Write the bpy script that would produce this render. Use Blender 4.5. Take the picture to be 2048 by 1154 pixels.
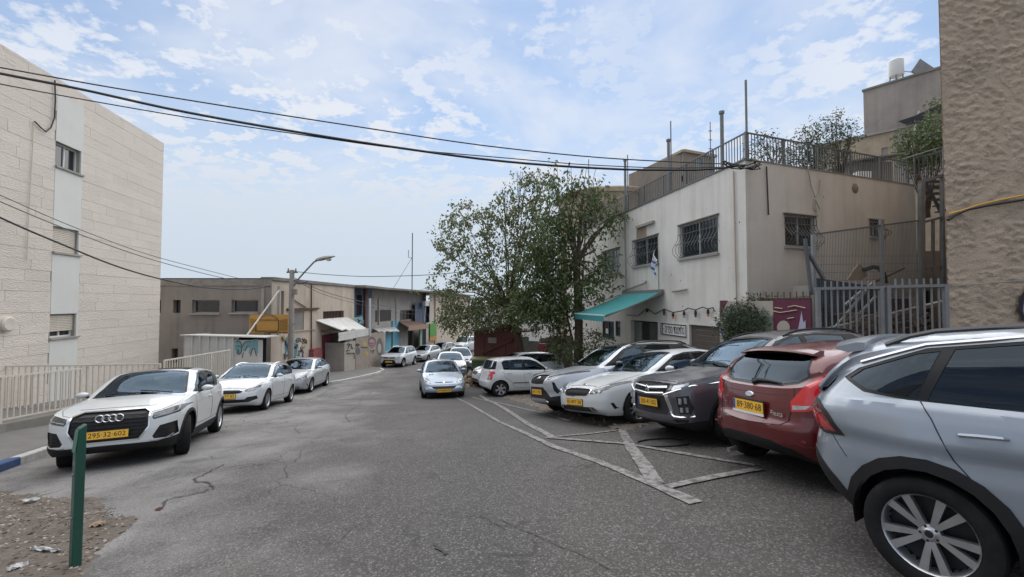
import bpy, bmesh, math, random
from mathutils import Vector, Matrix
from mathutils.bvhtree import BVHTree
R = math.radians
for o in list(bpy.data.objects): bpy.data.objects.remove(o)
scene = bpy.context.scene
# ---------------------------------------------------------------- camera
FPX, CX, CY, HY, CAMZ = 900.0, 1024.0, 577.0, 605.0, 1.65
PITCH = math.atan((HY - CY) / FPX)
cam_d = bpy.data.cameras.new('camera'); cam = bpy.data.objects.new('camera', cam_d)
scene.collection.objects.link(cam); scene.camera = cam
cam.location = (0, 0, CAMZ); cam.rotation_euler = (R(90) + PITCH, 0, 0)
cam_d.sensor_width = 36; cam_d.lens = FPX / 2048 * 36; cam_d.clip_start = .05; cam_d.clip_end = 3000
scene.render.resolution_x = 1024; scene.render.resolution_y = 577
# ---------------------------------------------------------------- sky and sun
SUN_EL, SUN_AZ = R(64), R(10)          # azimuth from +Y (ahead), positive to the right
world = bpy.data.worlds.new('World'); scene.world = world; world.use_nodes = True
nt = world.node_tree; N = nt.nodes; Lk = nt.links; N.clear()
def wn(t, **kw):
    n = N.new(t)
    for k, v in kw.items(): setattr(n, k, v)
    return n
def wmath(op, a, b=None, clamp=False):
    n = wn('ShaderNodeMath', operation=op, use_clamp=clamp)
    for i, v in enumerate((a, b)):
        if v is None: continue
        if isinstance(v, (int, float)): n.inputs[i].default_value = v
        else: Lk.new(v, n.inputs[i])
    return n.outputs[0]
sky = wn('ShaderNodeTexSky', sky_type='NISHITA'); sky.sun_disc = False
sky.sun_elevation = SUN_EL; sky.sun_rotation = SUN_AZ; sky.air_density = 1.0; sky.dust_density = .6; sky.ozone_density = 1.6
tc = wn('ShaderNodeTexCoord'); sep = wn('ShaderNodeSeparateXYZ'); Lk.new(tc.outputs['Generated'], sep.inputs[0])
zz = wmath('MAXIMUM', sep.outputs[2], .0)
den = wmath('ADD', zz, .16)
px = wmath('DIVIDE', sep.outputs[0], den); py = wmath('DIVIDE', sep.outputs[1], den)
cmb = wn('ShaderNodeCombineXYZ'); Lk.new(px, cmb.inputs[0]); Lk.new(py, cmb.inputs[1]); cmb.inputs[2].default_value = 3.7
def wnoise(scale, detail, rough, dist=0.0):
    n = wn('ShaderNodeTexNoise'); n.inputs['Scale'].default_value = scale; n.inputs['Detail'].default_value = detail
    n.inputs['Roughness'].default_value = rough; n.inputs['Distortion'].default_value = dist
    Lk.new(cmb.outputs[0], n.inputs['Vector']); return n.outputs[0]
def wramp(v, a, b):
    n = wn('ShaderNodeMapRange', interpolation_type='SMOOTHSTEP'); Lk.new(v, n.inputs[0])
    n.inputs[1].default_value = a; n.inputs[2].default_value = b; return n.outputs[0]
big = wramp(wnoise(.62, 2, .5), .34, .60)
puff = wramp(wmath('ADD', wmath('MULTIPLY', wnoise(4.2, 8, .62, .15), .5), wmath('MULTIPLY', wnoise(11.0, 6, .6, .15), .5)), .45, .565)
puff = wmath('MULTIPLY', puff, wmath('ADD', wmath('MULTIPLY', big, .5), .5), True)
veil = wmath('MULTIPLY', wramp(wnoise(1.1, 5, .6, .4), .40, .72), .55)
cl = wmath('MAXIMUM', wmath('MULTIPLY', puff, .85), wmath('ADD', veil, .20))
haze = wramp(sep.outputs[2], .46, .04)
cl = wmath('ADD', cl, wmath('MULTIPLY', haze, .93), True)
cl = wmath('MINIMUM', cl, .95)
ccol = wn('ShaderNodeMix', data_type='RGBA'); Lk.new(haze, ccol.inputs[0])
ccol.inputs[6].default_value = (5.3, 5.5, 5.9, 1); ccol.inputs[7].default_value = (3.85, 4.35, 4.95, 1)
skyb = wn('ShaderNodeMix', data_type='RGBA'); skyb.blend_type = 'MULTIPLY'; skyb.inputs[0].default_value = 1
Lk.new(sky.outputs[0], skyb.inputs[6]); skyb.inputs[7].default_value = (.78, .90, .95, 1)
mx = wn('ShaderNodeMix', data_type='RGBA'); Lk.new(cl, mx.inputs[0]); Lk.new(skyb.outputs[2], mx.inputs[6]); Lk.new(ccol.outputs[2], mx.inputs[7])
bg = wn('ShaderNodeBackground'); bg.inputs['Strength'].default_value = .10; Lk.new(mx.outputs[2], bg.inputs[0])
wo = wn('ShaderNodeOutputWorld'); Lk.new(bg.outputs[0], wo.inputs[0])
sun_d = bpy.data.lights.new('sun', 'SUN'); sun = bpy.data.objects.new('sun', sun_d); scene.collection.objects.link(sun)
sun_d.energy = 2.4; sun_d.angle = R(115); sun_d.color = (1, .96, .9)
sd = Vector((math.sin(SUN_AZ) * math.cos(SUN_EL), math.cos(SUN_AZ) * math.cos(SUN_EL), math.sin(SUN_EL)))
sun.rotation_euler = sd.to_track_quat('Z', 'Y').to_euler(); sun.location = (0, 0, 40)
vs = scene.view_settings; vs.view_transform = 'Standard'; vs.look = 'None'; vs.exposure = .68; vs.gamma = 1; vs.use_curve_mapping = False
# ---------------------------------------------------------------- helpers
COL = scene.collection; rnd = random.Random(7)
def lerp(a, b, t): return a + (b - a) * t
def pchip(pts):
    xs = [p[0] for p in pts]; ys = [p[1] for p in pts]; n = len(xs)
    h = [xs[i + 1] - xs[i] for i in range(n - 1)]; d = [(ys[i + 1] - ys[i]) / h[i] for i in range(n - 1)]
    m = [0] * n; m[0] = d[0]; m[-1] = d[-1]
    for i in range(1, n - 1):
        if d[i - 1] * d[i] > 0:
            w1 = 2 * h[i] + h[i - 1]; w2 = h[i] + 2 * h[i - 1]; m[i] = (w1 + w2) / (w1 / d[i - 1] + w2 / d[i])
    def f(x):
        if x <= xs[0]: return ys[0]
        if x >= xs[-1]: return ys[-1]
        k = 0
        while x > xs[k + 1]: k += 1
        t = (x - xs[k]) / h[k]; t2 = t * t; t3 = t2 * t
        return (2*t3 - 3*t2 + 1) * ys[k] + (t3 - 2*t2 + t) * h[k] * m[k] + (-2*t3 + 3*t2) * ys[k+1] + (t3 - t2) * h[k] * m[k+1]
    return f
def sstep(a, b, x):
    t = min(1, max(0, (x - a) / (b - a))); return t * t * (3 - 2 * t)
MATS = {}
def mat(name, col=(.5, .5, .5), rough=.6, metal=0.0, var=0.0, scale=4.0, bump=0.0, bscale=30.0, coat=0.0, col2=None, streak=0.0, spec=.5, detail=5, bdist=.01, stretch=(1, 1, 1), specks=0.0):
    """procedural principled material; var = noise variation towards col2 (or darker), streak = vertical rain streaks"""
    if name in MATS: return MATS[name]
    m = bpy.data.materials.new(name); m.use_nodes = True; t = m.node_tree; b = t.nodes['Principled BSDF']; MATS[name] = m
    b.inputs['Base Color'].default_value = (*col, 1); b.inputs['Roughness'].default_value = rough; b.inputs['Metallic'].default_value = metal
    b.inputs['Specular IOR Level'].default_value = spec
    if coat: b.inputs['Coat Weight'].default_value = coat; b.inputs['Coat Roughness'].default_value = .04
    def nd(ty, **kw):
        n = t.nodes.new(ty)
        for k, v in kw.items(): setattr(n, k, v)
        return n
    if var or bump or streak:
        tcn = nd('ShaderNodeTexCoord'); mp = nd('ShaderNodeMapping'); t.links.new(tcn.outputs['Object'], mp.inputs[0]); mp.inputs['Scale'].default_value = stretch
        vec = mp.outputs[0]
    if var or streak:
        c2 = col2 or tuple(c * .55 for c in col)
        nz = nd('ShaderNodeTexNoise'); nz.inputs['Scale'].default_value = scale; nz.inputs['Detail'].default_value = detail; nz.inputs['Roughness'].default_value = .65
        t.links.new(vec, nz.inputs['Vector'])
        mr = nd('ShaderNodeMapRange'); t.links.new(nz.outputs[0], mr.inputs[0]); mr.inputs[1].default_value = .35; mr.inputs[2].default_value = .72
        mr.inputs[4].default_value = var
        fac = mr.outputs[0]
        if streak:
            mp2 = nd('ShaderNodeMapping'); t.links.new(tcn.outputs['Object'], mp2.inputs[0]); mp2.inputs['Scale'].default_value = (3.2, 3.2, .22)
            n2 = nd('ShaderNodeTexNoise'); n2.inputs['Scale'].default_value = 1.0; n2.inputs['Detail'].default_value = 6; t.links.new(mp2.outputs[0], n2.inputs['Vector'])
            m2 = nd('ShaderNodeMapRange'); t.links.new(n2.outputs[0], m2.inputs[0]); m2.inputs[1].default_value = .48; m2.inputs[2].default_value = .75; m2.inputs[4].default_value = streak
            ad = nd('ShaderNodeMath', operation='ADD', use_clamp=True); t.links.new(fac, ad.inputs[0]); t.links.new(m2.outputs[0], ad.inputs[1]); fac = ad.outputs[0]
        mxn = nd('ShaderNodeMix', data_type='RGBA'); t.links.new(fac, mxn.inputs[0]); mxn.inputs[6].default_value = (*col, 1); mxn.inputs[7].default_value = (*c2, 1)
        t.links.new(mxn.outputs[2], b.inputs['Base Color'])
    if specks:
        vo = nd('ShaderNodeTexVoronoi'); vo.inputs['Scale'].default_value = 2.6; t.links.new(vec, vo.inputs['Vector'])
        lt = nd('ShaderNodeMath', operation='LESS_THAN'); t.links.new(vo.outputs['Distance'], lt.inputs[0]); lt.inputs[1].default_value = specks
        n3 = nd('ShaderNodeTexNoise'); n3.inputs['Scale'].default_value = 1.1; t.links.new(vec, n3.inputs['Vector']); gt = nd('ShaderNodeMath', operation='GREATER_THAN'); t.links.new(n3.outputs[0], gt.inputs[0]); gt.inputs[1].default_value = .5
        ml = nd('ShaderNodeMath', operation='MULTIPLY'); t.links.new(lt.outputs[0], ml.inputs[0]); t.links.new(gt.outputs[0], ml.inputs[1])
        mx3 = nd('ShaderNodeMix', data_type='RGBA'); t.links.new(ml.outputs[0], mx3.inputs[0]); t.links.new(mxn.outputs[2], mx3.inputs[6]); mx3.inputs[7].default_value = (.12, .10, .09, 1); t.links.new(mx3.outputs[2], b.inputs['Base Color'])
    if bump:
        bn = nd('ShaderNodeTexNoise'); bn.inputs['Scale'].default_value = bscale; bn.inputs['Detail'].default_value = 6; t.links.new(vec, bn.inputs['Vector'])
        bp = nd('ShaderNodeBump'); bp.inputs['Strength'].default_value = bump; bp.inputs['Distance'].default_value = bdist
        t.links.new(bn.outputs[0], bp.inputs['Height']); t.links.new(bp.outputs[0], b.inputs['Normal'])
    return m
def tag(o, label=None, cat=None, group=None, kind=None):
    for k, v in (('label', label), ('category', cat), ('group', group), ('kind', kind)):
        if v: o[k] = v
    return o
def link(name, me, parent=None, m=None, smooth=False, sharp=35):
    o = bpy.data.objects.new(name, me); COL.objects.link(o)
    if parent is not None: o.parent = parent
    if m is not None and not me.materials: me.materials.append(m)
    if smooth:
        for p in me.polygons: p.use_smooth = True
        me.set_sharp_from_angle(angle=R(sharp))
    return o
def empty(name, loc=(0, 0, 0), rz=0, parent=None):
    o = bpy.data.objects.new(name, None); COL.objects.link(o); o.location = loc; o.rotation_euler = (0, 0, rz); o.empty_display_size = .2
    if parent is not None: o.parent = parent
    return o
class MB:
    def __init__(s): s.v = []; s.f = []
    def add(s, vs, fs):
        n = len(s.v); s.v += [tuple(v) for v in vs]; s.f += [tuple(i + n for i in f) for f in fs]; return s
    def box(s, c, size, M=None):
        hx, hy, hz = size[0] / 2, size[1] / 2, size[2] / 2
        vs = [Vector((x * hx, y * hy, z * hz)) for z in (-1, 1) for y in (-1, 1) for x in (-1, 1)]
        if M is not None: vs = [M @ v for v in vs]
        c = Vector(c)
        return s.add([v + c for v in vs], [(0, 2, 3, 1), (4, 5, 7, 6), (0, 1, 5, 4), (2, 6, 7, 3), (0, 4, 6, 2), (1, 3, 7, 5)])
    def bar(s, a, b, w, h=None, up=(0, 0, 1)):
        a, b = Vector(a), Vector(b); d = b - a; L = d.length
        if L < 1e-6: return s
        x = d / L; u = Vector(up)
        if abs(x.dot(u)) > .95: u = Vector((1, 0, 0)) if abs(x.x) < .9 else Vector((0, 1, 0))
        y = u.cross(x).normalized(); z = x.cross(y)
        M = Matrix((x, y, z)).transposed()
        return s.box((a + b) / 2, (L, w, h or w), M)
    def tube(s, pts, r, n=6, cap=True, radii=None):
        pts = [Vector(p) for p in pts]; m = len(pts); n0 = len(s.v); prev = None
        for i, p in enumerate(pts):
            d = (pts[min(i + 1, m - 1)] - pts[max(i - 1, 0)])
            d = d.normalized() if d.length > 1e-9 else Vector((0, 0, 1))
            if prev is None:
                a = Vector((0, 0, 1)) if abs(d.z) < .9 else Vector((1, 0, 0)); x = a.cross(d).normalized()
            else:
                x = (prev - d * prev.dot(d)); x = x.normalized() if x.length > 1e-6 else d.orthogonal().normalized()
            prev = x; y = d.cross(x); rr = radii[i] if radii else r
            for k in range(n):
                a = 2 * math.pi * k / n; s.v.append(tuple(p + x * (rr * math.cos(a)) + y * (rr * math.sin(a))))
        for i in range(m - 1):
            for k in range(n):
                s.f.append((n0 + i * n + k, n0 + i * n + (k + 1) % n, n0 + (i + 1) * n + (k + 1) % n, n0 + (i + 1) * n + k))
        if cap:
            s.f.append(tuple(n0 + k for k in range(n))[::-1]); s.f.append(tuple(n0 + (m - 1) * n + k for k in range(n)))
        return s
    def lathe(s, prof, n=24, M=None, c=(0, 0, 0)):          # prof: (radius, height) about local Z
        n0 = len(s.v); c = Vector(c)
        for r, h in prof:
            for k in range(n):
                a = 2 * math.pi * k / n; v = Vector((r * math.cos(a), r * math.sin(a), h))
                if M is not None: v = M @ v
                s.v.append(tuple(v + c))
        for i in range(len(prof) - 1):
            for k in range(n): s.f.append((n0 + i*n + k, n0 + i*n + (k+1) % n, n0 + (i+1)*n + (k+1) % n, n0 + (i+1)*n + k))
        return s
    def prism(s, poly, a, b):                              # poly: list of 3D points; extruded from offset a to offset b (vectors)
        a, b = Vector(a), Vector(b); n = len(poly); n0 = len(s.v)
        for off in (a, b):
            for p in poly: s.v.append(tuple(Vector(p) + off))
        s.f.append(tuple(n0 + i for i in range(n))[::-1]); s.f.append(tuple(n0 + n + i for i in range(n)))
        for i in range(n): s.f.append((n0 + i, n0 + (i+1) % n, n0 + n + (i+1) % n, n0 + n + i))
        return s
    def mesh(s, name):
        me = bpy.data.meshes.new(name); me.from_pydata(s.v, [], s.f); me.update(); return me
    def build(s, name, m, parent=None, smooth=False, fix=True, sharp=35):
        me = s.mesh(name)
        if fix:
            bm = bmesh.new(); bm.from_mesh(me); bmesh.ops.recalc_face_normals(bm, faces=bm.faces); bm.to_mesh(me); bm.free()
        return link(name, me, parent, m, smooth, sharp)
def one(name, m, fn, parent=None, smooth=False, **kw):
    b = MB(); fn(b); o = b.build(name, m, parent, smooth); return tag(o, **kw) if kw else o
# ---- photo pixels to rays and places
cp, spp = math.cos(PITCH), math.sin(PITCH)
def ray(px, py):
    a, b = (px - CX) / FPX, (CY - py) / FPX
    return Vector((a, cp - b * spp, spp + b * cp))
def atd(px, py, d):
    r = ray(px, py); return Vector((0, 0, CAMZ)) + r * (d / r.y)
_g0 = pchip([(-60, 3.0), (-12, .95), (0, 0), (3, -.30), (7.5, -.67), (10, -.97), (14, -1.48), (17.5, -1.97), (20, -2.17), (28, -2.85), (36, -3.45), (50, -4.25), (80, -5.4), (160, -7.5), (400, -9)])
_gb = pchip([(-10, .05), (8, .05), (14, .025), (20, .012), (36, 0)])
def ground(x, y):
    return _g0(y) + _gb(y) * max(-14, min(14, x))
def gp(px, py, lift=0.0):
    r = ray(px, py); lo, hi = .5, 200.0
    f = lambda t: CAMZ + r.z * t - ground(r.x * t, r.y * t) - lift
    for _ in range(50):
        mid = (lo + hi) / 2
        if f(mid) > 0: lo = mid
        else: hi = mid
    return Vector((r.x * lo, r.y * lo, CAMZ + r.z * lo))
def text_mesh(s, size, extrude=.001, align='CENTER', squash=1.0):
    cu = bpy.data.curves.new('t', 'FONT'); cu.body = s; cu.size = size; cu.extrude = extrude; cu.align_x = align; cu.align_y = 'CENTER'; cu.resolution_u = 2
    o = bpy.data.objects.new('t', cu); COL.objects.link(o)
    dg = bpy.context.evaluated_depsgraph_get(); me = bpy.data.meshes.new_from_object(o.evaluated_get(dg)); bpy.data.objects.remove(o); bpy.data.curves.remove(cu)
    if squash != 1.0:
        for v in me.vertices: v.co.x *= squash
    me.materials.clear(); return me
def frame(origin, xdir, zdir):
    x = Vector(xdir).normalized(); z = Vector(zdir); z = (z - x * z.dot(x)).normalized(); y = z.cross(x)
    M = Matrix((x, y, z)).transposed().to_4x4(); M.translation = Vector(origin); return M
# ================================================================ car kit
def paint(name, col, metal=.0, rough=.32, dirt=.12):
    if name in MATS: return MATS[name]
    m = mat(name, col, rough, metal, var=dirt, scale=1.6, col2=tuple(c * .72 + .03 for c in col), coat=.85, detail=8)
    t = m.node_tree; b = t.nodes['Principled BSDF']; out = t.nodes['Material Output']
    geo = t.nodes.new('ShaderNodeNewGeometry'); d = t.nodes.new('ShaderNodeBsdfDiffuse'); d.inputs[0].default_value = (.03, .03, .032, 1)
    mxs = t.nodes.new('ShaderNodeMixShader'); t.links.new(geo.outputs['Backfacing'], mxs.inputs[0]); t.links.new(b.outputs[0], mxs.inputs[1]); t.links.new(d.outputs[0], mxs.inputs[2]); t.links.new(mxs.outputs[0], out.inputs[0])
    return m
def glass(name, tint, ior=1.75, gc=(.95, .97, 1)):
    if name in MATS: return MATS[name]
    m = bpy.data.materials.new(name); m.use_nodes = True; t = m.node_tree; t.nodes.clear(); MATS[name] = m
    tr = t.nodes.new('ShaderNodeBsdfTransparent'); tr.inputs[0].default_value = (*tint, 1)
    gl = t.nodes.new('ShaderNodeBsdfGlossy'); gl.inputs['Roughness'].default_value = .03; gl.inputs[0].default_value = (*gc, 1)
    fr = t.nodes.new('ShaderNodeFresnel'); fr.inputs[0].default_value = ior
    mx = t.nodes.new('ShaderNodeMixShader'); out = t.nodes.new('ShaderNodeOutputMaterial')
    t.links.new(fr.outputs[0], mx.inputs[0]); t.links.new(tr.outputs[0], mx.inputs[1]); t.links.new(gl.outputs[0], mx.inputs[2]); t.links.new(mx.outputs[0], out.inputs[0])
    return m
G_CLEAR = glass('car_glass', (.42, .48, .48), 1.55, (.60, .80, 1.0)); G_TINT = glass('privacy_glass', (.03, .033, .036), 1.5, (.70, .85, 1.0)); G_LENS = glass('lamp_lens', (.75, .78, .8), 1.5)
PLASTIC = mat('black_plastic', (.013, .013, .015), .6, spec=.3, var=.5, scale=3, col2=(.028, .027, .026), bump=.15, bscale=300, bdist=.001)
GLOSSBLK = mat('gloss_black', (.012, .012, .014), .12, coat=.6)
TRIMBLK = mat('window_trim_black', (.010, .010, .011), .42, spec=.3)
CHROME = mat('chrome', (.72, .73, .75), .12, 1.0)
SATIN = mat('satin_silver', (.55, .56, .58), .28, .9)
ALLOY = mat('alloy', (.56, .57, .59), .3, .85, var=.3, scale=9, col2=(.22, .21, .2))
ALLOYD = mat('alloy_dark', (.022, .022, .024), .45, .3)
RUBBER = mat('tyre_rubber', (.010, .010, .011), .85, spec=.25, var=.6, scale=8, col2=(.028, .027, .025), bump=.3, bscale=60, bdist=.003)
LAMPD = mat('lamp_housing', (.13, .135, .14), .25, .5, coat=.8, var=.8, scale=14, col2=(.03, .03, .032))
LAMPW = mat('lamp_reflector', (.50, .515, .54), .22, .6, coat=1, var=.5, scale=22, col2=(.2, .21, .22))
REDL = mat('red_lens', (.55, .014, .018), .15, coat=.8, var=.3, scale=40, col2=(.7, .04, .04))
REDD = mat('dark_red_lens', (.16, .006, .01), .12, coat=1.0)
AMBER = mat('amber_lens', (.6, .2, .03), .2, coat=1)
PLATE = mat('plate_yellow', (.83, .46, .035), .45, var=.25, scale=20, col2=(.62, .36, .05))
PLATEB = mat('plate_blue', (.03, .09, .35), .45)
INK = mat('black_ink', (.015, .015, .015), .6)
WHITEP = mat('white_plastic', (.75, .75, .74), .45)
CABIN = mat('cabin_trim', (.035, .035, .038), .8, var=.4, scale=6)
def inpoly(p, poly):
    x, y = p; c = False; n = len(poly)
    for i in range(n):
        x1, y1 = poly[i]; x2, y2 = poly[i - 1]
        if (y1 > y) != (y2 > y) and x < (x2 - x1) * (y - y1) / (y2 - y1) + x1: c = not c
    return c
class Body:
    def __init__(s, sp):
        s.sp = sp; L, W = sp['L'], sp['W'] / 2; s.L, s.W = L, W
        s.x0 = sp['wb'] / 2 + sp['ov']; q = sp.get('q', 1.0)
        ns, nc, ntt = int(64 * q), int(20 * q), int(18 * q)
        fa = sp.get('fa', [(0, 0), (.014, .35), (.046, .6), (.11, .79), (.22, .905), (.38, .952)])
        ra = sp.get('ra', [(0, 0), (.018, .4), (.05, .65), (.12, .83), (.24, .925), (.40, .955)])
        fs = pchip([(p[1], p[0]) for p in fa]); rs = pchip([(p[1], p[0]) for p in ra])
        s1, w1 = fa[-1]; s2, w2 = L - ra[-1][0], ra[-1][1]
        sidew = pchip([(s1, w1)] + sp.get('sw', [(sp['ov'] + .05, .985), (L * .5, 1.0), (sp['ov'] + sp['wb'], .995)]) + [(s2, w2)])
        zb, zs, zc = pchip(sp['zb']), pchip(sp['zs']), pchip(sp['zc']); s.zsf = zs; s.zcf = zc
        F = pchip(sp.get('F', [(0, .10), (.12, .02), (.3, 0), (.55, .01), (.8, .05), (1, .16)]))
        B = pchip(sp.get('B', [(0, .08), (.15, .01), (.4, 0), (.7, .03), (1, .12)]))
        S = pchip(sp.get('S', [(0, .07), (.1, .035), (.3, .012), (.55, 0), (.75, .004), (.88, .02), (1, .055)]))
        ee = [(math.sin(k / nc * math.pi / 2) * .55 + k / nc * .45) for k in range(nc + 1)]
        pl = [(fs(e * w1), e * w1 * W) for e in ee]
        pl += [(lerp(s1, s2, k / ns), sidew(lerp(s1, s2, k / ns)) * W) for k in range(1, ns)]
        pl += [(L - rs(e * w2), e * w2 * W) for e in reversed(ee)]
        n = len(pl); s.nside = (nc, nc + ns); ax = (sp['ov'], sp['ov'] + sp['wb']); fl = sp.get('flare', .018)
        nor = []
        for i in range(n):
            a, b = pl[max(i - 1, 0)], pl[min(i + 1, n - 1)]; dx, dy = b[0] - a[0], b[1] - a[1]; l = math.hypot(dx, dy)
            nor.append((-dy / l, dx / l))
        nor[0] = (-1, 0); nor[-1] = (1, 0)
        V = []; wall = []
        for k in range(ntt + 1):
            t = k / ntt; row = []
            for i, (ps, py_) in enumerate(pl):
                nx, ny = nor[i]; m = nx * nx * (F(t) if nx < 0 else B(t)) + ny * ny * S(t)
                for axs in ax: m -= fl * ny * ny * math.exp(-((ps - axs) / .33) ** 2) * sstep(0, .3, t) * (1 - sstep(.62, .95, t))
                qs = ps - nx * m; qy = max(0, py_ - ny * m) if i not in (0, n - 1) else 0
                z = zb(ps) + (zs(ps) - zb(ps)) * t
                row.append(len(V)); V.append((qs, qy, z))
            wall.append(row)
        faces = []
        for k in range(ntt):
            for i in range(n - 1): faces.append((wall[k][i], wall[k][i + 1], wall[k + 1][i + 1], wall[k + 1][i]))
        top = wall[-1]; deck = []; tum = sp.get('tum', .40); cs = .46
        def CS(si, ss, ys, z1, e, c):
            zcc = zc(ss); h = max(zcc - z1, 0)
            yh, zh = ys * e, z1 + (zcc - z1) * (1 - e ** 2.4)
            drop = min(sp.get('drop', .075), .35 * h); ze = zcc - drop; ye = ys - .025 - tum * max(ze - z1, 0)
            if c >= .999: yg, zg = ys, z1
            elif c > cs:
                kk = (c - cs) / (1 - cs); yg = lerp(ye, ys - .025, kk) + .028 * math.sin(math.pi * kk) * min(1, h / .4); zg = lerp(ze, z1 + .012, kk)
            else:
                kk = c / cs; yg = ye * kk; zg = zcc - drop * kk ** 3.2
            g = sstep(.05, .17, h); return lerp(yh, yg, g), lerp(zh, zg, g)
        rows = list(range(nc, nc + ns + 1)); nr = len(rows)
        Pf = [V[top[i]] for i in range(nc + 1)]; Pr = [V[top[n - 1 - i]] for i in range(nc + 1)]
        def base(i, j):
            si, ys, z1 = V[top[rows[i]]]
            ff = max(0, 1 - i / (nr * .2)) ** 2; rr_ = max(0, 1 - (nr - 1 - i) / (nr * .14)) ** 2
            ss = si + (Pf[j][0] - Pf[nc][0]) * ff + (Pr[j][0] - Pr[nc][0]) * rr_
            y, z = CS(si, ss, ys, z1, ee[j], j / nc); return ss, y, z, ff, rr_
        b0 = [base(0, j) for j in range(nc + 1)]; bN = [base(nr - 1, j) for j in range(nc + 1)]
        for i in range(nr):
            row = []
            for j in range(nc + 1):
                if j == nc: row.append(top[rows[i]]); continue
                if i == 0: row.append(top[j]); continue
                if i == nr - 1: row.append(top[n - 1 - j]); continue
                ss, y, z, ff, rr_ = base(i, j)
                y += (Pf[j][1] - b0[j][1]) * ff + (Pr[j][1] - bN[j][1]) * rr_; z += (Pf[j][2] - b0[j][2]) * ff + (Pr[j][2] - bN[j][2]) * rr_
                row.append(len(V)); V.append((ss, y if j else 0, z))
            deck.append(row)
        for i in range(nr - 1):
            for j in range(nc): faces.append((deck[i][j], deck[i][j + 1], deck[i + 1][j + 1], deck[i + 1][j]))
        X0 = s.x0; V = [(X0 - a, b, c) for a, b, c in V]
        bm = bmesh.new(); bv = [bm.verts.new(v) for v in V]
        for f in faces:
            try: bm.faces.new([bv[i] for i in f])
            except ValueError: pass
        bmesh.ops.remove_doubles(bm, verts=bm.verts, dist=1e-4); bmesh.ops.recalc_face_normals(bm, faces=bm.faces); bm.normal_update()
        up = sum(f.normal.y * f.calc_area() for f in bm.faces)
        if up < 0: bmesh.ops.reverse_faces(bm, faces=bm.faces)
        bm.normal_update(); s.bm = bm; s.bvh = BVHTree.FromBMesh(bm); s.tags = ['body']; s.info = {0: ('C', 0)}
    # surface lookups (y >= 0 half)
    def side(s, ss, z):
        h = s.bvh.ray_cast(Vector((s.x0 - ss, 3, z)), Vector((0, -1, 0))); return (h[0], h[1]) if h[0] else (Vector((s.x0 - ss, s.W, z)), Vector((0, 1, 0)))
    def front(s, y, z):
        h = s.bvh.ray_cast(Vector((s.x0 + 2, abs(y) + 1e-4, z)), Vector((-1, 0, 0)))
        if not h[0]: return Vector((s.x0, y, z)), Vector((1, 0, 0))
        p, n = h[0].copy(), h[1].copy()
        if y < 0: p.y *= -1; n.y *= -1
        return p, n
    def rear(s, y, z):
        h = s.bvh.ray_cast(Vector((s.x0 - s.L - 2, abs(y) + 1e-4, z)), Vector((1, 0, 0)))
        if not h[0]: return Vector((s.x0 - s.L, y, z)), Vector((-1, 0, 0))
        p, n = h[0].copy(), h[1].copy()
        if y < 0: p.y *= -1; n.y *= -1
        return p, n
    def top(s, ss, y):
        h = s.bvh.ray_cast(Vector((s.x0 - ss, abs(y) + 1e-4, 3)), Vector((0, 0, -1)))
        if not h[0]: return Vector((s.x0 - ss, y, 1)), Vector((0, 0, 1))
        p, n = h[0].copy(), h[1].copy()
        if y < 0: p.y *= -1; n.y *= -1
        return p, n
    def cut(s, name, proj, poly, mode='S', off=0.0, lim=None):
        bm = s.bm; X0 = s.x0
        if proj == 'side': co = lambda v: (X0 - v.x, v.z); nz = lambda f: f.normal.y > .2; pt = lambda a, b: Vector((X0 - a, 0, b)); ax = Vector((0, 1, 0))
        elif proj == 'front': co = lambda v: (v.y, v.z); nz = lambda f: f.normal.x > .03 and f.calc_center_median().x > X0 - (lim or 1.0); pt = lambda a, b: Vector((0, a, b)); ax = Vector((1, 0, 0))
        elif proj == 'rear': co = lambda v: (v.y, v.z); nz = lambda f: f.normal.x < -.1 and f.calc_center_median().x < X0 - s.L + (lim or 1.1); pt = lambda a, b: Vector((0, a, b)); ax = Vector((1, 0, 0))
        else: co = lambda v: (X0 - v.x, v.y); nz = lambda f: f.normal.z > .1 and f.calc_center_median().z > (lim or .6); pt = lambda a, b: Vector((X0 - a, b, 0)); ax = Vector((0, 0, 1))
        xs = [p[0] for p in poly]; ys = [p[1] for p in poly]; bb = (min(xs), max(xs), min(ys), max(ys))
        sub = []
        for f in bm.faces:
            if not nz(f): continue
            c = [co(v.co) for v in f.verts]
            if max(a for a, _ in c) < bb[0] or min(a for a, _ in c) > bb[1] or max(b for _, b in c) < bb[2] or min(b for _, b in c) > bb[3]: continue
            sub.append(f)
        for i in range(len(poly)):
            a, b = pt(*poly[i - 1]), pt(*poly[i]); d = (b - a)
            if d.length < 1e-5: continue
            no = d.cross(ax).normalized()
            # only the faces near this edge
            geom = set(sub)
            for f in sub: geom.update(f.edges); geom.update(f.verts)
            r = bmesh.ops.bisect_plane(bm, geom=list(geom), dist=2e-4, plane_co=a, plane_no=no)
            sub = [g for g in r['geom'] if isinstance(g, bmesh.types.BMFace)]
        k = len(s.tags); s.tags.append(name); s.info[k] = (mode, off)
        for f in sub:
            if f.is_valid:
                c = f.calc_center_median()
                if inpoly(co(c), poly): f.material_index = k
        bm.normal_update(); return k
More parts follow.
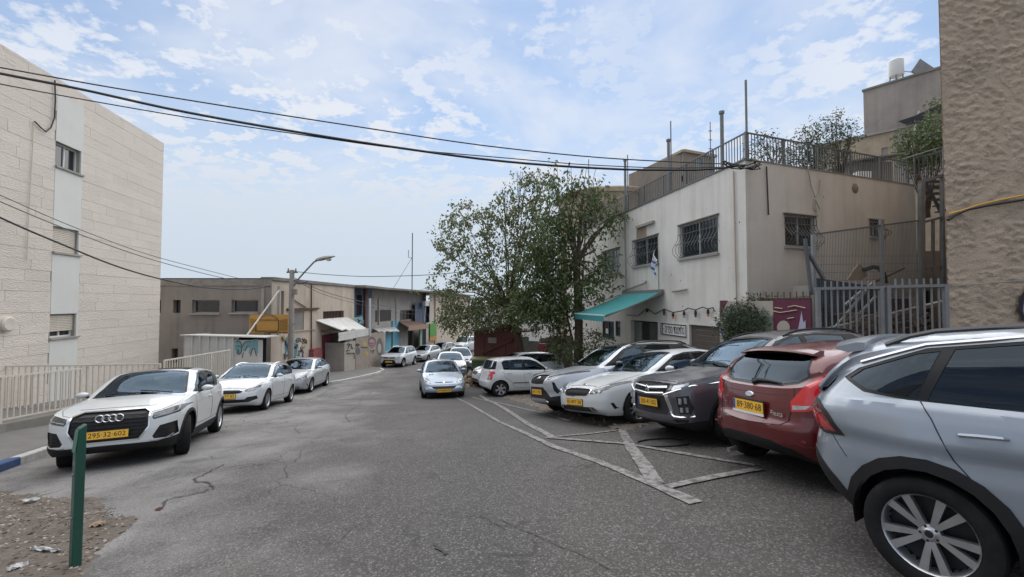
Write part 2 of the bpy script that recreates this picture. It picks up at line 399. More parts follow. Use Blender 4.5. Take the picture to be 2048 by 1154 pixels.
    def split(s):
        """returns {tag: (verts, faces)} with recessed or raised parts closed by a rim"""
        bm = s.bm; out = {}
        for k, name in enumerate(s.tags):
            fs = [f for f in bm.faces if f.material_index == k]
            if not fs or name == 'DEL': continue
            idx = {}; vs = []; nrm = []; ff = []
            ecount = {}
            for f in fs:
                row = []
                for v in f.verts:
                    if v not in idx: idx[v] = len(vs); vs.append(v.co.copy()); nrm.append(Vector())
                    nrm[idx[v]] += f.normal * f.calc_area(); row.append(idx[v])
                ff.append(tuple(row))
                for i in range(len(row)):
                    e = (row[i - 1], row[i]); key = (min(e), max(e)); ecount.setdefault(key, []).append(e)
            mode, off = s.info[k]
            if off:
                base = [v.copy() for v in vs]
                for i in range(len(vs)):
                    n = nrm[i]; n = n.normalized() if n.length > 1e-9 else Vector((0, 0, 1))
                    vs[i] = vs[i] + n * off
                    if base[i].y < 1e-4 and mode == 'C': vs[i].y = 0
                rim = {}
                for key, es in ecount.items():
                    if len(es) > 1: continue
                    a, b = es[0]
                    if mode == 'C' and base[a].y < 1e-4 and base[b].y < 1e-4: continue
                    for q in (a, b):
                        if q not in rim: rim[q] = len(vs); vs.append(base[q])
                    ff.append((b, a, rim[a], rim[b]))
            out[k] = (vs, ff)
        return out
def mirror_mesh(name, vs, ff, join):
    n = len(vs)
    if join:
        v2 = list(vs) + [Vector((v.x, -v.y, v.z)) for v in vs]; f2 = list(ff) + [tuple(i + n for i in reversed(f)) for f in ff]
        me = bpy.data.meshes.new(name); me.from_pydata([tuple(v) for v in v2], [], f2)
        bm = bmesh.new(); bm.from_mesh(me); bmesh.ops.remove_doubles(bm, verts=[v for v in bm.verts if abs(v.co.y) < 1e-3], dist=1e-3); bm.to_mesh(me); bm.free(); return [me]
    a = bpy.data.meshes.new(name); a.from_pydata([tuple(v) for v in vs], [], ff)
    b = bpy.data.meshes.new(name); b.from_pydata([(v.x, -v.y, v.z) for v in vs], [], [tuple(reversed(f)) for f in ff]); return [a, b]
WHEELS = {}
def wheel_meshes(style, r, rim, w=.205):
    key = (style, r, rim)
    if key in WHEELS: return WHEELS[key]
    h = w / 2; M = Matrix.Rotation(R(-90), 3, 'X')            # local Z -> +Y (outer side)
    t = MB(); t.lathe([(rim, -h * .85), (rim + .015, -h * .98), (rim + .04, -h * 1.05), (r - .03, -h * 1.02), (r - .008, -h * .9), (r, -h * .68), (r, h * .68), (r - .008, h * .9), (r - .03, h * 1.02), (rim + .04, h * 1.05), (rim + .015, h * .98), (rim, h * .85)], 40, M)
    tm = t.mesh('tyre'); tm.materials.append(RUBBER)
    b = MB(); b.lathe([(.0, -h * .2), (rim * .93, -h * .2), (rim * .95, h * .5)], 32, M); bk = b.mesh('barrel')
    q = MB(); q.lathe([(rim * .93, -h * .2), (rim * .945, h * .6), (rim * .985, h * .86), (rim * 1.005, h * .9), (rim * 1.01, h * .8)], 40, M)
    hub = [(0, h * .72), (rim * .12, h * .72), (rim * .15, h * .66), (rim * .24, h * .6), (rim * .24, h * .2)]
    q.lathe(hub, 20, M)
    def spoke(ai, ao, wi, wo, ri=.16, ro=.97, zi=.62, zo=.78):
        f = []; di = Vector((math.cos(ai), math.sin(ai))) * rim * ri; do = Vector((math.cos(ao), math.sin(ao))) * rim * ro; t_ = (do - di).normalized(); nn = Vector((-t_.y, t_.x))
        pts = [di - nn * wi, di + nn * wi, do + nn * wo, do - nn * wo]
        for zt in (1, 0):
            for i, p in enumerate(pts): f.append(M @ Vector((p.x, p.y, h * (zi if i < 2 else zo) - (0 if zt else .04))))
        q.add(f, [(0, 1, 2, 3), (7, 6, 5, 4), (0, 4, 5, 1), (1, 5, 6, 2), (2, 6, 7, 3), (3, 7, 4, 0)])
    n, kind = style
    for i in range(n):
        a = 2 * math.pi * (i + .25) / n
        if kind == 'd':
            for sg in (-1, 1): spoke(a + sg * .13, a + sg * .235, rim * .06, rim * .10)
        elif kind == 'w': spoke(a, a, rim * .13, rim * .19)
        elif kind == 'v':
            for sg in (-1, 1): spoke(a + sg * .05, a + sg * .26, rim * .05, rim * .055)
        else: spoke(a, a, rim * .06, rim * .085)
    rm = q.mesh('rim'); bm = bmesh.new(); bm.from_mesh(rm); bmesh.ops.recalc_face_normals(bm, faces=bm.faces); bm.to_mesh(rm); bm.free(); rm.materials.append(ALLOY)
    bk.materials.append(ALLOYD)
    c = MB(); c.lathe([(0, h * .75), (rim * .085, h * .745), (rim * .1, h * .70)], 16, M)
    for i in range(5): a = 2 * math.pi * i / 5; c.lathe([(0, 0), (.008, 0), (.008, -.012)], 6, M, M @ Vector((rim * .19 * math.cos(a), rim * .19 * math.sin(a), h * .66)))
    cm = c.mesh('hub_cap'); cm.materials.append(ALLOYD)
    for me in (tm, rm, bk, cm):
        for p in me.polygons: p.use_smooth = True
        me.set_sharp_from_angle(angle=R(40))
    WHEELS[key] = (tm, rm, bk, cm); return WHEELS[key]
def circ(cx, cz, r, n=22, a0=0.0): return [(cx + r * math.cos(a0 + 2 * math.pi * i / n), cz + r * math.sin(a0 + 2 * math.pi * i / n)) for i in range(n)]
def plate_obj(parent, P, nrm, text, w=.52, h=.115, dealer=False, blue=False, lift=.012):
    z = Vector(nrm); z.z *= .4; z = z.normalized(); x = Vector((0, 0, 1)).cross(z).normalized()      # reading direction, seen from outside
    M = frame(Vector(P) + z * lift, x, z)
    pl = one('licence_plate', PLATE, lambda b: b.box((0, 0, 0), (w, h, .012)), parent); pl.matrix_local = M
    fr = one('plate_frame', INK, lambda b: b.box((0, -.004, -.006), (w + .02, h + (.05 if dealer else .022), .012)), pl)
    tm = text_mesh(text, h * .98, .0012, squash=.98)
    xs = [v.co.x for v in tm.vertices]; wd = max(xs) - min(xs); k = w * (.80 if blue else .88) / wd; cx_ = (max(xs) + min(xs)) / 2
    for v in tm.vertices: v.co.x = (v.co.x - cx_) * k + (.025 if blue else 0); v.co.y *= .92
    t = link('plate_number', tm, pl, INK); t.location = (0, 0, .0065)
    if blue: one('plate_band', PLATEB, lambda b: b.box((-w / 2 + .022, 0, .0065), (.04, h * .96, .002)), pl)
    if dealer: one('dealer_strip', WHITEP, lambda b: b.box((0, -h / 2 - .015, .004), (w + .012, .026, .012)), pl)
    return pl
def ground_matrix(x, y, yaw, wb, tr):
    d = Vector((math.cos(yaw), math.sin(yaw))); l = Vector((-d.y, d.x))
    g = lambda a, b: ground(x + d.x * a + l.x * b, y + d.y * a + l.y * b)
    ex = Vector((d.x * wb, d.y * wb, g(wb / 2, 0) - g(-wb / 2, 0))).normalized()
    ey = Vector((l.x * tr, l.y * tr, g(0, tr / 2) - g(0, -tr / 2))); ey = (ey - ex * ey.dot(ex)).normalized(); ez = ex.cross(ey)
    z = (g(wb / 2, 0) + g(-wb / 2, 0)) / 2
    M = Matrix((ex, ey, ez)).transposed().to_4x4(); M.translation = Vector((x, y, z)); return M
def ro(p, M):                                                 # local object placed with matrix
    p.matrix_local = M; return p
def build_car(sp, pm, fx, fy, yaw, label, steer=0, only=None):
    """fx, fy: ground point under the middle of the front axle; yaw: heading in degrees"""
    yaw = R(yaw); wb = sp['wb']; W = sp['W'] / 2; L = sp['L']
    cx_, cy_ = fx - math.cos(yaw) * wb / 2, fy - math.sin(yaw) * wb / 2
    root = empty(sp.get('name', 'parked_car')); root.matrix_world = ground_matrix(cx_, cy_, yaw, wb, 1.5); tag(root, label, sp.get('cat', 'car'), sp.get('group'))
    B = Body(sp); X0 = B.x0; ov = sp['ov']; tr = sp.get('tr', .33); ra = sp.get('arch', tr + .045); az = sp.get('az', tr + .01)
    mats = {'body': pm}
    def cut(name, m, proj, poly, mode='S', off=0.0, lim=None):
        B.cut(name, proj, poly, mode, off, lim); mats[len(B.tags) - 1] = m
    for c in sp.get('cuts', []):
        nm, mt, proj, mode, off, poly = c[:6]; cut(nm, pm if mt == 'PAINT' else mt, proj, poly, mode, off, c[6] if len(c) > 6 else None)
    if sp.get('clad'):
        for a in (ov, ov + wb): cut('wheel_arch_trim', PLASTIC, 'side', circ(a, az, ra + sp['clad'], 22), 'S', .010)
    for a in (ov, ov + wb): cut('DEL', None, 'side', circ(a, az, ra, 22))
    objs = {}
    for k, (vs, ff) in B.split().items():
        nm = B.tags[k]; mode = B.info[k][0]; m = pm if k == 0 else mats[k]
        for me in mirror_mesh(nm, vs, ff, mode == 'C'): o = link(nm, me, root, m, True, 32); objs.setdefault(nm, []).append(o)
    # wheels, wells, underbody
    tm, rm, bk, cm = wheel_meshes(sp.get('wheel', (5, 'd')), tr, sp.get('rim', tr * .66))
    for a in (ov, ov + wb):
        for sg in (1, -1):
            w = empty('wheel', (X0 - a, sg * (W - .115), tr), 0 if sg > 0 else math.pi, root)
            if a == ov and steer: w.rotation_euler.z += R(steer)
            for me in (tm, rm, bk, cm): link(me.name.split('.')[0], me, w)
            b = MB(); n = 14; rr = ra + .012
            for i in range(n + 1):
                t = math.pi * (i / n * 1.08 - .04); p = (X0 - a + rr * math.cos(t), az + rr * math.sin(t))
                b.v += [(p[0], sg * (W - .03), p[1]), (p[0], sg * (W - .36), p[1])]
            for i in range(n): b.f.append((2 * i, 2 * i + 1, 2 * i + 3, 2 * i + 2))
            b.f.append(tuple(2 * i + 1 for i in range(n + 1))); b.build('wheel_well', PLASTIC, root, fix=False)
    one('underbody', PLASTIC, lambda b: b.box((X0 - L / 2, 0, .26), (L - 1.3, W * 1.25, .10)) and b.box((X0 - ov - wb / 2, 0, .27), (wb - 2 * ra - .05, W * 1.8, .10)), root)
    # interior
    s_ = sp.get('cab', (ov + .75, 1.0)); xs = X0 - s_[0]; zb_ = s_[1]; H = sp['H']
    rb = min(2.02, L - .92 - s_[0])
    def cabin(b):
        b.box((xs + .05, 0, zb_ - .12), (.45, W * 1.5, .16)); b.box((xs - .9, 0, .40), (2.2, W * 1.5, .1))
        for y in (-.36, .36):
            b.box((xs - .85, y, .55), (.5, .46, .18)); b.box((xs - 1.12, y, zb_ - .16), (.13, .44, .60), Matrix.Rotation(R(-14), 3, 'Y')); b.box((xs - 1.21, y, zb_ + .22), (.09, .24, .18))
        b.box((xs - rb + .27, 0, .58), (.5, 1.15, .2)); b.box((xs - rb, 0, zb_ - .14), (.14, 1.15, .56), Matrix.Rotation(R(-14), 3, 'Y'))
        for y in (-.38, .38): b.box((xs - rb - .08, y, zb_ + .15), (.08, .22, .14))
    one('cabin', CABIN, cabin, root)
    M = Matrix.Rotation(R(-66), 3, 'Y'); c0 = Vector((xs - .33, .36, zb_ - .02))
    one('steering_wheel', INK, lambda b: b.tube([c0 + M @ Vector((.18 * math.cos(t), .18 * math.sin(t), 0)) for t in [2 * math.pi * i / 16 for i in range(17)]], .014, 5), root)
    # seams, handles, mirrors
    def surf(poly, fn, lift=0.0):
        out = []
        for i in range(len(poly) - 1):
            n = max(2, int(math.hypot(poly[i + 1][0] - poly[i][0], poly[i + 1][1] - poly[i][1]) / .07))
            for k in range(n + (1 if i == len(poly) - 2 else 0)):
                p, nn = fn(lerp(poly[i][0], poly[i + 1][0], k / n), lerp(poly[i][1], poly[i + 1][1], k / n)); out.append(p + nn * lift)
        return out
    for nm, m, proj, poly, rad, both in sp.get('lines', []):
        fn = {'side': B.side, 'front': B.front, 'rear': B.rear, 'top': B.top}[proj]; pts = surf(poly, fn, rad * .2)
        for sg in ((1, -1) if both else (1,)):
            b = MB(); b.tube([(p.x, p.y * sg, p.z) for p in pts], rad, 5); b.build(nm, pm if m == 'PAINT' else m, root, True)
    for hs, hz in sp.get('handles', []):
        for sg in (1, -1):
            p, n = B.side(hs, hz); p = Vector((p.x, p.y * sg, p.z)); n = Vector((n.x, n.y * sg, n.z))
            b = MB(); b.tube([p + Vector((.105, 0, 0)), p + Vector((.09, 0, 0)) + n * .03, p + n * .04, p + Vector((-.09, 0, -.002)) + n * .03, p + Vector((-.105, 0, 0))], .015, 6, radii=[.008, .013, .015, .013, .008])
            h = b.build('door_handle', sp.get('hm', pm), root, True)
    if 'mirror' in sp:
        ms, mz = sp['mirror']; mm = sp.get('mm', pm)
        for sg in (1, -1):
            p, n = B.side(ms, mz); y0 = p.y
            b = MB(); rows = []
            for i in range(9):
                u = i / 8; prof = math.sin(math.pi * min(max(u, .03), .97)) ** .45
                rows.append((y0 + .05 + .20 * u, .075 * prof, .062 * prof * (1 - .15 * u)))
            for (yy, hx, hz_) in rows:
                for k in range(12):
                    a = 2 * math.pi * k / 12; cxx = math.cos(a); szz = math.sin(a)
                    x = X0 - ms + hx * (cxx if cxx > 0 else cxx * .55) - .06 * (yy - y0 - .05); b.v.append((x, sg * yy, mz + .055 + hz_ * szz * (1.05 if szz > 0 else .9)))
            for i in range(8):
                for k in range(12): b.f.append((i * 12 + k, i * 12 + (k + 1) % 12, (i + 1) * 12 + (k + 1) % 12, (i + 1) * 12 + k))
            b.f.append(tuple(range(12))); b.f.append(tuple(96 + k for k in range(12)))
            mo = b.build('wing_mirror', mm, root, True, sharp=60)
            one('mirror_stalk', PLASTIC, lambda b: b.tube([(X0 - ms, sg * (y0 - .01), mz - .01), (X0 - ms, sg * (y0 + .10), mz + .03)], .022, 6), mo)
            one('mirror_glass', CHROME, lambda b: b.box((X0 - ms - .046, sg * (y0 + .145), mz + .056), (.006, .155, .088)), mo)
    if sp.get('rails'):
        r0, r1, rm_ = sp['rails']
        for sg in (1, -1):
            pts = []
            for i in range(11):
                u = i / 10; ss = lerp(r0, r1, u); yy = B.W * sp.get('raily', .66); p, n = B.top(ss, yy); pts.append((p.x, sg * p.y, p.z + .005 + .045 * min(1, math.sin(math.pi * u) * 2.2)))
            b = MB(); b.tube(pts, .019, 6); b.build('roof_rail', rm_, root, True)
    for kind, y, z, t, kw in sp.get('plates', []):
        p, n = (B.front if kind == 'f' else B.rear)(y, z); plate_obj(root, p, n, t, **kw)
    if sp.get('wipers', True) and 'wsb' in sp:
        for a, b_ in (((sp['wsb'] + .02, .50), (sp['wsb'] + .16, -.02)), ((sp['wsb'] + .01, -.05), (sp['wsb'] + .13, -.52))):
            p0, n0 = B.top(*a); p1, n1 = B.top(*b_); mid, nm_ = B.top((a[0] + b_[0]) / 2, (a[1] + b_[1]) / 2)
            one('wiper', INK, lambda b: b.tube([p0 + n0 * .02, mid + nm_ * .022, p1 + n1 * .015], .011, 5), root)
    for fn in sp.get('extra', []): fn(B, root, pm)
    B.bm.free(); return root
def ring_badge(B, root, z, y=0, r=.05, m=None, rear=False, n=1, gap=0, tr=.009, ell=1.0):
    p0, n0 = (B.rear if rear else B.front)(y, z)
    b = MB()
    for i in range(n):
        yy = y + (i - (n - 1) / 2) * gap; p, nn = (B.rear if rear else B.front)(yy, z); p = p + n0 * .02
        b.tube([p + Vector((0, r * ell * math.cos(t), r * math.sin(t))) for t in [2 * math.pi * k / 20 for k in range(21)]], tr, 6, cap=False)
    return b.build('badge', m or CHROME, root, True)
def grille_bars(B, root, zs_, half, m, rad=.006, name='grille_bar', lift=-.004, wave=0):
    for z in zs_:
        w = half(z) if callable(half) else half
        pts = []
        for i in range(25):
            y = lerp(-w, w, i / 24); p, n = B.front(y, z); pts.append(p + Vector((lift, 0, wave * math.sin(i * 1.9))))
        b = MB(); b.tube(pts, rad, 5); b.build(name, m, root, True)
# ================================================================ materials of the place
from mathutils import noise as mnoise
def asphalt():
    m = bpy.data.materials.new('asphalt'); m.use_nodes = True; t = m.node_tree; b = t.nodes['Principled BSDF']; MATS['asphalt'] = m
    b.inputs['Roughness'].default_value = .82; b.inputs['Specular IOR Level'].default_value = .35
    def nd(ty, **kw):
        n = t.nodes.new(ty)
        for k, v in kw.items(): setattr(n, k, v)
        return n
    tcn = nd('ShaderNodeTexCoord'); v = tcn.outputs['Object']
    def noise(s, d=4, r=.6, vec=v, dist=0):
        n = nd('ShaderNodeTexNoise'); n.inputs['Scale'].default_value = s; n.inputs['Detail'].default_value = d; n.inputs['Roughness'].default_value = r; n.inputs['Distortion'].default_value = dist; t.links.new(vec, n.inputs['Vector']); return n.outputs[0]
    def rng(i, a, b_, c=0, d=1):
        n = nd('ShaderNodeMapRange'); t.links.new(i, n.inputs[0])
        for k, x in zip((1, 2, 3, 4), (a, b_, c, d)): n.inputs[k].default_value = x
        return n.outputs[0]
    def mix(f, a, c, mode='MIX'):
        n = nd('ShaderNodeMix', data_type='RGBA'); n.blend_type = mode
        if isinstance(f, float): n.inputs[0].default_value = f
        else: t.links.new(f, n.inputs[0])
        for i, x in ((6, a), (7, c)):
            if isinstance(x, tuple): n.inputs[i].default_value = (*x, 1)
            else: t.links.new(x, n.inputs[i])
        return n.outputs[2]
    def math_(op, a, c, clamp=False):
        n = nd('ShaderNodeMath', operation=op, use_clamp=clamp)
        for i, x in enumerate((a, c)):
            if isinstance(x, (int, float)): n.inputs[i].default_value = x
            else: t.links.new(x, n.inputs[i])
        return n.outputs[0]
    sp = nd('ShaderNodeSeparateXYZ'); t.links.new(v, sp.inputs[0])
    along = math_('ADD', sp.outputs[0], math_('MULTIPLY', sp.outputs[1], .2))          # metres across the street
    wob = math_('ADD', along, rng(noise(.5, 3), .3, .7, -1.6, 1.6))
    old = math_('MULTIPLY', rng(wob, -.8, -4.6), rng(noise(1.1, 6, .7), .26, .52))     # old, pale surface on the left
    c = mix(rng(noise(.35, 5, .65), .35, .68), (.054, .049, .045), (.080, .073, .067))
    c = mix(old, c, (.235, .226, .215))
    c = mix(math_('MULTIPLY', rng(wob, 1.6, 3.6), rng(noise(.8, 5), .35, .6), True), c, (.058, .052, .046))   # darker brown on the right side, where the cars park
    c = mix(math_('MULTIPLY', rng(noise(.9, 8, .75, dist=.8), .60, .70), .55), c, (.045, .044, .044))
    # patchy wear, tyre lanes and fine branching cracks
    c = mix(math_('MULTIPLY', rng(noise(.22, 7, .7, dist=.6), .52, .66), .5), c, (.155, .146, .136))
    lane = nd('ShaderNodeTexNoise'); lane.inputs['Scale'].default_value = 1.0; lane.inputs['Detail'].default_value = 3; mpl = nd('ShaderNodeMapping'); mpl.inputs['Rotation'].default_value = (0, 0, .2); mpl.inputs['Scale'].default_value = (.75, .05, 1); t.links.new(v, mpl.inputs[0]); t.links.new(mpl.outputs[0], lane.inputs['Vector'])
    c = mix(math_('MULTIPLY', rng(lane.outputs[0], .50, .66), .45), c, (.052, .050, .049))
    wv = nd('ShaderNodeVectorMath', operation='ADD'); wn_ = nd('ShaderNodeTexNoise'); wn_.inputs['Scale'].default_value = 1.7; wn_.inputs['Detail'].default_value = 6; t.links.new(v, wn_.inputs['Vector']); t.links.new(v, wv.inputs[0]); t.links.new(wn_.outputs['Color'], wv.inputs[1])
    ve = nd('ShaderNodeTexVoronoi', feature='DISTANCE_TO_EDGE'); ve.inputs['Scale'].default_value = .8; t.links.new(wv.outputs[0], ve.inputs['Vector'])
    crk = math_('MULTIPLY', math_('LESS_THAN', ve.outputs['Distance'], .010), rng(noise(.45, 3), .50, .56), True)
    vo = nd('ShaderNodeTexVoronoi'); vo.inputs['Scale'].default_value = 70; t.links.new(v, vo.inputs['Vector'])
    gr = rng(vo.outputs['Color'], .55, 1.0)
    c = mix(math_('MULTIPLY', gr, .62), c, (.28, .27, .26))
    c = mix(math_('MULTIPLY', rng(noise(75, 2), .50, .68), .75), c, (.026, .025, .024))
    v2 = nd('ShaderNodeTexVoronoi'); v2.inputs['Scale'].default_value = 16; t.links.new(v, v2.inputs['Vector'])
    c = mix(math_('MULTIPLY', math_('LESS_THAN', v2.outputs['Distance'], .07), math_('GREATER_THAN', noise(9, 0), .56)), c, (.42, .41, .40))
    c = mix(math_('MULTIPLY', crk, .75), c, (.035, .033, .032))
    t.links.new(c, b.inputs['Base Color'])
    bp = nd('ShaderNodeBump'); bp.inputs['Strength'].default_value = .55; bp.inputs['Distance'].default_value = .008; t.links.new(math_('ADD', noise(55, 4), math_('MULTIPLY', noise(2.5, 5), 2.0)), bp.inputs['Height']); t.links.new(bp.outputs[0], b.inputs['Normal'])
    return m
ASPH = asphalt()
M_STONE = mat('dressed_stone', (.70, .63, .555), .85, var=.35, scale=2.4, col2=(.60, .53, .46), bump=.6, bscale=11, bdist=.05, stretch=(1, 1, 3.2), streak=.1)
M_WPLAST = mat('white_plaster', (.66, .66, .62), .8, var=.25, scale=1.5, col2=(.52, .51, .47), streak=.15, bump=.1, bscale=60)
M_CREAM = mat('cream_paint_metal', (.64, .59, .51), .5, var=.4, scale=5, col2=(.45, .38, .29))
M_CONC = mat('concrete', (.25, .235, .21), .9, var=.7, scale=1.3, col2=(.13, .12, .105), bump=.4, bscale=25, streak=.25)
M_CONCL = mat('pale_concrete', (.36, .34, .31), .9, var=.6, scale=1.6, col2=(.22, .20, .18), bump=.35, bscale=25)
M_BROWN = mat('grey_brown_plaster', (.30, .262, .225), .92, var=.8, scale=.7, col2=(.19, .175, .16), streak=.5, bump=.35, bscale=14, detail=8)  # dark grey-brown with noise and vertical streaks
M_WING = mat('stained_beige_plaster', (.58, .49, .40), .9, var=.65, scale=.9, col2=(.37, .31, .26), streak=.5, bump=.3, bscale=14, detail=8)
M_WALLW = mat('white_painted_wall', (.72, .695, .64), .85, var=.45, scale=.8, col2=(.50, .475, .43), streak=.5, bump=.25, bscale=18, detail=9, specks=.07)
M_WALLP = mat('white_wall_dirty_shaded', (.585, .54, .48), .88, var=.55, scale=.8, col2=(.40, .365, .32), streak=.5, bump=.3, bscale=18, detail=9, specks=.06)  # same house paint, darkened by dirt and by shade put into the colour
M_TAN = mat('roughcast_tan', (.56, .44, .33), .95, var=.7, scale=1.2, col2=(.37, .295, .225), bump=1.0, bscale=48, bdist=.03, detail=10, streak=.25)
M_GALV = mat('galvanised_steel', (.22, .222, .22), .55, .1, var=.6, scale=4, col2=(.13, .128, .125))
M_DSTEEL = mat('grey_painted_steel', (.115, .125, .13), .5, .2, var=.5, scale=5, col2=(.07, .065, .06))
M_RUST = mat('rusty_steel', (.14, .07, .045), .85, .1, var=.8, scale=4, col2=(.06, .035, .03), bump=.3, bscale=30)
M_GLASSD = mat('dark_window', (.018, .022, .028), .08, spec=.8, var=.3, scale=1, col2=(.05, .06, .07))
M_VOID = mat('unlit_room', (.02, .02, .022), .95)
M_ALU = mat('aluminium_frame', (.55, .55, .53), .4, .5)
M_TEAL = mat('teal_canvas', (.035, .25, .25), .85, var=.45, scale=1.4, col2=(.06, .19, .20), bump=.15, bscale=40)
M_TEALW = mat('pale_piping', (.55, .70, .70), .7)
M_STEEL2 = mat('white_sheet_metal', (.66, .66, .63), .5, .1, var=.45, scale=2, col2=(.44, .42, .38), streak=.2)
M_BARK = mat('bark', (.12, .085, .06), .95, var=.7, scale=6, col2=(.06, .045, .035), bump=.8, bscale=18, bdist=.03)
M_WIRE = mat('black_cable', (.012, .012, .014), .5)
M_DIRT = mat('dirt', (.145, .12, .10), .97, var=.9, scale=4, col2=(.075, .06, .048), bump=.9, bscale=30, bdist=.03, detail=10)
M_STONES = mat('rubble', (.34, .30, .25), .95, var=.7, scale=6, col2=(.18, .15, .12))
M_PAINTW = mat('worn_road_paint', (.235, .225, .213), .85, var=1.0, scale=11, col2=(.085, .08, .075), detail=12, bump=.4, bscale=70)
for _n in M_PAINTW.node_tree.nodes:
    if _n.type == 'MAP_RANGE': _n.inputs[1].default_value = .43; _n.inputs[2].default_value = .60
def per_object_tone(m, amt):
    t = m.node_tree; b = t.nodes['Principled BSDF']; l = b.inputs['Base Color'].links[0]; src = l.from_socket; oi = t.nodes.new('ShaderNodeObjectInfo'); mr = t.nodes.new('ShaderNodeMapRange'); t.links.new(oi.outputs['Random'], mr.inputs[0]); mr.inputs[3].default_value = 1 - amt; mr.inputs[4].default_value = 1 + amt * .4
    hv = t.nodes.new('ShaderNodeHueSaturation'); t.links.new(mr.outputs[0], hv.inputs['Value']); t.links.new(src, hv.inputs['Color']); t.links.new(hv.outputs[0], b.inputs['Base Color'])
per_object_tone(M_STONE, .05)
class Wall:
    def __init__(s, p0, p1):
        s.p = Vector((p0[0], p0[1])); d = Vector((p1[0], p1[1])) - s.p; s.len = d.length; s.d = d / s.len; n = Vector((s.d.y, -s.d.x))
        s.n = n if (-s.p).dot(n) > 0 else -n
    def pix(s, px, py, off=0.0):
        r = ray(px, py); o = s.p + s.n * off; den = r.x * s.n.x + r.y * s.n.y; t = (o.x * s.n.x + o.y * s.n.y) / den
        q = Vector((r.x * t, r.y * t)); return (q - s.p).dot(s.d), CAMZ + r.z * t
    def P(s, u, z, off=0.0): q = s.p + s.d * u + s.n * off; return Vector((q.x, q.y, z))
    def rect(s, x0, y0, x1, y1, off=0.0):
        ym = (y0 + y1) / 2; xm = (x0 + x1) / 2; a, b = s.pix(x0, ym, off)[0], s.pix(x1, ym, off)[0]; c, d = s.pix(xm, y1, off)[1], s.pix(xm, y0, off)[1]
        return min(a, b), max(a, b), min(c, d), max(c, d)
    def slab(s, mb, u0, u1, z0, z1, o0, o1):
        vs = [s.P(u, z, o) for o in (o0, o1) for z in (z0, z1) for u in (u0, u1)]
        mb.add(vs, [(0, 1, 3, 2), (4, 6, 7, 5), (0, 4, 5, 1), (2, 3, 7, 6), (0, 2, 6, 4), (1, 5, 7, 3)]); return mb
    def panel(s, name, m, parent, u0, u1, z0, z1, o0, o1): b = MB(); s.slab(b, u0, u1, z0, z1, o0, o1); return b.build(name, m, parent)
    def wall(s, name, m, parent, u0, u1, z0, z1, ops, depth=.25):
        b = MB(); us = sorted({u0, u1, *[max(u0, min(u1, o[i])) for o in ops for i in (0, 1)]}); zs = sorted({z0, z1, *[max(z0, min(z1, o[i])) for o in ops for i in (2, 3)]})
        inside = lambda u, z: any(o[0] < u < o[1] and o[2] < z < o[3] for o in ops)
        for i in range(len(us) - 1):
            for k in range(len(zs) - 1):
                if inside((us[i] + us[i + 1]) / 2, (zs[k] + zs[k + 1]) / 2): continue
                b.add([s.P(us[i], zs[k]), s.P(us[i + 1], zs[k]), s.P(us[i + 1], zs[k + 1]), s.P(us[i], zs[k + 1])], [(0, 1, 2, 3)])
        for o in ops:
            c = [(o[0], o[2]), (o[1], o[2]), (o[1], o[3]), (o[0], o[3])]
            for i in range(4): a, q = c[i - 1], c[i]; b.add([s.P(*a), s.P(*q), s.P(*q, -depth), s.P(*a, -depth)], [(0, 1, 2, 3)])
        e = [(u0, z0), (u1, z0), (u1, z1), (u0, z1)]
        for i in range(1, 4): a, q = e[i - 1], e[i]; b.add([s.P(*a), s.P(*q), s.P(*q, -depth), s.P(*a, -depth)], [(0, 1, 2, 3)])
        o = b.build(name, m, parent, fix=False)
        bm = bmesh.new(); bm.from_mesh(o.data); bmesh.ops.remove_doubles(bm, verts=bm.verts, dist=1e-4); bmesh.ops.recalc_face_normals(bm, faces=bm.faces)
        f = max(bm.faces, key=lambda f: abs(f.normal.x * s.n.x + f.normal.y * s.n.y) * f.calc_area())
        if f.normal.x * s.n.x + f.normal.y * s.n.y < 0: bmesh.ops.reverse_faces(bm, faces=bm.faces)
        bm.to_mesh(o.data); bm.free(); return o
    def window(s, parent, r, m_frame=None, m_glass=None, rec=.12, bars=0, mull=1, fw=.05, name='window'):
        u0, u1, z0, z1 = r; m_frame = m_frame or M_ALU; b = MB()
        s.slab(b, u0, u1, z0, z0 + fw, -rec, -rec + .06); s.slab(b, u0, u1, z1 - fw, z1, -rec, -rec + .06); s.slab(b, u0, u0 + fw, z0 + fw, z1 - fw, -rec, -rec + .06); s.slab(b, u1 - fw, u1, z0 + fw, z1 - fw, -rec, -rec + .06)
        for k in range(mull): um = lerp(u0, u1, (k + 1) / (mull + 1)); s.slab(b, um - fw / 2, um + fw / 2, z0 + fw, z1 - fw, -rec, -rec + .055)
        w = b.build(name, m_frame, parent)
        for k in range(mull + 1):
            a, c = lerp(u0, u1, k / (mull + 1)) + fw / 2, lerp(u0, u1, (k + 1) / (mull + 1)) - fw / 2; s.panel('pane', m_glass or M_GLASSD, w, a, c, z0 + fw, z1 - fw, -rec + .015, -rec + .022)
        return w
root_ = lambda name, W, **kw: tag(empty(name, W.P(W.len / 2, ground(*W.P(W.len / 2, 0).xy))), **kw)
def keep(parent):                                              # parts are modelled in world space under an empty at the thing's base
    bpy.context.view_layer.update()
class Thing:
    """an empty at the base; parts are built in world coordinates and then moved into its frame"""
    def __init__(s, name, loc, label, cat, group=None):
        s.e = empty(name, loc); tag(s.e, label, cat, group); s.off = Matrix.Translation(-Vector(loc))
    def add(s, o, parent=None):
        o.parent = parent or s.e
        def sh(q):
            if q.type == 'MESH' and q.data.users == 1: q.data.transform(s.off)
            else: q.location = q.location - s.e.location
            for ch in q.children: sh(ch)
        if parent is None: sh(o)
        return o
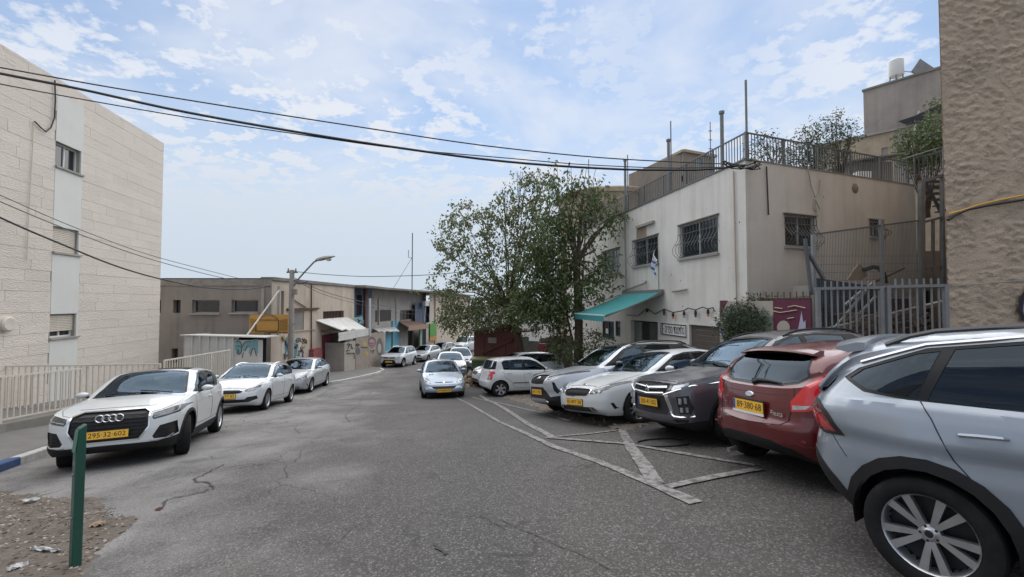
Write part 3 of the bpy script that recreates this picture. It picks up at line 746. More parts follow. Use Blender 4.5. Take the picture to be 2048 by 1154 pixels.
# ================================================================ ground
def sheet(name, m, xs, ys, fn, kind='structure', **kw):
    b = MB(); nx = len(xs)
    for y in ys:
        for x in xs: b.v.append((x, y, fn(x, y)))
    for j in range(len(ys) - 1):
        for i in range(nx - 1): b.f.append((j * nx + i, j * nx + i + 1, (j + 1) * nx + i + 1, (j + 1) * nx + i))
    o = b.build(name, m, None, True, fix=False); tag(o, kind=kind, **kw); return o
def span(*seg):
    out = []
    for a, b, st in seg:
        n = max(1, int(round((b - a) / st))); out += [a + (b - a) * i / n for i in range(n)]
    return out + [seg[-1][1]]
sheet('road', ASPH, span((-600, -60, 90), (-60, -16, 4), (-16, 14, .5), (14, 60, 4), (60, 600, 90)), span((-80, -6, 6), (-6, 2, 1), (2, 40, .5), (40, 120, 4), (120, 900, 78)), lambda x, y: ground(x, y) + .006 * mnoise.noise((x * .9, y * .9, 0)) if abs(x) < 20 and y < 60 else ground(x, y))
def gz(x, y): return ground(x, y) + .006
def strip(name, m, pts, w, lift=.006, jit=0.0, parent=None, seed=1, dens=.25, **kw):
    """flat painted or cracked strip on the ground along pts (x, y); w = width or list"""
    r = random.Random(seed); P = []
    for i in range(len(pts) - 1):
        a, b = Vector(pts[i][:2]), Vector(pts[i + 1][:2]); n = max(1, int((b - a).length / dens))
        P += [(a.lerp(b, k / n), lerp(i, i + 1, k / n)) for k in range(n)]
    P.append((Vector(pts[-1][:2]), len(pts) - 1)); b = MB(); n = len(P)
    for i, (p, u) in enumerate(P):
        d = (P[min(i + 1, n - 1)][0] - P[max(i - 1, 0)][0]).normalized(); q = Vector((-d.y, d.x)); ww = w if not isinstance(w, list) else lerp(w[int(u)], w[min(int(u) + 1, len(w) - 1)], u - int(u))
        for sg in (-1, 1):
            c = p + q * sg * (ww / 2 + (r.uniform(-jit, jit) if jit else 0)); b.v.append((c.x, c.y, gz(c.x, c.y) + lift))
    for i in range(n - 1): b.f.append((2 * i, 2 * i + 1, 2 * i + 3, 2 * i + 2))
    o = b.build(name, m, parent, fix=False); tag(o, **kw); return o
G2 = lambda px, py: gp(px, py).xy
mk = [([(912, 794), (1000, 845), (1105, 893), (1200, 925), (1310, 970), (1392, 1007)], [.08, .09, .12, .13, .15, .17]), ([(960, 790), (1010, 818), (1058, 850), (1110, 878)], .13), ([(945, 795), (1100, 830), (1140, 843)], .09),
      ([(1092, 876), (1180, 868), (1245, 860)], .08), ([(1092, 876), (1250, 888), (1390, 912), (1510, 932)], .10), ([(1244, 862), (1262, 895), (1290, 935), (1312, 968)], [.12, .17, .18, .2]), ([(1335, 975), (1430, 955), (1520, 938)], .12)]
for i, (pp, w) in enumerate(mk): strip('lane_marking', M_PAINTW, [G2(*p) for p in pp], w, .004 + .0008 * i, .008, seed=i, dens=.12, kind='structure')
# cracks and broken edges of the old surface
M_CRACK = mat('crack', (.05, .047, .045), .95); M_DUST = mat('pale_dust', (.24, .235, .225), .95, var=.8, scale=9, col2=(.12, .118, .115))
ck = [([(318, 1022), (335, 1000), (370, 992), (408, 985), (428, 975), (418, 966), (392, 964), (388, 958), (420, 944), (448, 930)], .035), ([(600, 868), (590, 855), (606, 847)], .015), ([(575, 955), (570, 935), (600, 915), (605, 900)], .014), ([(585, 803), (620, 800), (645, 788), (672, 775)], .03), ([(500, 833), (560, 822), (600, 812)], .02),
      ([(430, 905), (500, 890), (590, 880)], .02), ([(1000, 1040), (1090, 1080), (1160, 1110), (1220, 1140)], .012), ([(700, 845), (690, 830), (720, 810), (726, 790)], .02), ([(640, 1090), (680, 1085), (700, 1060)], .01), ([(540, 1085), (600, 1080)], .01), ([(740, 850), (800, 852)], .012), ([(480, 870), (520, 862), (540, 866)], .015), ([(1010, 1060), (960, 1030)], .01)]
rr = random.Random(5)
for i, (pp, w) in enumerate(ck):
    q = []
    for k in range(len(pp) - 1):
        n = 4
        for j in range(n): q.append((lerp(pp[k][0], pp[k + 1][0], j / n) + rr.uniform(-3, 3) * (j > 0), lerp(pp[k][1], pp[k + 1][1], j / n) + rr.uniform(-1.2, 1.2) * (j > 0)))
    w *= .6; q.append(pp[-1]); strip('road_crack', M_CRACK, [G2(*p) for p in q], w, .004, w * .3, seed=i + 30, dens=.05, kind='structure')
strip('oil_stain', M_CRACK, [G2(868, 1090), G2(880, 1100), G2(892, 1110)], .035, .0035, .012, seed=8, dens=.02, kind='structure')
# dirt in the left corner, gravel in front of the parked row
def patch(name, m, poly, bump, lift, seed, step=.12, kind='structure', **kw):
    xs = [p[0] for p in poly]; ys = [p[1] for p in poly]; b = MB(); idx = {}
    nx = int((max(xs) - min(xs)) / step) + 1; ny = int((max(ys) - min(ys)) / step) + 1
    def edge(x, y):
        d = 9
        for i in range(len(poly)):
            a, c = Vector(poly[i - 1]), Vector(poly[i]); p = Vector((x, y)); t = max(0, min(1, (p - a).dot(c - a) / max(1e-9, (c - a).length_squared))); d = min(d, (p - a.lerp(c, t)).length)
        return d if inpoly((x, y), poly) else -d
    for i in range(nx + 1):
        for j in range(ny + 1):
            x, y = min(xs) + i * step, min(ys) + j * step; e = edge(x, y) + .18 * mnoise.noise((x * 2.3, y * 2.3, seed)) + .08 * mnoise.noise((x * 7, y * 7, seed))
            if e > -.10:
                k = sstep(-.02, .35, e); idx[i, j] = len(b.v); b.v.append((x, y, ground(x, y) - .012 + (lift + .02) * sstep(-.06, .05, e) + bump * k * (.6 + mnoise.noise((x * 3, y * 3, seed)) * .6 + .35 * mnoise.noise((x * 11, y * 11, seed)))))
    for (i, j) in idx:
        if (i + 1, j) in idx and (i, j + 1) in idx and (i + 1, j + 1) in idx: b.f.append((idx[i, j], idx[i + 1, j], idx[i + 1, j + 1], idx[i, j + 1]))
    o = b.build(name, m, None, True, fix=False); tag(o, kind=kind, **kw); hm = {}
    for (i, j), k in idx.items(): hm[i, j] = b.v[k][2]
    return lambda x, y: hm.get((int(round((x - min(xs)) / step)), int(round((y - min(ys)) / step))))
dirt_poly = [tuple(G2(*p)) for p in ((-60, 985), (60, 990), (180, 1000), (262, 1040), (235, 1075), (190, 1110), (150, 1180), (-60, 1250))]
dirt_h = patch('dirt_patch', M_DIRT, dirt_poly, .05, .01, 3.3, .07)
M_GRAV = mat('brown_gravel', (.17, .14, .115), .95, var=.9, scale=14, col2=(.08, .065, .055), bump=.9, bscale=60, bdist=.03, detail=8)
grav_poly = [tuple(G2(*p)) for p in ((990, 786), (1060, 812), (1130, 836), (1250, 862), (1300, 850), (1250, 800), (1150, 775), (1010, 765))]
grav_h = patch('gravel_verge', M_GRAV, grav_poly, .03, .006, 8.1, .12)
def scatter(name, m, n, fn, smin, smax, seed, flat=.6, label=None, **kw):
    r = random.Random(seed); b = MB()
    for _ in range(n):
        x, y, z = fn(r); s = r.uniform(smin, smax); a = r.uniform(0, 6.28); M = Matrix.Rotation(a, 3, 'Z') @ Matrix.Rotation(r.uniform(-.4, .4), 3, 'X')
        vs = [M @ Vector((s * math.cos(t) * r.uniform(.6, 1.1), s * math.sin(t) * r.uniform(.5, 1), 0)) for t in [k * 1.2566 for k in range(5)]]
        tp = [v * r.uniform(.5, .8) + Vector((0, 0, s * flat * r.uniform(.5, 1.2))) for v in vs]; c = Vector((x, y, z))
        b.add([c + v for v in vs] + [c + v for v in tp], [(5, 6, 7, 8, 9)] + [(i, (i + 1) % 5, 5 + (i + 1) % 5, 5 + i) for i in range(5)])
    o = b.build(name, m, None); tag(o, label=label, kind='stuff', **kw); return o
def in_poly(poly, hf, lift=0.0):
    xs = [p[0] for p in poly]; ys = [p[1] for p in poly]
    def f(r):
        while True:
            x, y = r.uniform(min(xs), max(xs)), r.uniform(min(ys), max(ys))
            if inpoly((x, y), poly) and hf(x, y) is not None: return x, y, max(hf(x, y), ground(x, y)) + lift
    return f
scatter('loose_stones', M_STONES, 420, in_poly(dirt_poly, dirt_h, -.004), .005, .03, 4, .5, 'loose stones scattered over the dirt by the green post')
scatter('leaf_litter', mat('dry_leaves', (.15, .115, .085), .9, var=1.0, scale=14, col2=(.06, .045, .035)), 1300, in_poly(dirt_poly, dirt_h, .002), .006, .028, 5, .08, 'dry brown leaves and wood chips on the dirt')
scatter('gravel', M_STONES, 900, in_poly(grav_poly, grav_h, -.004), .008, .045, 6, .5, 'loose gravel in front of the parked cars')
# ---- left pavement with its blue and white kerb
kerb = [(-6.7, -8.0), (-6.9, 0.0), (-7.2, 3.6), (-7.55, 5.7), (-8.14, 7.24), (-8.85, 8.8), (-9.6, 11.5), (-10.35, 15), (-11.05, 19), (-11.35, 22.2)]
def kz(x, y): return ground(x, y) + .14
b = MB()
for i, (x, y) in enumerate(kerb):
    for k, dx in enumerate((-.16, -1.2, -2.6, -4.6, -7.5)): b.v.append((x + dx, y, kz(x, y) + (0, .05, .16, .22, .2)[k] - .003))
for i in range(len(kerb) - 1):
    for k in range(4): b.f.append((i * 5 + k, i * 5 + k + 1, (i + 1) * 5 + k + 1, (i + 1) * 5 + k))
M_PAVE = mat('grey_pavement', (.17, .16, .15), .92, var=.6, scale=1.8, col2=(.10, .095, .09), bump=.4, bscale=50)
tag(b.build('pavement', M_PAVE, None, fix=False), kind='structure')
M_KW = mat('kerb_white', (.55, .55, .52), .8, var=.7, scale=7, col2=(.28, .27, .25)); M_KB = mat('kerb_blue', (.03, .075, .20), .8, var=.6, scale=7, col2=(.09, .11, .16))
ks = tag(empty('kerb', (-8.9, 8.8, kz(-8.9, 8.8))), kind='structure')
acc = 1
for i in range(len(kerb) - 1):
    a, c = Vector(kerb[i]), Vector(kerb[i + 1]); n = max(1, int((c - a).length / .5))
    for k in range(n):
        p, q = a.lerp(c, k / n), a.lerp(c, (k + 1) / n); d = (q - p).normalized(); nn = Vector((-d.y, d.x)); m = M_KW if (acc // 2) % 2 == 0 else M_KB; acc += 1; b = MB()
        vs = []
        for w, h in ((0, -.1), (0, .12), (.02, .14), (.16, .14), (.16, -.1)):
            for e in (p + d * .004, q - d * .004): z = ground(e.x, e.y); e2 = e + nn * w; vs.append((e2.x + 8.9, e2.y - 8.8, z + h - kz(-8.9, 8.8)))
        b.add(vs, [(2 * j, 2 * j + 1, 2 * ((j + 1) % 5) + 1, 2 * ((j + 1) % 5)) for j in range(5)] + [(0, 2, 4, 6, 8), (1, 9, 7, 5, 3)]); b.build('kerb_block', m, ks)
# ---- far apron in front of the workshops with a white kerb edge
apk = [(-9.5, 22.3), (-9.05, 24.2), (-8.85, 26.5), (-8.75, 29.5), (-8.95, 31.8), (-9.7, 33.6), (-10.8, 34.6)]
b = MB()
for x, y in apk:
    for dx in (-.12, -1.5, -3.6): b.v.append((x + dx, y, ground(x, y) + .09 - dx * .03))
for i in range(len(apk) - 1):
    for k in range(2): b.f.append((i * 3 + k, i * 3 + k + 1, (i + 1) * 3 + k + 1, (i + 1) * 3 + k))
tag(b.build('apron', M_PAVE, None, fix=False), kind='structure')
ks2 = tag(empty('kerb', (-9, 26, ground(-9, 26))), kind='structure')
for i in range(len(apk) - 1):
    a, c = Vector(apk[i]), Vector(apk[i + 1]); n = max(1, int((c - a).length / .8))
    for k in range(n):
        p, q = a.lerp(c, k / n), a.lerp(c, (k + 1) / n); b = MB(); d = (q - p).normalized(); nn = Vector((-d.y, d.x))
        vs = [(e.x + nn.x * w + 9, e.y + nn.y * w - 26, ground(e.x, e.y) + h - ground(-9, 26)) for w, h in ((0, -.1), (0, .11), (.15, .115), (.15, -.1)) for e in (p + d * .01, q - d * .01)]
        b.add(vs, [(2 * j, 2 * j + 1, 2 * ((j + 1) % 4) + 1, 2 * ((j + 1) % 4)) for j in range(4)] + [(0, 2, 4, 6), (1, 7, 5, 3)]); b.build('kerb_block', M_KW if (i * 3 + k) % 5 else M_CONCL, ks2)
# ================================================================ left stone apartment block
WS = Wall((-14.4 + .193 * 13, 14.4 - 13), (-14.4 - .193 * 5.26, 14.4 + 5.26)); L0 = WS.len
T = Thing('apartment_building', WS.P(L0 / 2, -2.1), 'three storey apartment block clad in pale dressed stone with a white window strip', 'building')
ztop, zbot = 8.68, -2.4
wx0, wx1 = WS.pix(104, 420)[0], WS.pix(160, 420)[0]
wins = [WS.rect(107, 290, 152, 338), WS.rect(97, 455, 146, 505), WS.rect(90, 628, 138, 675)]
wins = [(wx0 + .06, wx0 + 1.06, a[2], a[3]) for a in wins]
T.add(WS.wall('wall', M_CONCL, None, 0, L0, zbot, ztop - .03, wins, .3))
b = MB(); back = 9.0
for u in (0, L0): b.add([WS.P(u, zbot, -.3), WS.P(u, zbot, -back), WS.P(u, ztop - .03, -back), WS.P(u, ztop - .03, -.3)], [(0, 1, 2, 3)])
b.add([WS.P(0, ztop - .03, 0), WS.P(L0, ztop - .03, 0), WS.P(L0, ztop - .03, -back), WS.P(0, ztop - .03, -back)], [(0, 1, 2, 3)]); b.add([WS.P(0, zbot, -back), WS.P(L0, zbot, -back), WS.P(L0, ztop - .03, -back), WS.P(0, ztop - .03, -back)], [(0, 1, 2, 3)])
T.add(b.build('rear_walls', M_STONE, None))
r = random.Random(11); u_vis = 9.6; big = MB(); cz = zbot + .6; course = .315; k = 0
while cz < ztop - .01:
    h = min(course, ztop - cz); u = u_vis - (k % 2) * .5
    while u < L0 - .01:
        w = min(r.choice((.9, 1.2, 1.5)), L0 - u)
        if L0 - (u + w) < .35: w = L0 - u
        seg = [(u, u + w)]
        if u < wx1 and u + w > wx0: seg = [(u, wx0), (wx1, u + w)]
        for a, c in seg:
            if c - a < .06: continue
            bb = MB(); g = .0016; pr = r.uniform(.035, .042); WS.slab(bb, a + g, c - g, cz + (.006 if k % 2 == 0 else .0015), cz + h - .0015, -.01, pr); T.add(bb.build('stone_block', M_STONE, None))
        u += w
    WS.slab(big, 0, u_vis - (k % 2) * .5 - .006, cz + .004, cz + h - .002, -.01, .04); cz += course; k += 1
o = T.add(big.build('stone_courses', M_STONE, None)); o['kind'] = 'stuff'
T.add(WS.panel('plinth', M_CONC, None, 0, L0, zbot, zbot + .59, 0, .07))
zz = [zbot + .6] + [v for w in wins[::-1] for v in (w[2], w[3])] + [WS.pix(130, 195)[1]]
for i in range(0, len(zz), 2): T.add(WS.panel('white_panel', M_WPLAST, None, wx0 + .006, wx1 - .006, zz[i] + (.004 if i else 0), zz[i + 1] - .004, 0, .045))
T.add(WS.panel('white_panel', M_STONE, None, wx0 + .006, wx1 - .006, zz[-1], ztop, 0, .04))
for i, w in enumerate(wins):
    fr = T.add(WS.window(None, w, M_WPLAST, M_GLASSD, .16)); T.add(WS.panel('window_sill', M_CONCL, None, w[0] - .06, wx1 + .02, w[2] - .06, w[2] - .002, -.2, .10)); T.add(WS.panel('white_panel', M_WPLAST, None, w[1] + .004, wx1 - .006, w[2], w[3], 0, .045))
    if i:
        z0 = w[2] + (.02 if i == 1 else .2); n = int((w[3] - z0) / .055)
        for kx in range(n): q = MB(); WS.slab(q, w[0] + .02, w[1] - .02, z0 + kx * .055, z0 + kx * .055 + .047, -.07, -.045); T.add(q.build('shutter_slat', mat('cream_shutter', (.62, .56, .46), .6, var=.2, scale=3), None))
q = MB(); q.lathe([(0, .02), (.17, .03), (.21, .0), (.21, -.12)], 20, Matrix((Vector((WS.d.x, WS.d.y, 0)), Vector((0, 0, 1)), Vector((WS.n.x, WS.n.y, 0)))).transposed(), WS.P(*WS.pix(6, 648), .14)); T.add(q.build('wall_lamp', M_CREAM, None, True))
# cable hooked down the stone wall, thin conduit
q = MB(); q.tube([WS.P(*WS.pix(*p), .09) for p in ((103, 160), (104, 200), (102, 235), (95, 255), (85, 263), (75, 255), (62, 242))], .02, 6); tag(q.build('wall_cable', M_WIRE, None, True), 'dark cable loop hanging down the stone apartment wall', 'cable')
q = MB(); q.tube([WS.P(*WS.pix(*p), .07) for p in ((62, 242), (58, 330), (52, 420), (48, 520))], .011, 5); tag(q.build('wall_conduit', M_CREAM, None, True), 'thin cream conduit running down the stone apartment wall', 'conduit')
# ---- cream railings of the pavement edge
def railing(name, pts, hgt, m, label, cat='railing', gap=.13, post=1.4, bar=.011, rail=.02, base=.12, group=None, tops=None, rnd_top=0):
    """pts: list of (x, y, z) along the bottom; hgt: height or per-point heights"""
    p0 = Vector(pts[0]); t = Thing(name, p0, label, cat, group); hs = hgt if isinstance(hgt, list) else [hgt] * len(pts); barm = {}
    for i in range(len(pts) - 1):
        a, c = Vector(pts[i]), Vector(pts[i + 1]); ha, hc = hs[i], hs[i + 1]; d2 = (c - a).xy.length
        A, Cc = a + Vector((0, 0, ha)), c + Vector((0, 0, hc))
        t.add(MB().bar(A, Cc, rail * 2, rail * 2).build('top_rail', m)); t.add(MB().bar(a + Vector((0, 0, base)), c + Vector((0, 0, base)), rail * 1.4, rail * 1.4).build('bottom_rail', m))
        np_ = max(1, round(d2 / post))
        for k in range(np_ + (1 if i == len(pts) - 2 else 0)):
            q = a.lerp(c, k / np_); t.add(MB().bar(q, q + Vector((0, 0, lerp(ha, hc, k / np_) + (rail if not tops else tops))), rail * 2.2).build('post', m))
        n = max(1, int(d2 / gap))
        for k in range(1, n):
            q = a.lerp(c, k / n); h = lerp(ha, hc, k / n); key = round(h, 2)
            if key not in barm: me = MB().bar((0, 0, base), (0, 0, key + rnd_top), bar * 2).mesh('baluster'); me.materials.append(m); barm[key] = me
            o = link('baluster', barm[key]); o.location = q; o.parent = t.e; o.location = q - p0
    return t
fr0, fr1 = atd(-140, 868, 7.6), atd(160, 818, 11.6)
f0 = atd(0, 850, 9.7)
fr9 = Vector((fr0.x + .5, 2.2, fr0.z + .32))
railing('railing', [tuple(fr9), tuple(fr0), tuple(f0), tuple(fr1)], [1.02] * 4, M_CREAM, 'cream steel railing beside the pavement ending near the white car with a dark roof', base=.10)
b = MB()
for p in (fr9, fr0, f0, fr1): b.v += [(p.x + .12, p.y, p.z - .7), (p.x + .12, p.y, p.z + .02), (p.x - .12, p.y, p.z + .02), (p.x - .12, p.y, p.z - .7)]
for i in range(3):
    for k in range(4): b.f.append((i * 4 + k, i * 4 + (k + 1) % 4, (i + 1) * 4 + (k + 1) % 4, (i + 1) * 4 + k))
b.f += [(0, 1, 2, 3), (12, 15, 14, 13)]; tag(b.build('low_wall', M_CONC, None), 'low grey concrete wall under the cream railing by the pavement', 'low wall')
r0, r1, r2, r3 = atd(-60, 840, 12.2), atd(172, 828, 13.3), atd(318, 822, 13.8), atd(458, 765, 17.6)
zt = lambda px, py, d: atd(px, py, d).z
railing('railing', [tuple(r0), tuple(r1), tuple(r2)], [zt(-60, 733, 12.2) - r0.z, zt(172, 731, 13.3) - r1.z, zt(318, 728, 13.8) - r2.z], M_CREAM, 'level cream steel railing standing between the stone apartment block and the pavement', base=.12)
railing('railing', [tuple(r2 + Vector((.05, .1, 0))), tuple(r3)], [zt(318, 722, 13.8) - r2.z, zt(458, 700, 17.6) - r3.z], M_CREAM, 'rising cream steel ramp railing in front of the white corrugated shed', base=.12, gap=.12)
# ================================================================ brown workshop building on the left
ZR = CAMZ + 1.17
WF = Wall((-21.0, 23.4), (-12.5, 23.4))
T = Thing('workshop_building', (-16.5, 23.4, ground(-16.5, 23.4)), 'stained grey brown two storey workshop with small deep windows behind the white shed', 'building')
ops = [WF.rect(300, 600, 322, 626), WF.rect(346, 600, 361, 626), WF.rect(384, 600, 439, 626), WF.rect(463, 600, 516, 625), WF.rect(300, 697, 317, 726), WF.rect(343, 697, 356, 726)]
T.add(WF.wall('wall', M_BROWN, None, 0, WF.len, -4, ZR, ops, .3))
for i, o in enumerate(ops):
    if o[1] - o[0] > .6: T.add(WF.window(None, o, M_CONCL, M_GLASSD, .24, mull=0, fw=.05))
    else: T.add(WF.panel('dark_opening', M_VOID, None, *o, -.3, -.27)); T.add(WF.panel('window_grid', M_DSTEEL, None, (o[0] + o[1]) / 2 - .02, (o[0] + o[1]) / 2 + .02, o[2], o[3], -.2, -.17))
    if i in (2, 3): T.add(WF.panel('window_sill', M_CONCL, None, o[0] - .1, o[1] + .05, o[2] - .09, o[2] - .003, -.05, .10))
b = MB(); b.add([WF.P(0, ZR - .02, 0), WF.P(WF.len, ZR - .02, 0), (-12.5, 33, ZR - .02), (-21, 33, ZR - .02)], [(0, 1, 2, 3)]); T.add(b.build('roof', M_CONC, None, fix=False))
T.add(WF.panel('parapet_stain', mat('stained_parapet', (.20, .18, .16), .95, var=.9, scale=2.2, col2=(.36, .33, .29), bump=.4, bscale=20), None, 0, WF.len - .3, ZR - .30, ZR + .05, .002, .03))
T.add(WF.panel('pilaster', M_CONCL, None, *[WF.pix(x, 590)[0] for x in (523, 529)], -.9, ZR - .32, .003, .05))
T.add(WF.panel('corner_strip', M_CONCL, None, *[WF.pix(x, 590)[0] for x in (556, 560)], -.1, ZR - .32, .003, .08))
# orange sign board
b = MB(); sb = Wall((-13.3, 22.3), (-10.9, 22.3)); r = sb.rect(500, 629, 577, 667)
T = Thing('sign_board', sb.P((r[0] + r[1]) / 2, ground(-12, 22.3)), 'orange sign board with a line drawing of a framed screen on the workshop corner', 'sign')
M_ORANGE = mat('orange_board', (.46, .245, .055), .7, var=.4, scale=2.5, col2=(.36, .195, .06)); M_DLINE = mat('dark_brown_line', (.07, .04, .02), .7)
T.add(sb.panel('board', M_ORANGE, None, *r, 0, .05))
def lines(T, W, pix, w, m, off, name='drawn_line', close=False):
    q = [W.P(*W.pix(*p, off), off) for p in pix]; b = MB()
    for i in range(len(q) - (0 if close else 1)): b.bar(q[i], q[(i + 1) % len(q)], w, w * .5)
    return T.add(b.build(name, m, None))
lines(T, sb, [(512, 640), (557, 640), (557, 662), (512, 662)], .05, M_DLINE, .055, close=True)
lines(T, sb, [(518, 638), (526, 632), (535, 629.5), (543, 630), (550, 634), (556, 638)], .035, M_DLINE, .055)
for i in range(8):
    y = 640 + i * 2.8; lines(T, sb, [(501, y - 1.5 + i * .3), (511, y + .5)], .025, M_DLINE, .055); lines(T, sb, [(559, y + .6), (576, y - 1.2)], .025, M_DLINE, .055)
rw = random.Random(3); x = 531
while x < 575:
    w = rw.choice((1.6, 2.2, 2.8)); lines(T, sb, [(x, 666.3 - rw.random()), (x + w * .7, 665)], .08, M_DLINE, .055, 'lettering'); x += w + (3 if rw.random() < .15 else .5)
for x in (506, 568): T.add(MB().bar(sb.P(*sb.pix(x, 650), -.02), sb.P(*sb.pix(x, 650), -1.1), .05).build('bracket', M_DSTEEL))
# white shed with ribbed sheets and a painted side
SH = Wall((-14.95, 20.6), (-12.65, 20.6)); SR = Wall((-12.64, 20.6), (-11.45, 20.75)); zt_, zb_ = SH.pix(420, 671)[1], -2.6
T = Thing('corrugated_shed', (-13.5, 20.7, ground(-13.5, 20.7)), 'low white shed of ribbed metal sheets with a turquoise painted end panel', 'shed')
us = [SH.pix(x, 690)[0] for x in (370, 387, 403, 420, 437, 453, 469)]
for i in range(6): T.add(SH.panel('ribbed_sheet', M_STEEL2, None, us[i] + .025, us[i + 1] - .025, zb_, zt_ - .03, 0, .04)); T.add(SH.panel('rib', M_STEEL2, None, us[i + 1] - .024, us[i + 1] + .024, zb_, zt_ - .01, -.02, .13))
b = MB(); b.add([SH.P(-.1, zt_ + .05, .15), SH.P(SH.len + 1.4, zt_ - .05, .15), SH.P(SH.len + 1.4, zt_ - .08, -1.2), SH.P(-.1, zt_ + .0, -1.2)], [(0, 1, 2, 3)]); b.add([v - Vector((0, 0, .05)) for v in map(Vector, b.v[:4])], [(3, 2, 1, 0)]); b.f += [(0, 1, 5, 4), (1, 2, 6, 5), (2, 3, 7, 6), (3, 0, 4, 7)]; T.add(b.build('shed_roof', M_STEEL2, None))
T.add(SH.panel('shed_side', M_STEEL2, None, -.02, .02, zb_, zt_, -1.7, 0)); T.add(SR.panel('shed_inside', M_VOID, None, 0, SR.len, zb_, SR.pix(490, 674)[1], -.4, -.36))
M_TURQ = mat('turquoise_spray', (.22, .42, .43), .8, var=.4, scale=4, col2=(.16, .33, .35))
pr = SR.rect(470, 680, 517, 725); g = T.add(SR.panel('painted_panel', mat('panel_white', (.62, .61, .57), .7, var=.3, scale=3), None, 0, SR.len, zb_, pr[3], 0, .03))
def blob(T, W, pix, m, off, name='painted_shape'):
    q = [W.P(*W.pix(*p, off), off) for p in pix]; nn = Vector((W.n.x, W.n.y, 0)); b = MB(); b.prism(q, (0, 0, 0), nn * .004); return T.add(b.build(name, m, None))
blob(T, SR, [(471, 684), (476, 681), (481, 684), (484, 692), (483, 704), (479, 709), (473, 706), (470, 698)], M_TURQ, .032); blob(T, SR, [(485, 692), (489, 684), (498, 682), (503, 684), (506, 679), (516, 678), (516, 706), (513, 708), (509, 697), (505, 697), (501, 708), (497, 707), (499, 693), (494, 693), (490, 702), (486, 703)], M_TURQ, .032)
for pp in ([(471, 684), (476, 681), (481, 684), (484, 692), (483, 704), (479, 709), (473, 706)], [(472, 693), (476, 691), (482, 694)], [(475, 697), (477, 700), (475, 705), (479, 704)], [(485, 692), (489, 684), (498, 682), (503, 684)], [(490, 702), (494, 693), (499, 693)], [(501, 712), (505, 697), (509, 697), (513, 712)], [(487, 705), (484, 716)]): lines(T, SR, pp, .035, M_DLINE, .04, 'painted_line')
q = MB(); q.bar(atd(559, 580, 22.6), atd(492, 673, 20.9), .05); tag(q.build('stay_pole', M_STEEL2, None), 'thin white pole leaning from the workshop corner down to the shed', 'pole')
# ================================================================ row of workshops running down the street
SEG = [(-12.5, 23.41), (-12.05, 34.4), (-11.9, 40.5), (-9.9, 54.0), (-7.7, 83.0)]
W1, W2, W3, W4 = [Wall(SEG[i], SEG[i + 1]) for i in range(4)]
T = Thing('workshop_row', (-12.2, 30, ground(-12.2, 30)), 'long flat roofed row of stained beige workshops with canopies and street art', 'building')
o1 = [W1.rect(562, 582, 568, 630), W1.rect(584, 623, 608, 661), W1.rect(646, 622, 688, 636), W1.rect(643, 667, 690, 735)]
T.add(W1.wall('wall', M_WING, None, 0, W1.len, -5, ZR - .02, o1, .25))
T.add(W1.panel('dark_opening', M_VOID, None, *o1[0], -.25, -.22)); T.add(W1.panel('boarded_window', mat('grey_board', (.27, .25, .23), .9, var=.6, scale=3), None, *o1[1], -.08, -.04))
w = T.add(W1.panel('window_back', M_VOID, None, *o1[2], -.2, -.17)); n = 14
for k in range(n): u = lerp(o1[2][0], o1[2][1], (k + .5) / n); T.add(W1.panel('window_bar', M_RUST, None, u - .03, u + .03, o1[2][2], o1[2][3], -.06, -.03))
bm_ = W1.rect(573, 616, 635, 620); T.add(W1.panel('rusty_beam', M_RUST, None, bm_[0], bm_[1], bm_[2], bm_[3], .003, .12)); lines(T, W1, [(583, 597), (612, 615)], .06, M_RUST, .06, 'brace')
T.add(MB().tube([W1.P(*W1.pix(621, y), .06) for y in (566, 600, 650, 700)], .035, 6).build('drain_pipe', M_RUST, None, True)); lines(T, W1, [(584, 664), (608, 661), (632, 659)], .05, M_CONCL, .05, 'ledge')
rb = W1.rect(618, 697, 636, 715); M_REDBOX = mat('red_box', (.24, .03, .035), .6, var=.5, scale=5, col2=(.4, .25, .24)); T.add(W1.panel('red_cabinet', M_REDBOX, None, *rb, .003, .28))
# cornice line of the roof
for W_ in (W1, W2, W3, W4): T.add(W_.panel('roof_edge', M_CONC, None, 0, W_.len, ZR - .01, ZR + .16, -.6, .10 if W_ is W1 else .9))
b = MB(); b.add([(x, y, ZR + .1) for x, y in SEG] + [(x - 9, y, ZR + .1) for x, y in SEG[::-1]], [tuple(range(10))]); T.add(b.build('roof', M_CONC, None, fix=False))
# street art: pink niche with a plain dark bust
nr_ = o1[3]; M_PINK = mat('pink_mural', (.30, .055, .10), .8, var=.6, scale=.9, col2=(.20, .04, .07)); M_PINK2 = mat('red_mural', (.34, .06, .06), .8, var=.4, scale=1.5); M_FIG = mat('charcoal_mural', (.03, .032, .04), .8, var=.7, scale=2.5, col2=(.11, .12, .13)); M_FIG2 = mat('navy_mural', (.012, .013, .03), .8)
mid = W1.pix(672, 700)[0]; T.add(W1.panel('mural', M_PINK, None, nr_[0], mid, nr_[2], nr_[3], -.25, -.2)); T.add(W1.panel('mural', M_PINK2, None, mid, nr_[1], nr_[2], nr_[3], -.25, -.2))
blob(T, W1, [(661, 684), (664, 677), (670, 675), (676, 680), (677, 692), (675, 702), (672, 710), (666, 712), (661, 704), (659, 694)], M_FIG, -.19); blob(T, W1, [(654, 733), (655, 722), (661, 714), (666, 711), (672, 711), (678, 717), (680, 731)], M_FIG2, -.185); blob(T, W1, [(665, 697), (667, 697), (668, 710), (664, 711)], mat('grey_mural', (.22, .24, .26), .8), -.18)
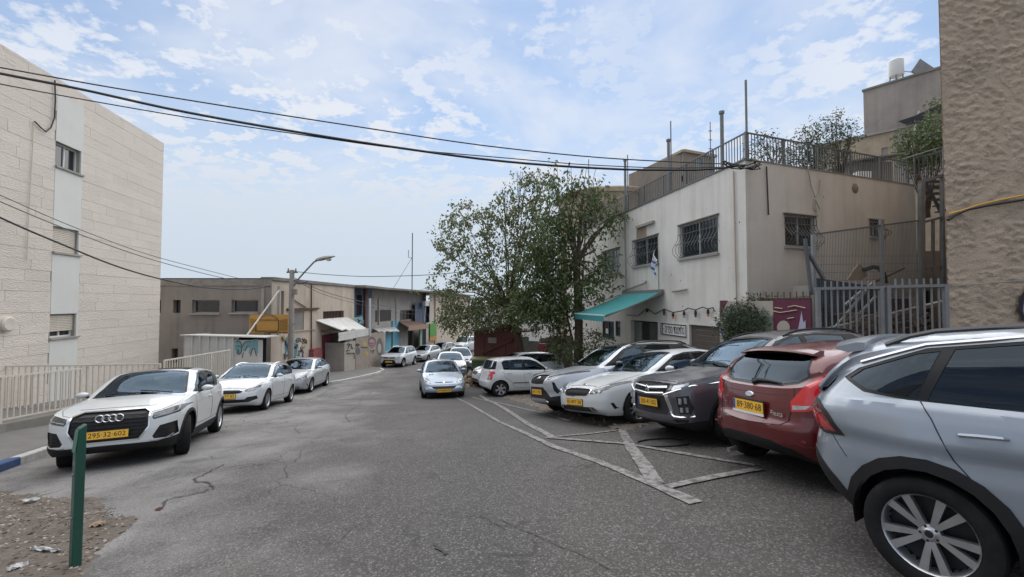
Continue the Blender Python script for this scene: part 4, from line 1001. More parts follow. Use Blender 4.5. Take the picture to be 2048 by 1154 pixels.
# white canopy with its sheet valance, low painted wall
def canopy(T, pa, pb, pc, pd, m, name='canopy', th=.06):
    b = MB(); P = [Vector(v) for v in (pa, pb, pc, pd)]; n = (P[1] - P[0]).cross(P[3] - P[0]).normalized()
    nr = 8; rows = []
    for i in range(nr + 1):
        u = i / nr; a, c = P[0].lerp(P[1], u), P[3].lerp(P[2], u); a, c = a + Vector((0, 0, .03 * (i % 2))), c + Vector((0, 0, .06 * (i % 2) + .04 * math.sin(i * 2.3))); rows.append((a, c))
    for a, c in rows: b.v += [tuple(a), tuple(c), tuple(a - Vector((0, 0, th))), tuple(c - Vector((0, 0, th)))]
    for i in range(nr):
        k = 4 * i; b.f += [(k, k + 1, k + 5, k + 4), (k + 2, k + 6, k + 7, k + 3), (k + 1, k + 3, k + 7, k + 5), (k, k + 4, k + 6, k + 2)]
    b.f += [(0, 2, 3, 1), (4 * nr, 4 * nr + 1, 4 * nr + 3, 4 * nr + 2)]; return T.add(b.build(name, m, None))
LW = Wall((-10.9, 32.6), (-10.55, 41.2))                           # low wall line, out from the row
def on(W, px, py, off=0.0): return W.P(*W.pix(px, py, off), off)
canopy(T, on(W1, 632, 640), on(W1, 697, 635), on(LW, 737, 658.5), on(LW, 684, 660), M_STEEL2)
a_, c_ = LW.pix(676, 690)[0], LW.pix(737, 690)[0]
zv = LW.pix(700, 662)[1], LW.pix(700, 678)[1]
for k in range(3): z = lerp(zv[1], zv[0], k / 3); T.add(LW.panel('canopy_valance', M_STEEL2, None, a_, c_ + .1, z + .01, lerp(zv[1], zv[0], (k + 1) / 3), .002 + .03 * (k % 2), .05))
T.add(MB().bar(on(W1, 643, 662), on(LW, 678, 664), .12).build('canopy_beam', M_DSTEEL))
M_BLOCK = mat('painted_blockwork', (.34, .29, .24), .9, var=.8, scale=3.0, col2=(.20, .16, .14), bump=.4, bscale=20, detail=9); M_GREYW = mat('grey_render', (.40, .37, .33), .9, var=.5, scale=2, col2=(.28, .25, .22))
u0, u1, u2 = LW.pix(689, 700)[0], LW.pix(711, 700)[0], LW.pix(768, 700)[0]; zt1 = LW.pix(730, 677)[1]
T.add(LW.panel('low_wall', M_GREYW, None, u0, u1, -5, zt1, -.2, 0)); T.add(LW.panel('low_wall', M_BLOCK, None, u1 + .004, u2, -5, zt1 + .25, -.2, .03)); T.add(LW.panel('end_post', M_STEEL2, None, u2 + .004, u2 + .14, -5, zt1 + .2, -.15, .05)); T.add(LW.panel('side_wall', M_GREYW, None, u0 - .02, u0 + .18, -5, zt1, -1.3, -.202))
M_SPR = [mat('spray_black', (.03, .03, .035), .8), mat('spray_white', (.55, .53, .50), .8), mat('spray_pink', (.42, .24, .25), .8, var=.4, scale=3), mat('spray_yellow', (.42, .30, .08), .8), mat('spray_blue', (.10, .26, .32), .8, var=.4, scale=3), mat('spray_grey', (.13, .12, .12), .8, var=.5, scale=3)]
ell = lambda cx, cy, rx, ry, n=12: [(cx + rx * math.cos(2 * math.pi * k / n), cy + ry * math.sin(2 * math.pi * k / n)) for k in range(n)]
blob(T, LW, ell(743.5, 684, 8, 11), M_SPR[5], .034); blob(T, LW, ell(743.5, 686, 6.2, 8), M_SPR[2], .039); blob(T, LW, ell(759, 693, 6.5, 17), M_SPR[5], .034); blob(T, LW, ell(759, 697, 3.8, 10), M_GREYW, .039); blob(T, LW, ell(729, 689, 4.5, 5), M_SPR[3], .034); blob(T, LW, ell(733, 707, 3, 5), M_SPR[3], .034); blob(T, LW, ell(716, 702, 4.2, 8), M_SPR[5], .034)
for pp in ([(694, 690), (697, 687), (700, 688), (696, 697)], [(702, 688), (704, 696), (708, 696)], [(693, 701), (700, 700)], [(712, 689), (715, 687), (719, 690), (716, 692), (712, 689)], [(738, 686), (750, 686)], [(740, 690), (748, 690)], [(722, 694), (736, 695)], [(741, 702), (748, 700), (745, 706)], [(694, 706), (709, 706), (709, 718)]): lines(T, LW, pp, .05, M_SPR[0], .045, 'painted_line')
rg = random.Random(9)
for i in range(26):                                             # loose tags along the foot of the first workshop
    x, y = rg.uniform(563, 612), rg.uniform(676, 716); pp = [(x + rg.uniform(-3, 3), y + rg.uniform(-6, 6)) for _ in range(4)]; lines(T, W1, pp, rg.uniform(.04, .12), rg.choice(M_SPR), .012 + i * .0012, 'painted_line')
for i, (x, y, w, h) in enumerate([(566, 695, 3, 18), (573, 690, 4, 16), (590, 700, 5, 15), (602, 694, 5, 20), (597, 680, 6, 5), (581, 678, 3, 5)]): blob(T, W1, ell(x, y, w, h, 8), M_SPR[(1, 4, 4, 1, 5, 4)[i]], .004 + i * .001)
# recessed bays further down, under the roof slab
B2, B3 = Wall((-12.75, 34.6), (-12.6, 40.5)), Wall((-12.6, 40.5), (-10.9, 53.8)); M_BAY = mat('bay_plaster', (.40, .38, .35), .9, var=.6, scale=1, col2=(.24, .22, .2), streak=.4); M_BAYB = mat('bay_shade_blue', (.13, .17, .24), .9, var=.6, scale=1.2, col2=(.08, .09, .12)); M_BLUE = mat('sky_blue_paint', (.16, .42, .52), .8, var=.4, scale=3, col2=(.12, .32, .42)); M_BRNWIN = mat('brown_shutter', (.055, .045, .042), .7, var=.4, scale=6); M_GREEN = mat('green_paint', (.10, .30, .06), .7, var=.4, scale=3)  # the bluish bay colour has the shade under the roof slab painted in
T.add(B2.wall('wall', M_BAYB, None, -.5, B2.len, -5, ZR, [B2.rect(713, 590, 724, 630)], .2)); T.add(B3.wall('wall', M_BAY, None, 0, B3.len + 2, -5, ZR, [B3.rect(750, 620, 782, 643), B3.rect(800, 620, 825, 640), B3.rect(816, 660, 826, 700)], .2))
T.add(B2.panel('dark_opening', M_VOID, None, *B2.rect(713, 590, 724, 630), -.2, -.18)); r = B3.rect(750, 620, 782, 643); n = 9
for k in range(n): T.add(B3.panel('shutter_board', M_BRNWIN, None, lerp(r[0], r[1], k / n) + .01, lerp(r[0], r[1], (k + 1) / n), r[2], r[3], -.12, -.08))
r = B3.rect(800, 620, 825, 640); T.add(B3.window(None, r, mat('brown_frame', (.16, .11, .08), .7), M_GLASSD, .1, mull=2, fw=.08)); T.add(B3.panel('dark_opening', M_VOID, None, *B3.rect(816, 660, 826, 700), -.2, -.18))
T.add(W2.panel('street_art', M_TURQ, None, *W2.rect(714, 634, 732, 655), -.3, -.25)); 
for i in range(7): x, y = rg.uniform(716, 730), rg.uniform(637, 652); lines(T, W2, [(x - 2, y - 3), (x + 2, y), (x - 1, y + 3)], .09, M_SPR[(1, 0, 4)[i % 3]], -.24 + i * .002, 'painted_line')
T.add(W2.panel('pier', M_RUST, None, *[W2.pix(x, 640)[0] for x in (733, 737)], -5, ZR - .02, -.3, -.1)); T.add(MB().tube([on(LW, 740, y, .1) for y in (597, 630, 671)], .09, 8).build('steel_column', M_STEEL2, None, True))
canopy(T, on(B3, 746, 657, .02), on(B3, 790, 654, .02), on(W3, 799, 662, .9), on(LW, 757, 663, .1), M_STEEL2)
T.add(B3.panel('blue_pier', M_BLUE, None, *[B3.pix(x, 660)[0] for x in (783, 795)], -5, B3.pix(788, 641)[1], .003, .15)); T.add(W3.panel('blue_door', M_BLUE, None, *[W3.pix(x, 680)[0] for x in (770, 781)], -5, W3.pix(775, 668)[1], .0, .05))
M_BRAWN = mat('brown_awning', (.20, .12, .085), .85, var=.6, scale=4, col2=(.11, .07, .05)); canopy(T, on(B3, 796, 642, .02), on(B3, 838, 641, .02), on(W3, 857, 651, .8), on(W3, 817, 655, .8), M_BRAWN, 'awning'); T.add(MB().bar(on(W3, 817, 656.5, .82), on(W3, 857, 652.5, .82), .04, .5).build('awning_valance', mat('striped_valance', (.40, .27, .19), .85, var=.9, scale=9, col2=(.2, .12, .09)), None))
T.add(W3.panel('green_panel', M_GREEN, None, *W3.rect(857, 647, 870, 672), .0, .2)); T.add(W3.panel('orange_panel', M_ORANGE, None, *W3.rect(857, 672.3, 870, 681), .0, .2)); T.add(W3.panel('green_pier', mat('pale_green', (.25, .38, .28), .8), None, *[W3.pix(x, 660)[0] for x in (838, 842)], -5, W3.pix(840, 655)[1], 0, .15)); T.add(W3.panel('shaded_bay', M_BAYB, None, *W3.rect(838, 605, 871, 646), -.5, -.45)); T.add(W3.panel('dark_opening', M_VOID, None, *W3.rect(843, 658, 856, 700), -.3, -.25))  # bay panel between the piers: its dark blue is painted shade
T.add(W3.panel('end_pier', M_WING, None, *[W3.pix(x, 650)[0] for x in (871, 885)], -5, ZR - .02, -.6, 0)); T.add(W4.wall('wall', M_WING, None, 0, W4.len, -6, ZR - .02, [W4.rect(876, 618, 886, 640)], .2))
for x in (757, 792): T.add(MB().bar(on(W3, x, 597, .3), on(W3, x, 650, .3), .16).build('pier', M_CONCL, None))
ac = W3.rect(846, 602, 853, 612); T.add(W3.panel('air_conditioner', M_STEEL2, None, *ac, -.1, .3))
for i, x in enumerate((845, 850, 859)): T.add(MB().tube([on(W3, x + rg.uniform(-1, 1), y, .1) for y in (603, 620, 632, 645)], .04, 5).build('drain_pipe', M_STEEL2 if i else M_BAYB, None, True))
rc = atd(907, 582, 60); T.add(MB().box(rc + Vector((-.5, 0, -.3)), (.7, .7, 1.2)).build('chimney', M_RUST, None))
q = Thing('radio_mast', atd(824, 583, 44), 'thin steel radio mast with stays on the workshop row roof', 'mast'); p0, p1 = atd(824, 586, 44), atd(825, 466, 44); q.add(MB().tube([p0, p1], .05, 6).build('mast_tube', M_DSTEEL, None)); q.add(MB().tube([atd(823.5, 516, 44), atd(784, 581, 44)], .018, 4).build('stay_wire', M_DSTEEL, None)); q.add(MB().tube([atd(824, 516, 44), atd(817, 515, 44), atd(817, 500, 44)], .03, 5).build('antenna_arm', M_DSTEEL, None))
# ================================================================ white two storey house on the right
CR = Vector((6.8, 13.0)); dl = Vector((-.2, 1)).normalized(); dr_ = Vector((2.568, 1)).normalized()
WL = Wall(CR, CR + dl * 16.5); WR = Wall(CR, CR + dr_ * 8.15)
TB = Thing('corner_house', (6.8, 13, ground(6.8, 13)), 'white painted two storey corner house with barred windows and a railed roof terrace', 'building')
zr_l = CAMZ + 4.15; zb = -3.5
wl = [WL.rect(1359, 441, 1436, 512), WL.rect(1267, 476, 1316, 530), WL.rect(1205, 500, 1239, 546)]
shop = [WL.rect(1262, 642, 1316, 760), WL.rect(1205, 642, 1228, 678), WL.rect(1231, 642, 1241, 673), WL.rect(1379, 652, 1452, 760)]
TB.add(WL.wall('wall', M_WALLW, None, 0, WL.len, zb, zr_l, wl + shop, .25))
wr = [WR.rect(1570, 431, 1630, 494), WR.rect(1740, 441, 1764, 474)]
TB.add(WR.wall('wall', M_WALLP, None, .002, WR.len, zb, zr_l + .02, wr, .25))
b = MB(); b.add([WL.P(0, zr_l - .05), WL.P(WL.len, zr_l - .05), WL.P(WL.len, zr_l - .05, -9), (CR.x + dr_.x * 8.15, CR.y + dr_.y * 8.15, zr_l - .05)], [(0, 1, 2, 3)]); TB.add(b.build('roof', M_CONC, None, fix=False))
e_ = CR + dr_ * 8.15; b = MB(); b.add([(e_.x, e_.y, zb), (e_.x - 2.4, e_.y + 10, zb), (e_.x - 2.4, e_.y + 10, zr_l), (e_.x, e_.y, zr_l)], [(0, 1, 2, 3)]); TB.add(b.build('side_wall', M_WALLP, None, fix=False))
def belly_window(W, r, nb=11):
    w = TB.add(W.window(None, r, M_ALU, M_GLASSD, .14, mull=1)); u0, u1, z0, z1 = r
    TB.add(W.panel('window_sill', M_CONCL, None, u0 - .06, u1 + .06, z0 - .07, z0 - .002, -.05, .08))
    h = z1 - z0; prof = [(1.0, .03), (.74, .03), (.6, .05), (.46, .14), (.30, .26), (.14, .24), (.03, .08)]
    M = M_DSTEEL
    for zf in (1.0, .72, .42, .03):
        o = [p[1] for p in prof if abs(p[0] - zf) < .06]; o = o[0] if o else .16
        TB.add(MB().bar(W.P(u0 - .06, z0 + h * zf, o), W.P(u1 + .06, z0 + h * zf, o), .02).build('grille_rail', M))
    for k in range(nb):
        u = lerp(u0 - .04, u1 + .04, k / (nb - 1)); o = MB().tube([W.P(u, z0 + h * zf, of) for zf, of in prof], .010, 5).build('security_bar', M, None, True); TB.add(o)
    TB.add(W.panel('hood', M_CONCL, None, u0 - .08, u1 + .08, z1 + .02, z1 + .05, 0, .06))
for r, n in zip(wl, (13, 10, 8)): belly_window(WL, r, n)
belly_window(WR, wr[0], 11); belly_window(WR, wr[1], 6)
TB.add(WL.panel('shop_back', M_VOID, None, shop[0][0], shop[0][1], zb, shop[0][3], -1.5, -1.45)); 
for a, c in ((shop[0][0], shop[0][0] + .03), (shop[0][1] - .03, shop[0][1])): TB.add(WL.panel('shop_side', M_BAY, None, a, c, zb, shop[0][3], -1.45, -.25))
for r in shop[1:3]: TB.add(WL.window(None, r, M_DSTEEL, M_GLASSD, .08, mull=1 if r is shop[1] else 0))
TB.add(WL.panel('notice', WHITEP, None, *WL.rect(1211, 657, 1216, 667), -.02, -.01))
d_ = shop[0]; dw = d_[1] - d_[0]; TB.add(WL.panel('door_leaf', mat('shop_door', (.06, .08, .075), .5, var=.4, scale=3), None, d_[0] + .05, d_[0] + dw * .40, zb, d_[3] - .06, -.2, -.15)); TB.add(WL.panel('door_leaf', mat('shop_door2', (.22, .26, .24), .6, var=.5, scale=4), None, d_[1] - dw * .30, d_[1] - .05, zb, d_[3] - .06, -.2, -.15))
r = shop[3]; n = 22
for k in range(n): z = lerp(-2.9, r[3], k / n); TB.add(WL.panel('shutter_slat', mat('grey_brown_shutter', (.12, .10, .085), .6, .2, var=.4, scale=3), None, r[0], r[1], z + .006, lerp(-2.9, r[3], (k + 1) / n), -.12, -.09))
# shop sign in Hebrew lettering
SG = Thing('shop_sign', WL.P(WL.pix(1348, 660)[0], -1.9, .03), 'white shop sign with black frame and black Hebrew lettering beside the shutter', 'sign'); r = WL.rect(1323, 648, 1374, 672)
SG.add(WL.panel('sign_board', mat('sign_white', (.68, .68, .65), .6), None, *r, .003, .03)); fw = .035
for q in ((r[0], r[1], r[2], r[2] + fw), (r[0], r[1], r[3] - fw, r[3]), (r[0], r[0] + fw, r[2] + fw, r[3] - fw), (r[1] - fw, r[1], r[2] + fw, r[3] - fw)): SG.add(WL.panel('sign_frame', INK, None, *q, .031, .04))
me = text_mesh('\u05d2\u05d5\u05dc\u05d3\u05de\u05d5\u05e0\u05d3 \u05e1\u05e4\u05e8\u05d9\u05dd'[::-1], .42, .003); xs = [v.co.x for v in me.vertices]; wd = max(xs) - min(xs) or 1; k = (r[1] - r[0]) * .74 / wd; cx_ = (max(xs) + min(xs)) / 2
for v in me.vertices: v.co.x = (v.co.x - cx_) * k
o = link('lettering', me, None, INK); M = frame(WL.P((r[0] + r[1]) / 2 - (r[1] - r[0]) * .06, (r[2] + r[3]) / 2, .033), (-WL.d.x, -WL.d.y, 0), (WL.n.x, WL.n.y, 0)); me.transform(M); SG.add(o)
for zf in (.28, .72): u = r[1] - .13; z = lerp(r[2], r[3], zf); SG.add(MB().tube([WL.P(u - .05, z - .10, .035), WL.P(u + .03, z, .035), WL.P(u - .04, z + .05, .035), WL.P(u + .02, z + .12, .035)], .022, 5).build('flourish', INK, None))
# teal awning on folding arms
u_r, z_t = WL.pix(1328, 584); u_l = u_r + 3.3; z_f = CAMZ - .49; off = 2.35
AW = Thing('shop_awning', WL.P(u_r, z_t), 'teal canvas awning with scalloped valance over the bookshop door', 'awning'); b = MB(); n = 10
for i in range(n + 1):
    u = lerp(u_r, u_l, i / n)
    for k in range(7): t = k / 6; b.v.append(tuple(WL.P(u, lerp(z_t, z_f, t) - .05 * math.sin(math.pi * t), .12 + off * t)))
for i in range(n):
    for k in range(6): b.f.append((i * 7 + k, i * 7 + k + 1, (i + 1) * 7 + k + 1, (i + 1) * 7 + k))
AW.add(b.build('canvas', M_TEAL, None, True, fix=False)); b = MB(); m = 36
for i in range(m + 1): u = lerp(u_r, u_l, i / m); b.v += [tuple(WL.P(u, z_f, .12 + off + .02)), tuple(WL.P(u, z_f - .22 - .035 * abs(math.sin(i * math.pi / 3)), .12 + off + .03))]
for i in range(m): b.f.append((2 * i, 2 * i + 1, 2 * i + 3, 2 * i + 2))
AW.add(b.build('valance', M_TEAL, None, fix=False)); AW.add(MB().bar(WL.P(u_r - .02, z_f, .12 + off), WL.P(u_l + .02, z_f, .12 + off), .06, .05).build('front_bar', M_TEALW, None)); AW.add(MB().bar(WL.P(u_r - .05, z_t + .02, .1), WL.P(u_l + .05, z_t + .02, .1), .14, .16).build('cassette', M_GALV, None))
for u in (u_r + .15, u_l - .3): AW.add(MB().bar(WL.P(u, z_t - .12, .1), WL.P(u + .9, lerp(z_t, z_f, .5) - .22, off * .5), .05).bar(WL.P(u + .9, lerp(z_t, z_f, .5) - .22, off * .5), WL.P(u, z_f - .03, off + .1), .045).build('folding_arm', M_DSTEEL, None))
AW.add(MB().bar(WL.P(u_r - .015, z_t - .06, .1), WL.P(u_r - .015, z_f - .06, .1 + off), .03, .05).build('side_rail', M_GALV, None))
# string lights, flag, pipes, cables
zs_ = lambda px, py: WL.P(*WL.pix(px, py, .1), .1)
SL = Thing('string_lights', zs_(1290, 618), 'string of hooded bulbs on a black cable above the shop sign', 'string lights'); pts = [(1252, 630), (1275, 632), (1294, 617), (1310, 628), (1328, 618), (1346, 625), (1368, 621), (1376, 616), (1391, 620), (1405, 614), (1416, 618), (1426, 615), (1429, 622)]
SL.add(MB().tube([zs_(*p) for p in pts], .018, 5).build('cable', M_WIRE, None, True))
for i, p in enumerate(((1294, 617), (1328, 618), (1346, 625), (1368, 622), (1391, 620), (1416, 618))): c = zs_(*p); SL.add(MB().lathe([(.02, 0), (.045, -.05), (.05, -.14), (.035, -.16)], 10, None, c).build('lamp_hood', M_WIRE, None, True)); SL.add(MB().lathe([(.03, -.14), (.045, -.19), (.03, -.24), (.0, -.25)], 10, None, c).build('bulb', (LAMPW, M_KB, AMBER)[i % 3], None, True))
FL = Thing('flag', WL.P(*WL.pix(1309, 490), .1), 'white flag with blue stripes hanging under the middle barred window', 'flag'); c = [WL.P(*WL.pix(*p, .5), .5) for p in ((1307, 512), (1314, 522), (1313, 560), (1303, 545))]
b = MB(); nx_, ny_ = 8, 14
def flagpt(u, v): p = c[0].lerp(c[1], u).lerp(c[3].lerp(c[2], u), v); return p + Vector((WL.n.x, WL.n.y, 0)) * (.06 * math.sin(u * 7 + v * 3))
for nm, v0, v1, mm in (('cloth', 0, .22, 0), ('stripe', .22, .34, 1), ('cloth', .34, .62, 0), ('stripe', .62, .78, 1), ('cloth', .78, 1, 0)):
    b = MB()
    for j in range(5):
        for i in range(nx_ + 1): b.v.append(tuple(flagpt(i / nx_, lerp(v0, v1, j / 4))))
    for j in range(4):
        for i in range(nx_): b.f.append((j * (nx_ + 1) + i, j * (nx_ + 1) + i + 1, (j + 1) * (nx_ + 1) + i + 1, (j + 1) * (nx_ + 1) + i))
    FL.add(b.build(nm, mat('flag_white', (.66, .67, .68), .8) if not mm else mat('flag_blue', (.05, .13, .42), .8), None, True, fix=False))
FL.add(MB().tube([WL.P(*WL.pix(1311, 500), .05), c[0] + Vector((0, 0, .02)), c[1]], .015, 5).build('flag_pole', M_ALU, None))
def pipe(W, pix, rad, m, off, label, cat='pipe', name='wall_pipe'): return tag(MB().tube([W.P(*W.pix(*p, off), off) for p in pix], rad, 6).build(name, m, None, True), label, cat)
pipe(WL, [(1467, 342), (1470, 470), (1473, 600)], .022, mat('brown_pipe', (.42, .34, .28), .6), .05, 'thin brown downpipe near the corner of the white house')
pipe(WL, [(1249, 440), (1251, 520), (1252, 585)], .04, M_CONCL, .06, 'pale vertical pipe left of the middle barred window'); pipe(WL, [(1245, 590), (1246, 582), (1290, 566), (1293, 562)], .05, M_CONCL, .12, 'bent pale pipe above the teal awning'); pipe(WL, [(1345, 583), (1373, 579)], .04, M_CONCL, .08, 'short pale pipe stub right of the teal awning')
pipe(WL, [(1316, 498), (1317, 560), (1318, 584)], .012, M_DSTEEL, .04, 'thin cable running down beside the hanging flag', 'cable', 'wall_cable'); pipe(WL, [(1160, 607), (1195, 602), (1215, 598), (1240, 590)], .02, M_WIRE, .1, 'black cable running along the wall behind the tree', 'cable', 'wall_cable')
pipe(WR, [(1533, 333), (1535, 380), (1537, 430)], .02, M_WIRE, .05, 'black cable hanging straight down near the corner of the darker side wall', 'cable', 'wall_cable'); pipe(WR, [(1615, 330), (1622, 370), (1630, 395), (1638, 388), (1640, 360)], .015, M_CONCL, .05, 'pale looped cable hanging from the roof edge', 'cable', 'wall_cable'); pipe(WR, [(1628, 398), (1627, 418), (1633, 425), (1639, 418), (1631, 400), (1633, 440)], .013, M_CONCL, .05, 'pale cable knot above the barred window', 'cable', 'wall_cable')
b = MB(); rc = random.Random(2)
for k in range(3):
    c0 = Vector((CR.x, CR.y, CAMZ + 3.95)) + Vector((-.12, -.12, 0)); pts = [c0 + Vector((rc.uniform(-.2, .1) + .55 * math.sin(t * 1.1 + k), -.05 * k, .12 * math.sin(t * 2 + k * 1.3))) for t in [j * .5 for j in range(11)]]; b.tube(pts, .018, 5)
tag(b.build('cable_bundle', M_WIRE, None, True), 'tangled bundle of black cables on the corner of the white house roof', 'cables')
rust = mat('rust_stain_plate', (.17, .12, .09), .9, var=.8, scale=8, col2=(.32, .27, .22))
b = MB(); P0 = WR.P(*WR.pix(1710, 377), .004); b.lathe([(0, .02), (.05, .022), (.09, .004), (.17, .0)], 14, Matrix((Vector((WR.d.x, WR.d.y, 0)), Vector((0, 0, 1)), Vector((WR.n.x, WR.n.y, 0)))).transposed(), P0); TB.add(b.build('vent_patch', rust, None, True)); TB.add(WL.panel('broken_plaster', mat('bare_brown_patch', (.33, .26, .19), .95, var=.6, scale=5), None, *WL.rect(1273, 455, 1293, 478), .003, .01)); TB.add(WL.panel('ledge', M_CONCL, None, *WL.rect(1276, 447, 1310, 452), .003, .12))
TB.add(WL.panel('coping', M_DSTEEL, None, -.02, WL.len, zr_l, zr_l + .05, -.25, .04)); TB.add(WR.panel('coping', M_CONC, None, .05, WR.len, zr_l + .02, zr_l + .05, -.25, .02))
# roof terrace railing and posts
def rooftop(W, u0, u1, label, zt, gap=.125, inset=.12):
    a, c = W.P(u0, zt, -inset), W.P(u1, zt, -inset); return railing('roof_railing', [tuple(a), tuple(c)], .86, M_DSTEEL, label, gap=gap, post=1.55, bar=.010, rail=.02, base=.06)
rooftop(WL, .1, 14.0, 'grey steel roof railing along the street side of the white house', zr_l); rooftop(WR, .15, 8.0, 'grey steel roof railing above the darker side wall of the white house', zr_l + .02)
for i, (px, y0, y1, W_, lab, rad) in enumerate(((1494, 318, 161, WR, 'tallest thin steel post standing at the roof corner', .035), (1445, 345, 224, WL, 'thick steel post with a cap just beside the roof corner', .06), (1338, 388, 280, WL, 'thick steel post on the roof in front of the brown rooftop house', .06), (1343, 388, 241, WL, 'thin tall pole on the roof in front of the brown rooftop house', .022), (1251, 425, 320, WL, 'thick steel post at the far end of the roof by the round tower', .06), (1256, 425, 309, WL, 'thin pole at the far end of the roof by the round tower', .022), (1178, 445, 318, WL, 'thin pole rising out of the tree crown', .022), (1422, 372, 243, WL, 'thin ribbed antenna rod standing behind the roof railing', .014))):
    u, _ = W_.pix(px, y0, -.15); z0 = zr_l; p = W_.P(u, z0, -.15); top = W_.pix(px, y1, -.15)[1]; b = MB(); b.tube([p, (p.x, p.y, top)], rad, 8)
    if rad > .05: b.lathe([(.0, .04), (.09, .04), (.09, -.04), (.06, -.05)], 8, None, (p.x, p.y, top))
    if 'ribbed' in lab:
        for k in range(5): b.box((p.x, p.y, top - .3 - .3 * k), (.12, .02, .02))
    tag(b.build('roof_post', M_GALV if rad > .03 else M_DSTEEL, None, True), lab, 'post')
# ---- things further back: rooftop house, round tower, upper building with tank
def block(name, W, u0, u1, z0, z1, back, m, label, ops=(), wins=None):
    t = Thing(name, W.P((u0 + u1) / 2, z0), label, 'building'); t.add(W.wall('wall', m, None, u0, u1, z0, z1, list(ops), .2)); b = MB()
    for u in (u0, u1): b.add([W.P(u, z0, -.2), W.P(u, z0, -back), W.P(u, z1, -back), W.P(u, z1, -.2)], [(0, 1, 2, 3)])
    b.add([W.P(u0, z1 - .01, 0), W.P(u1, z1 - .01, 0), W.P(u1, z1 - .01, -back), W.P(u0, z1 - .01, -back)], [(0, 1, 2, 3)]); t.add(b.build('side_and_roof', m, None, fix=False)); return t
M_BRH = mat('brown_rooftop_render', (.27, .225, .185), .95, var=.7, scale=1, col2=(.17, .145, .12), streak=.4); M_TOWER = mat('old_yellow_stone', (.46, .375, .265), .95, var=.8, scale=1.3, col2=(.27, .215, .155), bump=.5, bscale=10, streak=.3); M_GREYB = mat('grey_upper_render', (.36, .315, .28), .95, var=.8, scale=.7, col2=(.22, .195, .175), streak=.5)
Wh1 = Wall((atd(1286, 345, 30).x, 30), (atd(1367, 345, 26).x, 26)); Wh2 = Wall((atd(1367, 345, 26).x, 26), (atd(1430, 345, 27).x, 27)); zt1 = Wh1.pix(1330, 322)[1]
t = block('rooftop_house', Wh2, 0, Wh2.len, 3, zt1, 5, M_BRH, 'flat roofed brown house standing behind the terrace railing', [Wh2.rect(1391, 317, 1405, 342)]); t.add(Wh2.panel('window', mat('pale_window', (.35, .42, .42), .3), None, *Wh2.rect(1391, 317, 1405, 342), -.1, -.05)); r = Wh2.rect(1391, 317, 1405, 342)
for k in range(4): u = lerp(r[0], r[1], (k + .5) / 4); t.add(Wh2.panel('window_bar', M_DSTEEL, None, u - .015, u + .015, r[2], r[3], -.04, -.02))
t.add(Wh1.wall('wall', M_BRH, None, 0, Wh1.len - .01, 3, zt1 - .01, [Wh1.rect(1349, 354, 1366, 366)], .2)); t.add(Wh1.panel('roof_edge', M_TOWER, None, -.1, Wh1.len, zt1, zt1 + .15, -.3, .1)); t.add(Wh2.panel('roof_edge', M_TOWER, None, 0, Wh2.len + .1, zt1 + .002, zt1 + .152, -.3, .1)); t.add(Wh1.panel('dark_opening', M_VOID, None, *Wh1.rect(1349, 354, 1366, 366), -.2, -.15))
c = atd(1214, 372, 30); c.z = atd(1214, 374, 29.8).z; c.x *= 33 / 30; c.y = 33; rad = 3.6; n = 40; b = MB(); b.lathe([(rad, -9 - 0), (rad, c.z - .4), (rad + .12, c.z - .38), (rad + .12, c.z - .1), (rad, c.z)], n, None, (c.x, c.y, 0)); b.lathe([(rad - .3, c.z), (rad - .3, c.z - .6), (0, c.z - .6)], n, None, (c.x, c.y, 0)); b.lathe([(rad, c.z), (rad - .3, c.z)], n, None, (c.x, c.y, 0))
tag(b.build('round_tower', M_TOWER, None, True), 'round old yellow stone tower behind the trees and the white house', 'tower')
WU = Wall((19.0, 24.0), (19.0 + .78 * 7, 24.0 - 7)); zu = WU.pix(1760, 173)[1]; t = block('upper_building', WU, 0, WU.len, 7.4, zu, 6, M_GREYB, 'grey rendered upper building with a white water tank on its roof')
t.add(WU.panel('roof_edge', M_CONC, None, -.05, WU.len, zu, zu + .1, -.4, .06))
WY = Wall((atd(1690, 280, 24.5).x, 24.5), (atd(1690, 280, 24.5).x + 6.8, 24.5 - 7.0)); zy = WY.pix(1740, 272)[1]; t = block('stone_annexe', WY, -1.5, WY.len, 2, zy, 4, M_TOWER, 'yellowish block built annexe wall above the roof terrace', [WY.rect(1763, 295, 1776, 318)]); t.add(WY.panel('dark_opening', M_VOID, None, *WY.rect(1763, 295, 1776, 318), -.2, -.15))
t.add(WY.panel('coping', M_CONCL, None, -1.55, WY.len, zy, zy + .12, -.3, .08))
tk = WU.P(WU.pix(1787, 160)[0], zu, -.6); Tt = Thing('water_tank', tk, 'white cylindrical water tank on a stand on the grey upper roof', 'tank'); b = MB(); b.lathe([(0, 1.42), (.27, 1.40), (.33, 1.32), (.33, .55), (.3, .5), (0, .5)], 20, None, tk); Tt.add(b.build('drum', WHITEP, None, True))
for dx, dy in ((-.22, -.22), (.22, -.22), (.22, .22), (-.22, .22)): Tt.add(MB().bar(tk + Vector((dx, dy, 0)), tk + Vector((dx * .8, dy * .8, .52)), .04).build('leg', M_GALV, None))
Tt.add(MB().tube([tk + Vector((.3, 0, .8)), tk + Vector((.7, -.1, .7)), tk + Vector((1.0, -.3, .45)), tk + Vector((1.3, -.6, .1))], .04, 6).build('water_pipe', WHITEP, None, True)); Tt.add(MB().box(tk + Vector((1.0, -.7, .3)), (1.5, .06, .8), Matrix.Rotation(R(35), 3, 'Y')).build('solar_panel', M_GALV, None))
